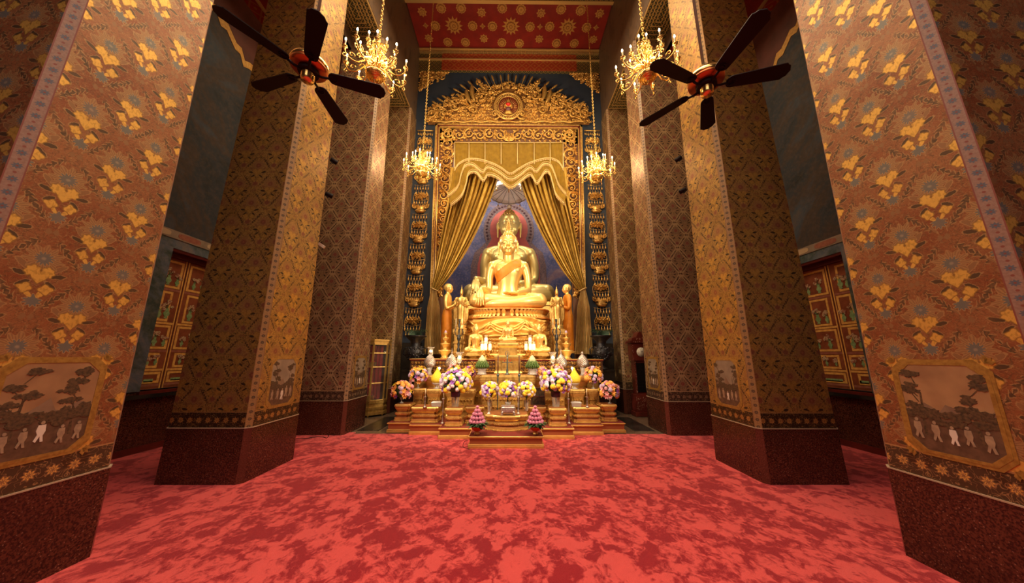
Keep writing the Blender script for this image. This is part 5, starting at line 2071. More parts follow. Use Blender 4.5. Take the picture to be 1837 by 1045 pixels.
def rrect(x0, x1, y0, y1, o, k=0.035, bulge=None):
    x0, x1, y0, y1 = x0 + o, x1 - o, y0 + o, y1 - o
    p = [(x0 + k, y0)]
    if bulge:
        w, b = bulge
        c = (x0 + x1) / 2
        p += [(c - w + o, y0), (c - w + o, y0 - b * 0.55), (c - w * 0.5, y0 - b * 0.9), (c, y0 - b), (c + w * 0.5, y0 - b * 0.9), (c + w - o, y0 - b * 0.55), (c + w - o, y0)]
    p += [(x1 - k, y0), (x1 - k, y0 + k), (x1, y0 + k), (x1, y1), (x0, y1), (x0, y0 + k), (x0 + k, y0 + k)]
    return p


def profile(m, ringfn, prof):
    """prof: (inset, z, material of the band above); quads carry (length, height) as uv"""
    last = None
    for o, z, mt in prof:
        r = ringfn(o)
        if last is not None:
            lr, lz, lm = last
            L = 0
            n = len(r)
            for j in range(n):
                q = (j + 1) % n
                d = math.dist(r[j], r[q])
                m.add([(*lr[j], lz), (*lr[q], lz), (*r[q], z), (*r[j], z)], [(0, 1, 2, 3)], [[(L, lz), (L + d, lz), (L + d, z), (L, z)]], smooth=False, mat=lm)
                L += d
        last = (r, z, mt)
    m.add([(*p, last[1]) for p in last[0]], [tuple(range(len(last[0])))], mat=last[2])
    r0 = ringfn(prof[0][0])
    m.add([(*p, prof[0][1]) for p in r0], [tuple(reversed(range(len(r0))))], mat=prof[0][2])


def beads(m, ring, z, r, step, front_only=None, mat=0):
    n = len(ring)
    for j in range(n):
        a, b = ring[j], ring[(j + 1) % n]
        L = math.dist(a, b)
        if front_only is not None and (a[1] + b[1]) / 2 > front_only: continue
        k = max(1, int(L / step))
        for i in range(k):
            t = (i + 0.5) / k
            m.ball((a[0] + (b[0] - a[0]) * t, a[1] + (b[1] - a[1]) * t, z), (r, r, r * 1.1), 5, 4, mat=mat)


M_ALT = [M_GOLD, M_REDGROUND, M_GOLD_OLD]
WAIST = [(0.0, 0.0, 0), (0.0, 0.09, 2), (0.012, 0.11, 0), (0.012, 0.22, 1), (0.034, 0.26, 1), (0.034, 0.33, 0), (0.016, 0.38, 0), (0.016, 0.50, 2), (0.040, 0.54, 1), (0.040, 0.62, 0),
         (0.030, 0.66, 0), (0.012, 0.74, 0), (0.012, 0.80, 2), (0.0, 0.83, 0), (0.0, 0.94, 0), (0.008, 1.0, 1)]
PANEL = [(0.0, 0.0, 0), (0.0, 0.06, 0), (0.018, 0.12, 0), (0.030, 0.18, 2), (0.030, 0.72, 0), (0.016, 0.78, 0), (0.0, 0.84, 2), (0.0, 0.95, 0), (0.008, 1.0, 1)]


def table(label, x0, x1, y0, y1, z0, z1, prof=WAIST, k=0.035, bulge=None, group='small gilded altar tables', cat='altar table'):
    root = thing('altar_table', label, cat, ((x0 + x1) / 2, (y0 + y1) / 2, z0), group=group)
    m = MB()
    H = z1 - z0
    sc = min(1.0, H / 0.30)
    rf = lambda o: rrect(x0, x1, y0, y1, o * sc, k, bulge)
    profile(m, rf, [(o, z0 + H * f, mt) for o, f, mt in prof])
    m.build('moulded_body', M_ALT, root)
    b = MB()
    for f, o in ((0.045, -0.002), (0.885, -0.002)):
        beads(b, rf(o), z0 + H * f, 0.0085, 0.026, y0 + 0.2)
    if prof is WAIST:
        beads(b, rf(0.008), z0 + H * 0.165, 0.006, 0.02, y0 + 0.2)
        beads(b, rf(0.014), z0 + H * 0.44, 0.010, 0.04, y0 + 0.2)
    else:
        # carved lattice of small leaves on the panel
        rng = random.Random(int(x0 * 100) & 255)
        nx_ = max(3, int((x1 - x0) / 0.075))
        for i in range(nx_):
            for j in range(3):
                rosette(b, (x0 + 0.05 + (x1 - x0 - 0.10) * (i + 0.5) / nx_, z0 + H * (0.28 + 0.17 * j)), 0.036, 6, wallfn(y0 + 0.030), 0.0, i, 0.018)
    b.build('bead_moulding', M_GOLD_OLD, root)
    return root


def X(px, v, Y): return at(px, v, Y).x


# stepped plinth
z0 = 0.185
steps = [(0.625, 5.49), (1.252, 6.07), (1.88, 6.36), (2.375, 6.54)]


def plinth_ring(o):
    p = []
    for i, (w, y) in enumerate(steps):
        p.append((w - o, y + o))
        if i + 1 < len(steps): p.append((w - o, steps[i + 1][1] + o))
    p.append((2.375 - o, 7.6))
    left = [(-a, b) for a, b in reversed(p)]
    return left + p


pl = thing('altar_plinth', 'low stepped red plinth with gold lozenge lattice under the altar tables', 'plinth', (0, 6.6, 0))
m = MB()
profile(m, plinth_ring, [(0.0, 0.0, 0), (0.0, 0.035, 0), (0.006, 0.040, 0), (0.0, 0.052, 0), (0.022, 0.062, 1), (0.022, 0.150, 0), (0.006, 0.158, 0), (0.0, 0.165, 0), (0.0, 0.180, 0), (0.006, 0.185, 2)])
m.build('stepped_body', [M_GOLD, M_FRET, noisy('red_felt', (0.20, 0.018, 0.010), (0.15, 0.012, 0.008), 12, 0.8)], pl)
b = MB()
beads(b, plinth_ring(-0.002), 0.172, 0.007, 0.022, 6.9)
beads(b, plinth_ring(-0.002), 0.046, 0.005, 0.02, 6.9)
b.build('bead_moulding', M_GOLD_OLD, pl)

PX = [('left', lambda p: p, -1), ('right', lambda p: 1814.5 - p, 1)]
table('bow-fronted gilded table in the middle of the lowest altar row, carrying the silver censer', X(870, 760, 5.92), X(947.5, 760, 5.92), 5.92, 6.48, z0, 0.447, bulge=(0.24, 0.10))
for nm, f, s in PX:
    def T(lab, pa, pb, vy, y0, y1, za, zb, **k):
        a, b_ = sorted((X(f(pa), vy, y0), X(f(pb), vy, y0)))
        return table(lab, a, b_, y0, y1, za, zb, **k)
    T('square gilded stand under the large chrysanthemum bouquet, %s of the bow-fronted table' % nm, 797, 829, 745, 6.20, 6.60, z0, 0.512)
    T('low gilded table between the bow-fronted table and the large %s bouquet stand' % nm, 834, 868, 745, 6.42, 6.74, z0, 0.500)
    T('long gilded table carrying the small glass box on the %s' % nm, 736, 785, 745, 6.50, 6.90, z0, 0.484)
    T('outermost gilded stand with a lily bouquet at the %s end of the altar' % nm, 706, 735, 740, 6.66, 7.02, z0, 0.514)
    T('gilded panelled stand of the second row under the %s lily bouquet' % nm, 739, 761.5, 712, 7.06, 7.28, z0, 0.785, prof=PANEL)
    T('gilded panelled stand of the second row under the %s yellow cone' % nm, 764, 790, 712, 6.96, 7.28, z0, 0.785, prof=PANEL)
    T('gilded stand of the second row behind the large %s bouquet' % nm, 798, 853, 712, 6.94, 7.28, z0, 0.785, prof=PANEL)
table('broad gilded central table of the second row behind the three round bouquets', X(860, 700, 6.80), X(960.5, 700, 6.80), 6.80, 7.28, z0, 1.092, prof=PANEL)
table('wide gilded bench of the third row carrying the silver jars', X(761, 690, 7.30), X(1056, 690, 7.30), 7.30, 7.58, z0, 1.05, prof=PANEL)

# high shelf with carved front
sh = thing('altar_shelf', 'high wide altar shelf with carved floral front and thin red edge below the small statues', 'shelf', (0, 8.3, z0 - 0.185))
m = MB()
xs0, xs1 = X(736, 655, 7.62), X(1081, 655, 7.62)
m.box(xs0 + 0.1, xs1 - 0.1, 7.70, 8.27, 0.0, 1.10, mat=2)
m.box(-1.98, 1.98, 8.27, 9.02, 0.0, 1.419, mat=2)
m.box(xs0, xs1, 7.62, 8.28, 1.10, 1.385, mat=3)
m.box(xs0 - 0.02, xs1 + 0.02, 7.60, 8.29, 1.385, 1.400, mat=1)
m.box(xs0 - 0.02, xs1 + 0.02, 7.59, 8.29, 1.400, 1.42, mat=0)
m.build('shelf_body', [M_GOLD, material('red_edge', (0.45, 0.03, 0.02), 0.5), M_GOLD_OLD, M_FRBACK], sh)
c = MB()
rng = random.Random(8)
fs = wallfn(7.62)
x = xs0 + 0.05
while x < xs1 - 0.04:
    for zz in (1.155, 1.235, 1.32):
        cluster(c, (x + rng.uniform(-.01, .01), zz), 0.042, fs, rng, 0.008)
    x += 0.075
c.tube([fs(xs0, 1.115, 0.01), fs(xs1, 1.115, 0.01)], 0.012, 5)
c.build('carved_front', M_GOLD_CARVED, sh)

# stepped shrine pedestal in the middle
hp = thing('shrine_pedestal', 'narrow stepped gilded pedestal lifting the smallest seated statue', 'pedestal', (0, 7.35, 1.092))
m = MB()
xa, xb = X(886, 650, 7.04), X(937, 650, 7.04)
m2 = rrect
for (a, b_, ya, yb, za, zb_, pr) in ((xa, xb, 7.04, 7.275, 1.093, 1.50, PANEL),):
    profile(m, lambda o: rrect(a, b_, ya, yb, o, 0.03), [(o, za + (zb_ - za) * f, mt) for o, f, mt in pr])
m.build('lower_stage', M_ALT, hp)
m = MB()
xa, xb = X(893, 625, 7.35), X(930, 625, 7.35)
zt_ = [o for o in bpy.data.objects if o.name == 'seated_monk_statue.001'][0]
ztop = zt_.location.z - 0.12 * [c for c in kids(zt_) if c.name.startswith('plinth')][0].scale[0] - 0.002
yb_ = zt_.location.y + 0.22
profile(m, lambda o: rrect(xa, xb, 7.28, yb_, o, 0.03), [(o, 1.43 + (ztop - 1.43) * f, mt) for o, f, mt in PANEL])
m.box(xa, xb, 7.14, yb_, 1.502, 1.52, mat=0)
m.build('upper_stage', M_ALT, hp)

# ------------------------------------------------------------------ flowers
M_YEL = noisy('yellow_petals', (0.80, 0.55, 0.02), (0.90, 0.66, 0.06), 60, 0.7)
M_ORA = noisy('orange_petals', (0.85, 0.35, 0.05), (0.95, 0.55, 0.15), 60, 0.7)
M_PIN = noisy('pink_petals', (0.80, 0.32, 0.36), (0.90, 0.50, 0.50), 60, 0.7)
M_LIL = noisy('lilac_petals', (0.52, 0.36, 0.62), (0.72, 0.58, 0.74), 60, 0.7)
M_WHI = noisy('white_petals', (0.80, 0.72, 0.74), (0.72, 0.60, 0.70), 60, 0.7)
M_PUR = noisy('purple_petals', (0.26, 0.06, 0.42), (0.36, 0.12, 0.55), 60, 0.7)
M_GRN = noisy('dark_leaves', (0.020, 0.065, 0.022), (0.04, 0.11, 0.03), 30, 0.5)
M_GRN2 = noisy('bright_leaves', (0.14, 0.22, 0.05), (0.08, 0.15, 0.03), 30, 0.5)
M_LOTUS = noisy('lotus_pink', (0.62, 0.16, 0.30), (0.74, 0.30, 0.42), 40, 0.6)


def glass_mat(name, tint=(0.9, 0.85, 0.8), rough=0.08, trans=0.75):
    m = material(name, tint, rough, 0.0)
    m.node_tree.nodes['Principled BSDF'].inputs['Transmission Weight'].default_value = trans
    m.node_tree.nodes['Principled BSDF'].inputs['IOR'].default_value = 1.35
    return m


M_GLASS = glass_mat('clear_glass')
M_CRYSTAL = glass_mat('cut_crystal', (0.85, 0.78, 0.74), 0.15, 0.55)
M_SILVER = gold_mat('chased_silver', (0.62, 0.54, 0.50), (0.44, 0.37, 0.34), 0.7, 0.32, 30, 0.4, 90)


def puff(R, seed, n=16, k=10, amp=0.16):
    rng = random.Random(seed)
    m = MB()
    rings = []
    for i in range(k + 1):
        a = -pi / 2 + pi * i / k
        rings.append([(R * (1 + (amp if (j + i) % 2 else -amp) * rng.uniform(.5, 1)) * max(cos(a), .01) * cos(2 * pi * j / n), R * (1 + (amp if (j + i) % 2 else -amp) * rng.uniform(.5, 1)) * max(cos(a), .01) * sin(2 * pi * j / n), R * 0.85 * sin(a)) for j in range(n)])
    m.loft(rings, smooth=False)
    return m.mesh('flower_head', [])


def star_flower(R, n, seed, cup=0.4):
    m = MB()
    for j in range(n):
        a = 2 * pi * j / n
        ca, sa = cos(a), sin(a)
        P = lambda r, t, h: (ca * r - sa * t, sa * r + ca * t, h)
        w = R * 0.34
        m.add([P(R * .08, 0, 0), P(R * .5, w, R * cup * .5), P(R, 0, R * cup), P(R * .5, -w, R * cup * .5), P(R * .5, 0, R * cup * .25), P(R * .45, 0, R * cup * .1)],
              [(0, 4, 1), (0, 3, 4), (4, 2, 1), (3, 2, 4), (0, 1, 5), (0, 5, 3), (1, 2, 5), (2, 3, 5)])
    m.ball((0, 0, R * .12), R * 0.16, 6, 4)
    return m.mesh('flower_head', [])


FL = {}
for key, me, mt in (('mum', puff(1, 1), M_YEL), ('mumo', puff(1, 2), M_ORA), ('carn', puff(1, 3, 14, 8, 0.25), M_WHI), ('carl', puff(1, 4, 14, 8, 0.25), M_LIL), ('carp', puff(1, 5, 14, 8, 0.25), M_PIN),
                    ('orch', star_flower(1.25, 5, 1), M_PUR), ('lily', star_flower(1.4, 6, 2, 0.6), M_ORA), ('lilp', star_flower(1.4, 6, 3, 0.6), M_PIN), ('lily_y', star_flower(1.3, 6, 4, 0.6), M_YEL)):
    me.materials.append(mt)
    FL[key] = me


def bouquet(label, loc, vase_h, cz, R, Rz, mix, n, fr, seed, vase='glass', purple=False, group=None, spike=0.0):
    rng = random.Random(seed)
    root = thing('flower_bouquet', label, 'bouquet', loc, group=group)
    m = MB()
    vr = max(0.045, R * 0.32)
    if vase == 'stem':
        m.lathe([(vr * .8, 0), (vr * .85, .01), (vr * .2, .03), (vr * .16, vase_h * .35), (vr * .5, vase_h * .5), (vr * 1.0, vase_h * .8), (vr * 1.15, vase_h)], 16, lobes=8, amp=0.04)
    else:
        m.lathe([(vr * .72, 0), (vr * .75, .01), (vr * .85, vase_h * .5), (vr * 1.0, vase_h * .9), (vr * 1.05, vase_h)], 18)
    put(m.mesh('vase', []), 'vase', M_GLASS if vase == 'glass' else M_CRYSTAL, root)
    if purple:
        m = MB(); m.lathe([(vr * .97, vase_h * .62), (vr * 1.06, vase_h * .9), (vr * 1.12, vase_h * 1.12), (vr * .9, vase_h * 1.2)], 18)
        put(m.mesh('paper_collar', []), 'paper_collar', material('purple_collar', (0.06, 0.02, 0.07), 0.4), root)
    m = MB()
    core_z = cz
    for i in range(46):
        a, e = rng.uniform(0, 6.28), rng.uniform(-0.5, 1.3)
        d = Vector((cos(a) * cos(e), sin(a) * cos(e), sin(e)))
        p = Vector((d.x * R * .75, d.y * R * .75, core_z + d.z * Rz * .75))
        q = Vector((d.x * R * 1.02, d.y * R * 1.02, core_z + d.z * Rz * 1.02 + 0.01))
        t = d.orthogonal().normalized() * 0.018
        m.add([p, (p + q) / 2 + t, q, (p + q) / 2 - t, (p + q) / 2 + d * 0.006], [(0, 4, 1), (1, 4, 2), (2, 4, 3), (3, 4, 0), (0, 1, 2, 3)])
    m.ball((0, 0, core_z), (R * .78, R * .78, Rz * .78), 14, 10)
    for i in range(6): m.tube([(0, 0, vase_h * .2), (rng.uniform(-.3, .3) * vr, rng.uniform(-.3, .3) * vr, vase_h), (rng.uniform(-.4, .4) * R, rng.uniform(-.4, .4) * R, core_z)], 0.004, 4)
    put(m.mesh('foliage', []), 'foliage', M_GRN, root)
    for i in range(n):
        k = (i + 0.5) / n
        zz = 1 - 1.55 * k
        rr = sqrt(max(0, 1 - zz * zz))
        th_ = i * 2.39996 + rng.uniform(-.2, .2)
        d = Vector((rr * cos(th_), rr * sin(th_), zz))
        if d.y > 0.55: continue
        key = rng.choices([q[0] for q in mix], [q[1] for q in mix])[0]
        s_ = fr * rng.uniform(0.8, 1.15) * (1.15 if key.startswith('mum') else 0.95)
        o = bpy.data.objects.new('flower', FL[key])
        COL.objects.link(o)
        o.parent = root
        j = 1 + rng.uniform(-0.10, 0.12) + spike * rng.random()
        o.location = (d.x * R * j, d.y * R * j, core_z + d.z * Rz * j)
        o.rotation_euler = d.to_track_quat('Z', 'Y').to_euler()
        o.scale = (s_,) * 3
    return root


CHR = [('mum', 5), ('carn', 4), ('carl', 6), ('orch', 3.5)]
LIL = [('lily', 4), ('mumo', 2), ('lilp', 3), ('lily_y', 2), ('carl', 2), ('orch', 0.8), ('carp', 2)]
for nm, f, s in PX:
    p = atz(f(818), 731.5, 0.512); p.y = max(p.y, 6.42)
    c_ = at(f(818), 686, p.y)
    bouquet('large dome bouquet of yellow, white and purple chrysanthemums in a clear vase, %s side' % nm, (c_.x, p.y, 0.513), 0.30, c_.z - 0.512, 0.285, 0.245, CHR, 125, 0.042, 10 + s, 'glass', True, 'large chrysanthemum bouquets')
    c_ = at(f(721.5), 701, 6.84)
    bouquet('orange and pink lily bouquet in a footed crystal vase, %s end of the altar' % nm, (c_.x, 6.84, 0.514), 0.16, c_.z - 0.514, 0.17, 0.17, LIL, 56, 0.044, 20 + s, 'stem', False, 'lily bouquets', 0.2)
    c_ = at(f(751), 674, 7.12)
    bouquet('orange and pink lily bouquet on the raised stand, second from the %s end' % nm, (c_.x, 7.12, 0.785), 0.18, c_.z - 0.785, 0.165, 0.165, LIL, 58, 0.044, 30 + s, 'stem', False, 'lily bouquets', 0.15)
    c_ = at(f(842), 669, 7.06)
    bouquet('mixed pink and orange bouquet half hidden behind the large %s chrysanthemums' % nm, (c_.x, 7.06, 0.785), 0.15, c_.z - 0.785, 0.112, 0.12, LIL, 42, 0.040, 40 + s, 'stem', False, 'lily bouquets', 0.15)
    c_ = at(f(815), 664, 7.15)
    bouquet('small peach lily bouquet peeping over the large %s chrysanthemums' % nm, (c_.x, 7.15, 0.785), 0.15, c_.z - 0.785, 0.115, 0.11, [('lily', 4), ('lilp', 3), ('carp', 2)], 36, 0.036, 50 + s, 'stem', False, 'lily bouquets', 0.2)
for i, (px, v, lab) in enumerate(((879, 700.5, 'left'), (911.5, 700, 'middle'), (944, 700.5, 'right'))):
    yy = 6.12 if i == 1 else 6.34
    c_ = at(px, v, yy)
    bouquet('round yellow, lilac and white bouquet, the %s one of the three above the silver censer' % lab, (c_.x, yy, 0.447), 0.20, c_.z - 0.447, 0.155, 0.155, CHR, 76, 0.036, 60 + i, 'glass' if i != 1 else 'stem', False, 'round bouquets on the middle table')


# ------------------------------------------------------------------ offerings
def lathe_thing(name, label, cat, loc, parts, group=None, rz=0):
    root = thing(name, label, cat, loc, rz, group)
    for pn, prof, mt, kw in parts:
        m = MB()
        m.lathe(prof, kw.get('n', 20), kw.get('c', (0, 0, 0)), lobes=kw.get('lobes', 0), amp=kw.get('amp', 0), smooth=kw.get('smooth', True))
        put(m.mesh(pn, []), pn, mt, root)
    return root


# pink lotus cones on orange bowls
lot = MB()
for j in range(8):
    for ring_, (r, w, h, z) in enumerate(((0.62, 0.30, 0.85, 0), (0.95, 0.32, 0.45, -0.1))):
        a = 2 * pi * (j + 0.5 * ring_) / 8
        ca, sa = cos(a), sin(a)
        P = lambda rr, t, zz: (ca * rr - sa * t, sa * rr + ca * t, zz)
        lot.add([P(.1, 0, -.6), P(r * .9, w, z), P(r * (.55 if ring_ == 0 else 1.0), 0, h), P(r * .9, -w, z), P(r * 1.12, 0, z)], [(0, 4, 1), (1, 4, 2), (2, 4, 3), (3, 4, 0), (0, 1, 2, 3)], smooth=True)
lot.ball((0, 0, 0), (0.72, 0.72, 0.72), 10, 8)
lot_me = lot.mesh('lotus_flower', [M_LOTUS])
for px, lab in ((855.5, 'left'), (960.6, 'right')):
    p = atz(px, 779, 0.186)
    root = thing('lotus_cone', 'cone of folded pink lotus blooms with green leaves on an orange bowl, %s front step' % lab, 'offering', (p.x, p.y, 0.186), group='pink lotus cones')
    m = MB(); m.lathe([(0.035, 0), (0.045, 0.004), (0.045, 0.025), (0.028, 0.035), (0.028, 0.05), (0.040, 0.06)], 20)
    put(m.mesh('gold_foot', []), 'gold_foot', M_GOLD, root)
    m = MB(); m.lathe([(0.04, 0.055), (0.085, 0.085), (0.105, 0.125), (0.11, 0.135), (0.10, 0.13)], 24)
    put(m.mesh('orange_bowl', []), 'orange_bowl', material('orange_bowl_glaze', (0.55, 0.09, 0.02), 0.3), root)
    m = MB()
    rng = random.Random(77)
    for i in range(70):
        a = rng.uniform(0, 6.28)
        r0, r1 = 0.07, rng.uniform(0.15, 0.235)
        z_ = rng.uniform(0.14, 0.19)
        d = Vector((cos(a), sin(a), 0)); t = Vector((-sin(a), cos(a), 0)) * 0.024
        A, B = d * r0 + Vector((0, 0, z_)), d * r1 + Vector((0, 0, z_ + rng.uniform(-.05, .03)))
        Mx = (A + B) / 2 + Vector((0, 0, .02))
        m.add([A, Mx + t - Vector((0, 0, .01)), B, Mx - t - Vector((0, 0, .01)), Mx], [(0, 4, 1), (1, 4, 2), (2, 4, 3), (3, 4, 0)])
    m.ball((0, 0, 0.15), (0.13, 0.13, 0.03), 14, 6)
    put(m.mesh('leaf_collar', []), 'leaf_collar', M_GRN, root)
    for k, (r, z_, n) in enumerate(((0.120, 0.215, 13), (0.095, 0.275, 10), (0.066, 0.335, 7), (0.036, 0.390, 4), (0.0, 0.445, 1))):
        for j in range(n):
            a = 2 * pi * (j + .5 * (k % 2)) / n
            o = bpy.data.objects.new('lotus_bloom', lot_me)
            COL.objects.link(o); o.parent = root
            o.location = (r * cos(a), r * sin(a), z_)
            d = Vector((cos(a), sin(a), 0.7)) if n > 1 else Vector((0, 0, 1))
            o.rotation_euler = d.to_track_quat('Z', 'Y').to_euler()
            o.scale = (0.033,) * 3
    m = MB(); m.lathe([(0.11, 0.19), (0.03, 0.38), (0.002, 0.43)], 12)
    put(m.mesh('cone_core', []), 'cone_core', material('dark_core', (0.10, 0.02, 0.05), 0.7), root)

# silver censer
p = atz(911.5, 744, 0.447)
root = thing('silver_censer', 'oval silver censer on four curled feet at the front of the bow-fronted table', 'censer', (p.x, p.y, 0.448))
m = MB()
rings = [[(0.135 * k * (abs(cos(t)) ** .6) * (1 if cos(t) > 0 else -1), 0.075 * k * (abs(sin(t)) ** .6) * (1 if sin(t) > 0 else -1), z_) for t in [2 * pi * i / 36 for i in range(36)]] for k, z_ in ((.75, .045), (.95, .06), (1.0, .10), (.98, .135), (.88, .15), (.93, .165), (.80, .168))]
m.loft(rings)
put(m.mesh('bowl', []), 'bowl', M_SILVER, root)
for sx in (-1, 1):
    for sy in (-1, 1):
        m = MB(); m.tube([(sx * .09, sy * .045, .065), (sx * .115, sy * .055, .04), (sx * .10, sy * .05, .015), (sx * .125, sy * .06, .008)], [.022, .018, .012, .012], 8)
        put(m.mesh('foot', []), 'foot', M_SILVER, root)


def candlestick(label, px, vb, z, h, ch, group, mat=M_SILVER, wax=M_WAX, dz=0, Y=None, lit=False, cr=0.007):
    p = atz(px, vb, z) if Y is None else Vector((X(px, vb, Y), Y, z))
    root = thing('candlestick', label, 'candlestick', (p.x, p.y, z), group=group)
    m = MB()
    m.lathe([(.040, 0), (.042, .006), (.022, .018), (.012, .03), (.018, .05), (.010, .07), (.009, h * .45), (.017, h * .5), (.009, h * .55), (.008, h * .8), (.016, h * .86), (.010, h * .92), (.028, h * .96), (.030, h)], 14)
    put(m.mesh('stem', []), 'stem', mat, root)
    m = MB(); m.lathe([(cr, h), (cr * 0.9, h + ch)], 8)
    put(m.mesh('candle', []), 'candle', wax, root)
    return root


for px, nm in ((877, 'left'), (929.5, 'right')):
    candlestick('slim silver candlestick with white candle just %s of the silver censer' % nm, px, 741.5, 0.448, 0.30, 0.14, 'silver candlesticks with thin candles')
for px, nm in ((762, 'left'), (1053.5, 'right')):
    candlestick('thin candlestick on the long table by the %s glass box' % nm, px, 730, 0.485, 0.20, 0.16, 'silver candlesticks with thin candles')
for px, nm in ((795, 'left'), (1020, 'right')):
    candlestick('thin candlestick standing outside the large %s bouquet vase' % nm, px, 729, 0.186, 0.47, 0.14, 'silver candlesticks with thin candles', Y=6.50)
M_PEWTER = material('blue_grey_pewter', (0.12, 0.15, 0.16), 0.35, 0.6)
M_BROWNWAX = material('brown_candle', (0.09, 0.025, 0.012), 0.4)
for px, nm in ((892.5, 'left'), (931.5, 'right')):
    zt0 = at(px, 670, 6.62).z
    candlestick('tall blue-grey holder with dark brown candle, %s of the trident' % nm, px, 730, 0.186, zt0 - 0.186, at(px, 637, 6.62).z - zt0, 'tall holders with dark candles', M_PEWTER, M_BROWNWAX, Y=6.66, cr=0.013)

# trident
p = atz(910, 670.5, 1.094); p.y = 6.93
root = thing('trident_stand', 'dark bronze three-pronged stand on a round foot in the middle of the altar', 'stand', (p.x, p.y, 1.094))
m = MB()
m.lathe([(.06, 0), (.062, .01), (.035, .02), (.022, .05), (.026, .09), (.016, .12), (.012, .30), (.010, .45)], 14)
m.tube([(-.115, 0, .26), (.115, 0, .26)], .007, 6)
for s in (-1, 1): m.tube([(0, 0, .38), (s * .035, 0, .41), (s * .040, 0, .46), (s * .015, 0, .50)], [.008, .008, .007, .003], 6)
m.tube([(0, 0, .44), (0, 0, .52)], [.008, .002], 6)
put(m.mesh('post', []), 'post', M_PEWTER, root)
for s in (-1, 1):
    m = MB(); m.ball((s * .06, 0, .30), (.012, .012, .02), 8, 6)
    m.tube([(s * .06, 0, .262), (s * .06, 0, .285)], .006, 6)
    put(m.mesh('red_bud', []), 'red_bud', material('red_bud_lacquer', (0.35, 0.03, 0.02), 0.4), root)

# framed picture leaning behind the right lotus cone
p = atz(969, 733, 0.501)
root = thing('framed_picture', 'small dark framed picture leaning against the stand behind the right lotus cone', 'picture', (p.x, 6.70, 0.501))
m = MB()
m.box(-.13, .13, -.01, .012, 0, .34)
put(m.mesh('board', []), 'board', noisy('picture_dark', (0.015, 0.015, 0.02), (0.10, 0.07, 0.03), 22, 0.3), root)
m = MB()
for a in ((-.15, -.13, -.02, .018, 0, .35), (.13, .15, -.02, .018, 0, .35), (-.13, .13, -.02, .018, 0, .02), (-.13, .13, -.02, .018, .33, .35), (-.13, .13, -.018, .015, .165, .18)): m.box(*a)
put(m.mesh('frame', []), 'frame', noisy('picture_frame_green', (0.03, 0.04, 0.04), (0.20, 0.06, 0.03), 40, 0.4), root)

# glass boxes
for nm, px in (('left', 779), ('right', 1037)):
    p = atz(px, 731.5, 0.485)
    p.y = max(p.y, 6.60)
    root = thing('glass_box', 'small cut-glass box with lid on the %s long altar table' % nm, 'box', (p.x, p.y, 0.485), group='cut-glass boxes')
    m = MB()
    m.loft([[(a * k, b_ * k, z_) for a, b_ in ((-.10, -.05), (.10, -.05), (.10, .05), (-.10, .05))] for k, z_ in ((.85, 0), (.9, .01), (1, .06), (1.0, .07))], smooth=False)
    put(m.mesh('box_body', []), 'box_body', M_CRYSTAL, root)
    m = MB()
    m.loft([[(a * k, b_ * k, z_) for a, b_ in ((-.10, -.05), (.10, -.05), (.10, .05), (-.10, .05))] for k, z_ in ((1.04, .07), (1.04, .08), (.8, .10), (.3, .105))], smooth=False)
    put(m.mesh('lid', []), 'lid', M_CRYSTAL, root)

# yellow cones of blossoms on crystal bowls
for nm, f, s in PX:
    p = atz(f(783.5), 699.5, 0.786)
    p.y = max(p.y, 7.06)
    root = thing('yellow_flower_cone', 'smooth yellow bud-shaped flower cone on a crystal bowl, %s side' % nm, 'offering', (X(f(783.5), 690, p.y), p.y, 0.786), group='yellow bud-shaped cones')
    m = MB(); m.lathe([(.065, 0), (.068, .01), (.03, .025), (.025, .05), (.07, .08), (.105, .12), (.10, .125)], 24, lobes=12, amp=.03)
    put(m.mesh('crystal_bowl', []), 'crystal_bowl', M_CRYSTAL, root)
    m = MB()
    prof = [(.05, .10), (.105, .14), (.125, .19), (.115, .25), (.085, .31), (.052, .36), (.028, .40), (.03, .415), (.014, .44), (.002, .47)]
    P = smooth_curve(prof, 30)
    rings = []
    for i, (r, z_) in enumerate(P):
        rings.append([(max(r, .001) * (1 + (.035 if (j + i) % 2 else 0)) * cos(2 * pi * j / 36), max(r, .001) * (1 + (.035 if (j + i) % 2 else 0)) * sin(2 * pi * j / 36), z_) for j in range(36)])
    m.loft(rings, smooth=False)
    put(m.mesh('blossom_cone', []), 'blossom_cone', M_YEL, root)

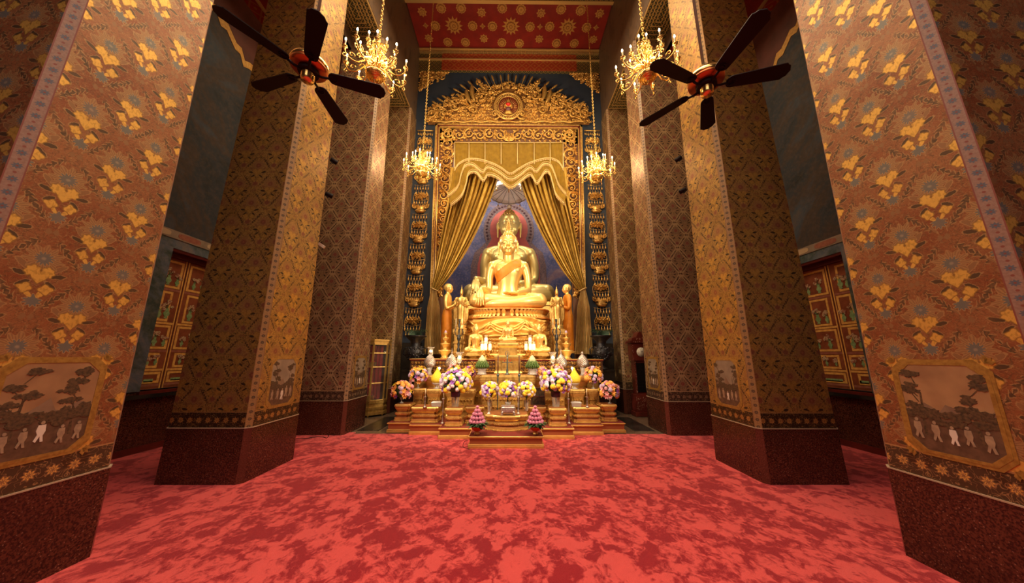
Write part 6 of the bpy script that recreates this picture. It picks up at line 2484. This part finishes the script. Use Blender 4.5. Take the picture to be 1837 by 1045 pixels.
# silver pineapple-shaped jars
for i, (px, lab) in enumerate(((770.5, 'outermost on the left of the third row'), (809.7, 'with needle finial, left of the glass lamp'), (1007, 'with needle finial, right of the glass lamp'), (1045.5, 'outermost on the right of the third row'))):
    Y = 7.435
    q = at(px, 659, Y)
    root = thing('silver_jar', 'bud-shaped woven silver jar, %s' % lab, 'jar', (q.x, Y, 1.051), group='bud-shaped silver jars')
    k = 1.0
    m = MB(); m.lathe([(.075, 0), (.08, .01), (.05, .03), (.045, .09), (.07, q.z - 1.051 + .01)], 20, lobes=10, amp=.03)
    put(m.mesh('crystal_stand', []), 'crystal_stand', M_CRYSTAL, root)
    b0 = q.z - 1.051
    m = MB()
    prof = [(.05, 0), (.10, .03), (.128, .09), (.125, .15), (.10, .21), (.065, .26), (.03, .30), (.02, .31)]
    P = smooth_curve(prof, 22)
    rings = []
    for a, (r, z_) in enumerate(P):
        rings.append([(r * (1 + (.06 if (j + a) % 2 else -.02)) * cos(2 * pi * j / 28), r * (1 + (.06 if (j + a) % 2 else -.02)) * sin(2 * pi * j / 28), b0 + z_) for j in range(28)])
    m.loft(rings, smooth=False)
    put(m.mesh('jar_body', []), 'jar_body', M_SILVER, root)
    m = MB()
    if i in (1, 2): m.lathe([(.02, b0 + .30), (.012, b0 + .33), (.008, b0 + .38), (.001, b0 + .46)], 10)
    else: m.lathe([(.02, b0 + .30), (.04, b0 + .33), (.02, b0 + .36), (.002, b0 + .38)], 10)
    put(m.mesh('finial', []), 'finial', M_SILVER, root)


# glass lamps with a lit bulb in a flared chimney
def glass_lamp(label, px, vb, z, Y, H, lit=True, group='glass lamps with flared chimneys'):
    q = at(px, vb, Y)
    h = q.z - z
    root = thing('glass_lamp', label, 'lamp', (q.x, Y, z), group=group)
    m = MB(); m.lathe([(.05, 0), (.052, .01), (.02, .03), (.015, h * .4), (.03, h * .5), (.015, h * .6), (.02, h * .9), (.045, h)], 16)
    put(m.mesh('stem', []), 'stem', M_CRYSTAL, root)
    m = MB(); m.lathe([(.040, h), (.055, h + H * .3), (.045, h + H * .6), (.05, h + H * .75), (.088, h + H * .95), (.092, h + H)], 24, lobes=8, amp=.05)
    put(m.mesh('chimney', []), 'chimney', M_GLASS, root)
    m = MB(); m.ball((0, 0, h + H * .5), (.022, .022, .034), 10, 8)
    put(m.mesh('bulb', []), 'bulb', M_BULB2, root)
    return root


M_BULB2 = material('lit_lamp_bulb', (1, .8, .5), 0.5, emit=(1.0, 0.74, 0.38), estr=22)
glass_lamp('glass lamp with flared chimney beside the inner left silver jar', 824, 650, 1.051, 7.365, 0.24)
glass_lamp('glass lamp with flared chimney beside the inner right silver jar', 992, 650, 1.051, 7.365, 0.24)
glass_lamp('glass lamp behind the outermost left silver jar', 772.5, 637, 1.42, 7.74, 0.20)
for nm, f, s in PX:
    q = at(f(788), 660, 7.22)
    root = thing('candle_lamp', 'small round bulb on a white candle tube behind the %s yellow cone' % nm, 'lamp', (q.x, 7.22, 0.786), group='round bulbs on candle tubes')
    m = MB(); m.lathe([(.03, 0), (.03, .01), (.012, .02), (.012, q.z - .786 - .02)], 10)
    put(m.mesh('tube', []), 'tube', M_WAX, root)
    m = MB(); m.ball((0, 0, q.z - .786), .026, 12, 8)
    put(m.mesh('bulb', []), 'bulb', M_BULB2, root)


# hurricane candelabra
M_HURR = material('glowing_hurricane_glass', (1, .85, .6), 0.3, emit=(1.0, 0.60, 0.22), estr=2.6)
for nm, px in (('left', 871.5), ('right', 951)):
    Y = 7.665
    q = at(px, 628, Y)
    root = thing('hurricane_candelabrum', 'glowing candelabrum with four glass chimneys, %s of the stepped pedestal' % nm, 'candelabrum', (q.x, Y, 1.421), group='glowing hurricane candelabra')
    h = q.z - 1.421
    m = MB(); m.lathe([(.07, 0), (.075, .01), (.03, .03), (.02, h * .5), (.03, h * .6), (.016, h), (.016, h + .14)], 16)
    for k in range(3):
        a = 2 * pi * k / 3 + pi / 6
        m.tube([(0, 0, h * .6), (.06 * cos(a), .06 * sin(a), h * .4), (.11 * cos(a), .11 * sin(a), h * .8), (.11 * cos(a), .11 * sin(a), h)], .008, 6)
        m.lathe([(.01, h - .01), (.03, h)], 12, (.11 * cos(a), .11 * sin(a), 0))
    put(m.mesh('branched_stem', []), 'branched_stem', M_BRASS, root)
    for k in range(4):
        a = 2 * pi * k / 3 + pi / 6
        c_ = (.11 * cos(a), .11 * sin(a), h) if k < 3 else (0, 0, h + .15)
        m = MB(); m.lathe([(.030, 0), (.040, .03), (.040, .13), (.034, .16)], 18, c_)
        ch_ = put(m.mesh('chimney', []), 'chimney', M_HURR, root)
        m = MB(); m.lathe([(.034, .16), (.036, .19), (.042, .215)], 18, c_)
        put(m.mesh('chimney_lip', []), 'chimney_lip', M_GLASS, ch_)

# leaf-wrapped flower cups in front of them
for nm, px in (('left', 874.5), ('right', 946.5)):
    p = atz(px, 664.5, 1.094)
    root = thing('leaf_flower_cup', 'green and white folded-leaf flower cup on a ribbed crystal stand, %s of the trident' % nm, 'offering', (p.x, 6.90, 1.094), group='folded-leaf flower cups')
    s_ = 1.0
    m = MB(); m.lathe([(.10, 0), (.105, .015), (.085, .03), (.085, .10), (.11, .13)], 40, lobes=20, amp=.05)
    put(m.mesh('ribbed_stand', []), 'ribbed_stand', M_CRYSTAL, root)
    m = MB()
    for k in range(4):
        for j in range(22):
            a = 2 * pi * (j + .5 * (k % 2)) / 22
            r0, r1 = .115 - .012 * k, .15 - .02 * k
            z_ = .14 + k * .035
            ca, sa = cos(a), sin(a)
            m.tube([(r0 * ca, r0 * sa, z_), (r1 * ca, r1 * sa, z_ + .03), (r1 * .92 * ca, r1 * .92 * sa, z_ + .075)], [.014, .012, .002], 5)
    m.ball((0, 0, .17), (.11, .11, .06), 14, 6)
    put(m.mesh('folded_leaves', []), 'folded_leaves', M_GRN2, root)
    m = MB(); m.lathe([(.095, .24), (.09, .29), (.06, .35), (.03, .39), (.003, .42)], 24, lobes=12, amp=.05)
    put(m.mesh('white_blossom_cone', []), 'white_blossom_cone', noisy('cream_blossom', (0.62, 0.55, 0.30), (0.75, 0.66, 0.42), 50, .7), root)

# tiered offering trays
for nm, f, s in PX:
    p = atz(f(797.5), 638, 1.421)
    Y = 7.95
    q0, q1 = at(f(797.5), 637, Y), at(f(797.5), 592, Y)
    h = q1.z - 1.421
    root = thing('tiered_tray', 'four-tiered gold offering tray topped by a violet bud near the %s curtain' % nm, 'offering tray', (q0.x, Y, 1.421), group='tiered gold offering trays')
    z_ = 0
    m = MB()
    for k, (r, dz) in enumerate(((.165, .30), (.125, .24), (.095, .20), (.06, .16))):
        d = dz * h
        m = MB()
        m.lathe([(r * .62, z_), (r * .66, z_ + d * .05), (r * .45, z_ + d * .25), (r * .60, z_ + d * .5), (r * .95, z_ + d * .85), (r, z_ + d * .95), (r * .85, z_ + d)], 28, lobes=14, amp=.02)
        put(m.mesh('tray_tier', []), 'tray_tier', M_GOLD if k else M_GOLD_STATUE, root)
        z_ += d
    m = MB(); m.lathe([(.03, z_), (.035, z_ + h * .04), (.015, z_ + h * .08), (.002, z_ + h * .11)], 12)
    put(m.mesh('violet_bud', []), 'violet_bud', M_LIL, root)

# dark candelabra
M_BRONZE = gold_mat('dark_bronze', (0.030, 0.032, 0.042), (0.07, 0.065, 0.07), 0.6, 0.32, 20, 0.5, 60)
for nm, px in (('left', 823), ('right', 998.5)):
    Y = 7.98
    q0, q1 = at(px, 638, Y), at(px, 572, Y)
    h = q1.z - 1.421
    root = thing('bronze_candelabrum', 'tall dark bronze candelabrum with pale candles by the %s crowned statue' % nm, 'candelabrum', (X(px, 610, Y), Y, 1.421), group='dark bronze candelabra')
    m = MB()
    m.lathe([(.06, 0), (.065, .02), (.025, .05), (.025, h * .15), (.042, h * .22), (.02, h * .28), (.032, h * .36), (.016, h * .42), (.048, h * .50), (.036, h * .56), (.014, h * .62), (.026, h * .70), (.014, h * .76), (.034, h * .84), (.014, h * .90), (.026, h * .95), (.030, h)], 14, lobes=6, amp=.12)
    for sg in (-1, 1):
        m.tube([(0, 0, h * .6), (sg * .06, -.02, h * .56), (sg * .105, -.02, h * .66), (sg * .085, -.02, h * .74)], [.016, .014, .012, .012], 8)
        m.lathe([(.01, h * .73), (.026, h * .75)], 10, (sg * .085, -.02, 0))
    put(m.mesh('stem', []), 'stem', M_BRONZE, root)
    for sg in (-1, 1):
        m = MB(); m.lathe([(.009, h * .75), (.007, h * 1.02)], 8, (sg * .085, -.02, 0))
        put(m.mesh('candle', []), 'candle', M_WAX, root)

# bronze urns with palm leaves on stone blocks
for nm, px, s in (('left', 742.5, -1), ('right', 1081, 1)):
    Y = 8.56
    q = at(px, 662, Y); zr = at(px, 602, Y).z
    m = MB(); m.box(q.x - .24, q.x + .24, Y - .24, Y + .24, 0, q.z - .06); m.box(q.x - .25, q.x + .25, Y - .25, Y + .25, q.z - .06, q.z)
    o = m.build('stone_block', M_DARKSTONE)
    tag(o, 'black stone block under the %s bronze urn' % nm, 'block', 'stone blocks under the urns')
    h = zr - q.z
    root = thing('bronze_urn', 'black bronze urn with deep relief and wide rim beside the %s curtain' % nm, 'urn', (q.x, Y, q.z + .001), group='black bronze urns')
    m = MB()
    m.lathe([(.15, 0), (.16, .02), (.08, .06), (.06, .12), (.12, h * .25), (.23, h * .40), (.25, h * .52), (.20, h * .62), (.12, h * .72), (.14, h * .84), (.26, h * .96), (.30, h), (.27, h * .99)], 30)
    put(m.mesh('urn_body', []), 'urn_body', M_BRONZE, root)
    m = MB()
    rng = random.Random(4)
    for k in range(110):
        a, t = rng.uniform(0, 6.28), rng.uniform(.28, .66)
        r = .24 - abs(t - .48) * .35
        m.ball((r * cos(a), r * sin(a), h * t), (rng.uniform(.02, .045),) * 3, 6, 4)
    for sg in (-1, 1):
        m.tube([(sg * .20, 0, h * .38), (sg * .31, 0, h * .45), (sg * .32, 0, h * .60), (sg * .22, 0, h * .66)], [.02, .025, .02, .012], 8)
    put(m.mesh('relief', []), 'relief', M_BRONZE, root)
    pr = thing('palm_plant', 'grey-green palm leaves spreading from the %s bronze urn' % nm, 'plant', (q.x + .02, Y, zr), group='palm leaves in the urns')
    m = MB()
    for k in range(15):
        a = pi * (k + .5) / 15
        d = Vector((cos(a) * .22, -.16, sin(a) * .17))
        t = Vector((-sin(a), 0, cos(a))) * .018
        b0 = Vector((0, -.02, .006))
        m.add([b0, b0 + d * .6 + t, b0 + d, b0 + d * .6 - t, b0 + d * .6 + Vector((0, -.012, 0))], [(0, 4, 1), (1, 4, 2), (2, 4, 3), (3, 4, 0), (0, 1, 2, 3)])
    m.tube([(0, 0, .002), (0, -.02, .02)], .012, 6)
    put(m.mesh('fan_leaf', []), 'fan_leaf', noisy('palm_green', (0.06, 0.14, 0.08), (0.12, 0.20, 0.12), 20, .5), pr)
    m = MB()
    for sg in (-1, 1):
        m.tube([(0, 0, .004), (sg * .12, -.05, .14), (sg * .30, -.08, .16 - .02 * sg)], [.008, .006, .003], 5)
        for k in range(9):
            c_ = Vector((sg * (.08 + .025 * k), -.06, .13 + .01 * sin(k)))
            m.tube([c_, c_ + Vector((sg * .04, -.02, .05 * (1 if k % 2 else -1)))], [.010, .002], 4)
    put(m.mesh('frond', []), 'frond', M_GRN, pr)

# ------------------------------------------------------------------ cabinet and clock
foot = [(-4.05, 8.10), (-3.44, 8.10), (-3.17, 8.36), (-3.17, 8.58), (-4.05, 8.58)]
cab = thing('display_cabinet', 'gilded corner display cabinet with glass panes and red cloth inside, behind the third left pillar', 'cabinet', (-3.6, 8.3, 0.0))
ztop = at(690, 608, 8.12).z


def off(poly, o):
    cx, cy = -3.62, 8.42
    return [(cx + (x - cx) * (1 + o), cy + (y - cy) * (1 + o)) for x, y in poly]


def plate(m, o, za, zb_, mat=None): m.loft([[(x, y, za) for x, y in off(foot, o)], [(x, y, zb_) for x, y in off(foot, o)]], smooth=False, mat=mat)


m = MB()
for (o, za, zb_) in ((0.02, .03, .10), (-.02, .10, .16), (.0, .16, .22), (-.05, .22, .30), (-.02, .30, .36)): plate(m, o, za, zb_)
for x, y in off(foot, -.05): m.tube([(x, y, 0), (x, y, .04)], .02, 6)
m.build('cabinet_base', M_GOLD_OLD, cab)
m = MB()
plate(m, .03, ztop - .05, ztop); plate(m, -.02, ztop - .12, ztop - .05)
m.build('cabinet_cornice', M_GOLD, cab)
m = MB()
P = off(foot, -.06)
for i in range(5):
    a, b_ = P[i], P[(i + 1) % 5]
    m.tube([(a[0], a[1], .35), (a[0], a[1], ztop - .10)], .028, 4, smooth=False)
    if i == 3 or i == 4: continue
    for z_ in (.38, .80, 1.20, 1.55, ztop - .13):
        m.tube([(a[0], a[1], z_), (b_[0], b_[1], z_)], .014, 4, smooth=False)
m.build('gilt_frame', M_GOLD, cab)
gm = MB()
for i in range(3):
    a, b_ = P[i], P[(i + 1) % 5]
    gm.add([(a[0], a[1], .37), (b_[0], b_[1], .37), (b_[0], b_[1], ztop - .12), (a[0], a[1], ztop - .12)], [(0, 1, 2, 3)])
gm.build('glass_pane', glass_mat('cabinet_glass', (.9, .9, .9), .02, .95), cab)
m = MB()
Q = off(foot, -.12)
m.box(-4.0, -3.24, 8.50, 8.54, .37, ztop - .12)
m.build('back_panel', M_REDWOOD, cab)
m = MB()


def hang(a, t): return (-3.95 + .62 * a, 8.40 + .025 * sin(a * 40), ztop - .16 - (ztop - .16 - .40) * t)


m.grid(hang, 60, 4)
m.build('red_cloth', material('red_cloth', (0.45, 0.01, 0.01), 0.7), cab)
for z_, x_ in ((1.22, -3.52), (.385, -3.50)):
    m = MB(); m.box(x_ - .06, x_ + .06, 8.26, 8.34, z_, z_ + .10); m.box(x_ - .08, x_ + .08, 8.24, 8.36, z_ - .012, z_)
    o = m.build('gilt_casket', M_GOLD); tag(o, 'tiny gilt casket on the %s of the display cabinet' % ('middle shelf' if z_ > 1 else 'floor'), 'casket', 'gilt caskets in the cabinet')

ck = thing('longcase_clock', 'dark red inlaid longcase clock with round white face behind the third right pillar', 'clock', (3.56, 8.40, 0))
q = at(1147, 631, 8.22)
cx, cz = q.x, q.z
ct = at(1140, 594, 8.3).z
w = .235
cx += 0.06
m = MB()
m.box(cx - w - .04, cx + w + .04, 8.22, 8.56, 0, .10); m.box(cx - w, cx + w, 8.26, 8.54, .10, .52)
m.build('clock_base', M_REDWOOD, ck)
m = MB(); m.box(cx - w + .05, cx + w - .05, 8.30, 8.52, .52, cz - .22)
m.build('trunk_case', M_REDWOOD, ck)
m = MB(); m.box(cx - w + .09, cx + w - .09, 8.285, 8.30, .58, cz - .28)
m.build('dark_glass_door', material('dark_clock_glass', (.008, .006, .006), .08), ck)
m = MB()
m.box(cx - w, cx + w, 8.26, 8.54, cz - .22, cz + .24)
m.box(cx - w - .04, cx + w + .04, 8.22, 8.56, cz + .24, cz + .29)
pts = [(cx - w, cz + .29), (cx - w + .02, cz + .36), (cx - .10, cz + .40), (cx - .05, ct - .05), (cx, ct), (cx + .05, ct - .05), (cx + .10, cz + .40), (cx + w - .02, cz + .36), (cx + w, cz + .29)]
m.prism(pts, lambda a, b, d: (a, 8.25 + d, b), 0, .28)
m.build('hood', M_REDWOOD, ck)
m = MB()
rng = random.Random(3)
for (x0_, x1_, za, zb_) in ((cx - w, cx - w + .04, cz - .2, cz + .22), (cx + w - .04, cx + w, cz - .2, cz + .22), (cx - w + .05, cx - w + .09, .56, cz - .25), (cx + w - .09, cx + w - .05, .56, cz - .25), (cx - w + .02, cx + w - .02, .14, .48), (cx - w, cx + w, cz + .25, cz + .28), (cx - .15, cx + .15, cz + .31, cz + .37)):
    n = int(max(4, (x1_ - x0_) * (zb_ - za) / .0011))
    for k in range(min(n, 90)):
        a, b_ = rng.uniform(x0_, x1_), rng.uniform(za, zb_)
        y_ = 8.26 if zb_ > cz - .21 and zb_ < cz + .23 else 8.30 if za > .5 and zb_ < cz else 8.22 if za > cz + .2 and zb_ < cz + .3 else 8.26
        if za > cz + .3: y_ = 8.25
        m.ball((a, y_, b_), (.006, .004, .006), 5, 3)
m.build('pearl_inlay', material('mother_of_pearl', (.55, .38, .28), .3), ck)
m = MB()
Rt = Matrix.Rotation(pi / 2, 4, 'X')
m.lathe([(.001, 0), (.118, 0), (.118, .01), (.0, .012)], 40, (cx, 8.255, cz), M=Rt)
fc = m.build('clock_face', material('clock_face_white', (.72, .66, .56), .4), ck)
m = MB()
for k in range(12):
    a = 2 * pi * k / 12
    m.tube([(cx + .085 * sin(a), 8.240, cz + .085 * cos(a)), (cx + .105 * sin(a), 8.240, cz + .105 * cos(a))], .004, 4)
m.tube([(cx, 8.238, cz), (cx + .045, 8.238, cz + .035)], .004, 4)
m.tube([(cx, 8.236, cz), (cx - .02, 8.236, cz + .08)], .003, 4)
m.build('hour_marks_and_hands', M_BLACK, fc)

# ------------------------------------------------------------------ chandeliers
def make_chandelier(label, loc, ztop_):
    root = thing('chandelier', label, 'chandelier', loc, group='brass chandeliers with candle bulbs')
    m = MB()
    m.lathe([(.004, -.34), (.018, -.33), (.022, -.31), (.010, -.29), (.03, -.275), (.085, -.255), (.135, -.225), (.155, -.19), (.150, -.175), (.10, -.165), (.05, -.14), (.035, -.10), (.06, -.05), (.075, 0), (.05, .05), (.028, .09), (.035, .13), (.06, .17), (.05, .21), (.022, .26), (.018, .33), (.035, .37), (.03, .41), (.010, .45), (.012, .50)], 24, lobes=12, amp=.03)
    for r_, z_ in ((.125, -.235), (.10, -.250), (.06, -.268)):
        m.tube([(r_ * cos(t), r_ * sin(t), z_) for t in [2 * pi * i / 28 for i in range(28)]], .006, 5, closed=True)
    put(m.mesh('baluster', []), 'baluster', M_BRASS2, root)
    m = MB()
    for k in range(6):
        a = 2 * pi * k / 6
        ca, sa = cos(a), sin(a)
        T = lambda r, z: (r * ca, r * sa, z)
        m.tube([T(.02, .46), T(.07, .45), T(.11, .38), T(.10, .30), T(.05, .26), T(.04, .31), T(.07, .33)], [.012, .016, .018, .016, .012, .010, .008], 6)
        m.tube([T(.03, .24), T(.10, .22), T(.15, .15), T(.12, .09), T(.08, .12)], [.012, .018, .018, .014, .010], 6)
        m.tube([T(.05, .02), T(.15, .03), T(.20, -.03), T(.17, -.08), T(.13, -.05)], [.012, .016, .016, .012, .010], 6)
    put(m.mesh('scroll_crown', []), 'scroll_crown', M_BRASS2, root)
    m = MB()
    z = .52
    k = 0
    L = .062
    while z < ztop_ - loc[2]:
        R = Matrix.Rotation(pi / 2 * (k % 2), 3, 'Z')
        m.tube([tuple(Vector((0, 0, z)) + R @ Vector((.020 * cos(t), 0, .036 * sin(t)))) for t in [2 * pi * i / 10 for i in range(10)]], .0055, 4, closed=True)
        z += .055
        k += 1
    put(m.mesh('chain', []), 'chain', M_BRASS2, root)
    # arm meshes
    def arm(r, z, drop, up):
        m = MB()
        P = smooth_curve([(.05, 0, z * .3), (r * .35, 0, z * .3 - .02), (r * .62, 0, z - drop), (r * .86, 0, z - drop * .95), (r, 0, z - drop * .35), (r, 0, z)], 20)
        m.tube(P, [.012 - .004 * i / 20 for i in range(21)], 7)
        sp = lambda cx, cz, R0, a0, h: m.tube([(cx + R0 * (1 - .8 * t) * cos(a0 + h * 5.5 * t), 0, cz + R0 * (1 - .8 * t) * sin(a0 + h * 5.5 * t)) for t in [i / 12 for i in range(13)]], [.009 - .004 * i / 12 for i in range(13)], 5)
        sp(r * .45, z - drop * .25, .055, 0, 1)
        sp(r * .78, z - drop * .45, .050, pi, -1)
        sp(r * .98, z - drop * 1.02, .038, pi / 2, -1)
        m.lathe([(.008, z - .035), (.020, z - .02), (.012, z - .008), (.036, z + .004), (.042, z + .014), (.036, z + .012)], 12, (r, 0, 0), lobes=6, amp=.1)
        for a in (0.4, 2.2, 4.0): m.ball((r + .03 * cos(a), .03 * sin(a), z - .02), .008, 5, 4)
        return m.mesh('arm', [M_BRASS2])
    cm = MB(); cm.lathe([(.011, .012), (.011, .125), (.008, .13)], 10)
    bm_ = MB(); bm_.lathe([(.006, .13), (.013, .145), (.014, .158), (.007, .175), (.001, .19)], 10)
    cme, bme = cm.mesh('candle_tube', [M_WAX]), bm_.mesh('bulb', [M_BULB])
    for me, n, r, z, ph in ((arm(.48, .0, .14, 0), 10, .48, .0, 0.1), (arm(.27, .20, .10, 0), 6, .27, .20, .4)):
        for k in range(n):
            a = ph + 2 * pi * k / n
            o = bpy.data.objects.new('arm', me); COL.objects.link(o); o.parent = root; o.rotation_euler = (0, 0, a)
            c_ = bpy.data.objects.new('candle_tube', cme); COL.objects.link(c_); c_.parent = o; c_.location = (r, 0, z)
            b_ = bpy.data.objects.new('bulb', bme); COL.objects.link(b_); b_.parent = o; b_.location = (r, 0, z)
    l = light('chandelier_glow', 'POINT', (loc[0], loc[1], loc[2] + .10), CH_W, WARM, 0.30)
    return root


CH_W = 135
near_l = at(675, 118, 4.3); near_r = at(1160, 120, 4.3)
far_l = at(757, 300, 7.6); far_r = at(1070.5, 306, 7.6)
chl = []
r0 = make_chandelier('larger-looking brass chandelier with lit candle bulbs over the left side, beside the ceiling fan', tuple(near_l), ZC)
chl.append(r0)
for q, lab in ((near_r, 'brass chandelier with lit candle bulbs hanging behind the right ceiling fan'), (far_l, 'brass chandelier hanging in front of the left blue wall garland'), (far_r, 'brass chandelier hanging in front of the right blue wall garland')):
    c_ = copy_tree(r0, None, tuple(q), (0.5 + q.x) % 1.0, lab)
    light('chandelier_glow', 'POINT', (q.x, q.y, q.z + .10), CH_W, WARM, 0.30)

# ------------------------------------------------------------------ ceiling fans
def blade_mesh():
    m = MB()
    w0, w1, r0_, r1_ = .060, .078, .17, .70
    out = []
    for i in range(9):
        a = pi / 2 + pi * i / 8
        out.append((r0_ + .052 + .052 * cos(a), w0 * sin(a)))
    out += [(.62, -w1), (.655, -w1), (.665, -w1 * .82), (.69, -w1 * .62), (r1_, -w1 * .25), (r1_ + .008, 0), (r1_, w1 * .25), (.69, w1 * .62), (.665, w1 * .82), (.655, w1), (.62, w1)]
    R = Matrix.Rotation(radians(-11), 3, 'X')
    m.prism(out, lambda a, b, d: tuple(R @ Vector((a, b, d))), -.004, .004)
    return m.mesh('blade', [M_BLACK])


def bracket_mesh():
    m = MB()
    R = Matrix.Rotation(radians(-11), 3, 'X')
    T = lambda x, y, z: tuple(R @ Vector((x, y, z)))
    m.tube([T(.06, 0, -.01), T(.12, 0, -.02), T(.18, 0, -.010)], [.014, .012, .012], 6)
    m.tube([T(.215 + .035 * cos(t), .032 * sin(t), -.008) for t in [2 * pi * i / 20 for i in range(20)]], .006, 5, closed=True)
    m.tube([T(.215, -.03, -.008), T(.235, 0, -.008), T(.215, .03, -.008)], .005, 5)
    return m.mesh('blade_bracket', [M_BLACK])


BL, BR = blade_mesh(), bracket_mesh()


def fan(label, loc, ph):
    root = thing('ceiling_fan', label, 'ceiling fan', loc, group='black five-bladed ceiling fans')
    m = MB(); m.lathe([(.06, .03), (.15, .028), (.163, .04), (.165, .055)], 36)
    put(m.mesh('copper_plate', []), 'copper_plate', material('fan_copper', (.62, .20, .06), .3, .8), root)
    m = MB(); m.lathe([(.163, .055), (.170, .07), (.165, .10), (.135, .125), (.12, .15), (.09, .165), (.04, .18), (.03, .22), (.018, .25)], 36)
    put(m.mesh('motor_housing', []), 'motor_housing', M_BRASS, root)
    m = MB(); m.lathe([(.088, -.02), (.092, -.01), (.092, .02), (.07, .032)], 28)
    put(m.mesh('blade_hub', []), 'blade_hub', M_BLACK, root)
    m = MB(); m.lathe([(.0, -.115), (.03, -.113), (.055, -.10), (.060, -.08), (.060, -.03), (.066, -.02)], 28)
    put(m.mesh('hub_cap', []), 'hub_cap', M_BRASS, root)
    m = MB(); m.tube([(0, 0, .22), (0, 0, ZC - loc[2] - .02)], .014, 10)
    m.lathe([(.07, ZC - loc[2] - .01), (.06, ZC - loc[2] - .06), (.02, ZC - loc[2] - .10)], 16)
    put(m.mesh('downrod', []), 'downrod', material('painted_rod', (.42, .36, .28), .4, .3), root)
    for k in range(5):
        o = bpy.data.objects.new('blade', BL); COL.objects.link(o); o.parent = root; o.rotation_euler = (0, 0, radians(ph + 72 * k))
        b_ = bpy.data.objects.new('blade_bracket', BR); COL.objects.link(b_); b_.parent = o
    return root


fan('black five-bladed ceiling fan hanging in front of the left golden pillar', (-1.945, 2.555, 4.228), -124)
fan('black five-bladed ceiling fan hanging in front of the right golden pillar', (2.018, 2.599, 4.155), -87.4)

# ------------------------------------------------------------------ spotlights on the pillars
for i, (px, v, s, lab) in enumerate(((598, 288, -1, 'upper black spotlight on the second left pillar'), (589, 349, -1, 'lower black spotlight on the second left pillar'), (1218, 284, 1, 'upper black spotlight on the second right pillar'), (1226, 341, 1, 'lower black spotlight on the second right pillar'))):
    q = at(px, v, 5.06)
    root = thing('spotlight', lab, 'spotlight', tuple(q), group='black spotlights clamped to the pillars')
    tgt = (Vector((0, 8.8, 3.9)) - q).normalized()
    m = MB()
    A = Vector((0, 0, 0))
    m.tube([A - tgt * .05, A - tgt * .045, A + tgt * .05, A + tgt * .065], [.02, .038, .042, .046], 14)
    put(m.mesh('lamp_can', []), 'lamp_can', M_BLACK, root)
    m = MB()
    xp = s * (XI + TAPER * q.z + .01) - q.x
    m.tube([(0, 0, 0), (0, 0, -.06), (xp, -.07, -.06)], .009, 6)
    put(m.mesh('clamp_arm', []), 'clamp_arm', M_BLACK, root)
q = at(577, 440, 5.08)
root = thing('wall_camera', 'small white camera on a short bracket at the edge of the second left pillar', 'camera', tuple(q))
m = MB(); m.obox(Matrix.Rotation(.6, 4, 'Y') @ Matrix.Rotation(.3, 4, 'Z'), .11, .05, .045)
put(m.mesh('camera_housing', []), 'camera_housing', M_WHITE, root)
m = MB(); m.tube([(0, 0, 0), (-.03, 0, .04), (-s * 0 - (q.x + (XI + TAPER * q.z)), -.08, .04)], .007, 6)
put(m.mesh('bracket', []), 'bracket', M_BLACK, root)

# cables on the floor
m = MB()
m.tube(smooth_curve([tuple(Vector(atz(a, b, .006))) for a, b in ((840, 790), (834, 791), (831, 796), (831, 801), (836, 803.5), (842, 805))], 30), .004, 6)
o = m.build('power_cable', M_BLACK); tag(o, 'thin black cable looping out from the left side of the front plinth step', 'cable', 'black cables on the carpet edge')
m = MB()
m.tube(smooth_curve([tuple(Vector(atz(a, b, .006))) for a, b in ((531, 786), (550, 785.5), (568, 783), (578, 783), (586, 785), (590, 781), (588, 779.5), (600, 780))], 40), .005, 6)
o = m.build('power_cable', M_BLACK); tag(o, 'black cable with plug lying on the carpet before the third left pillar', 'cable', 'black cables on the carpet edge')
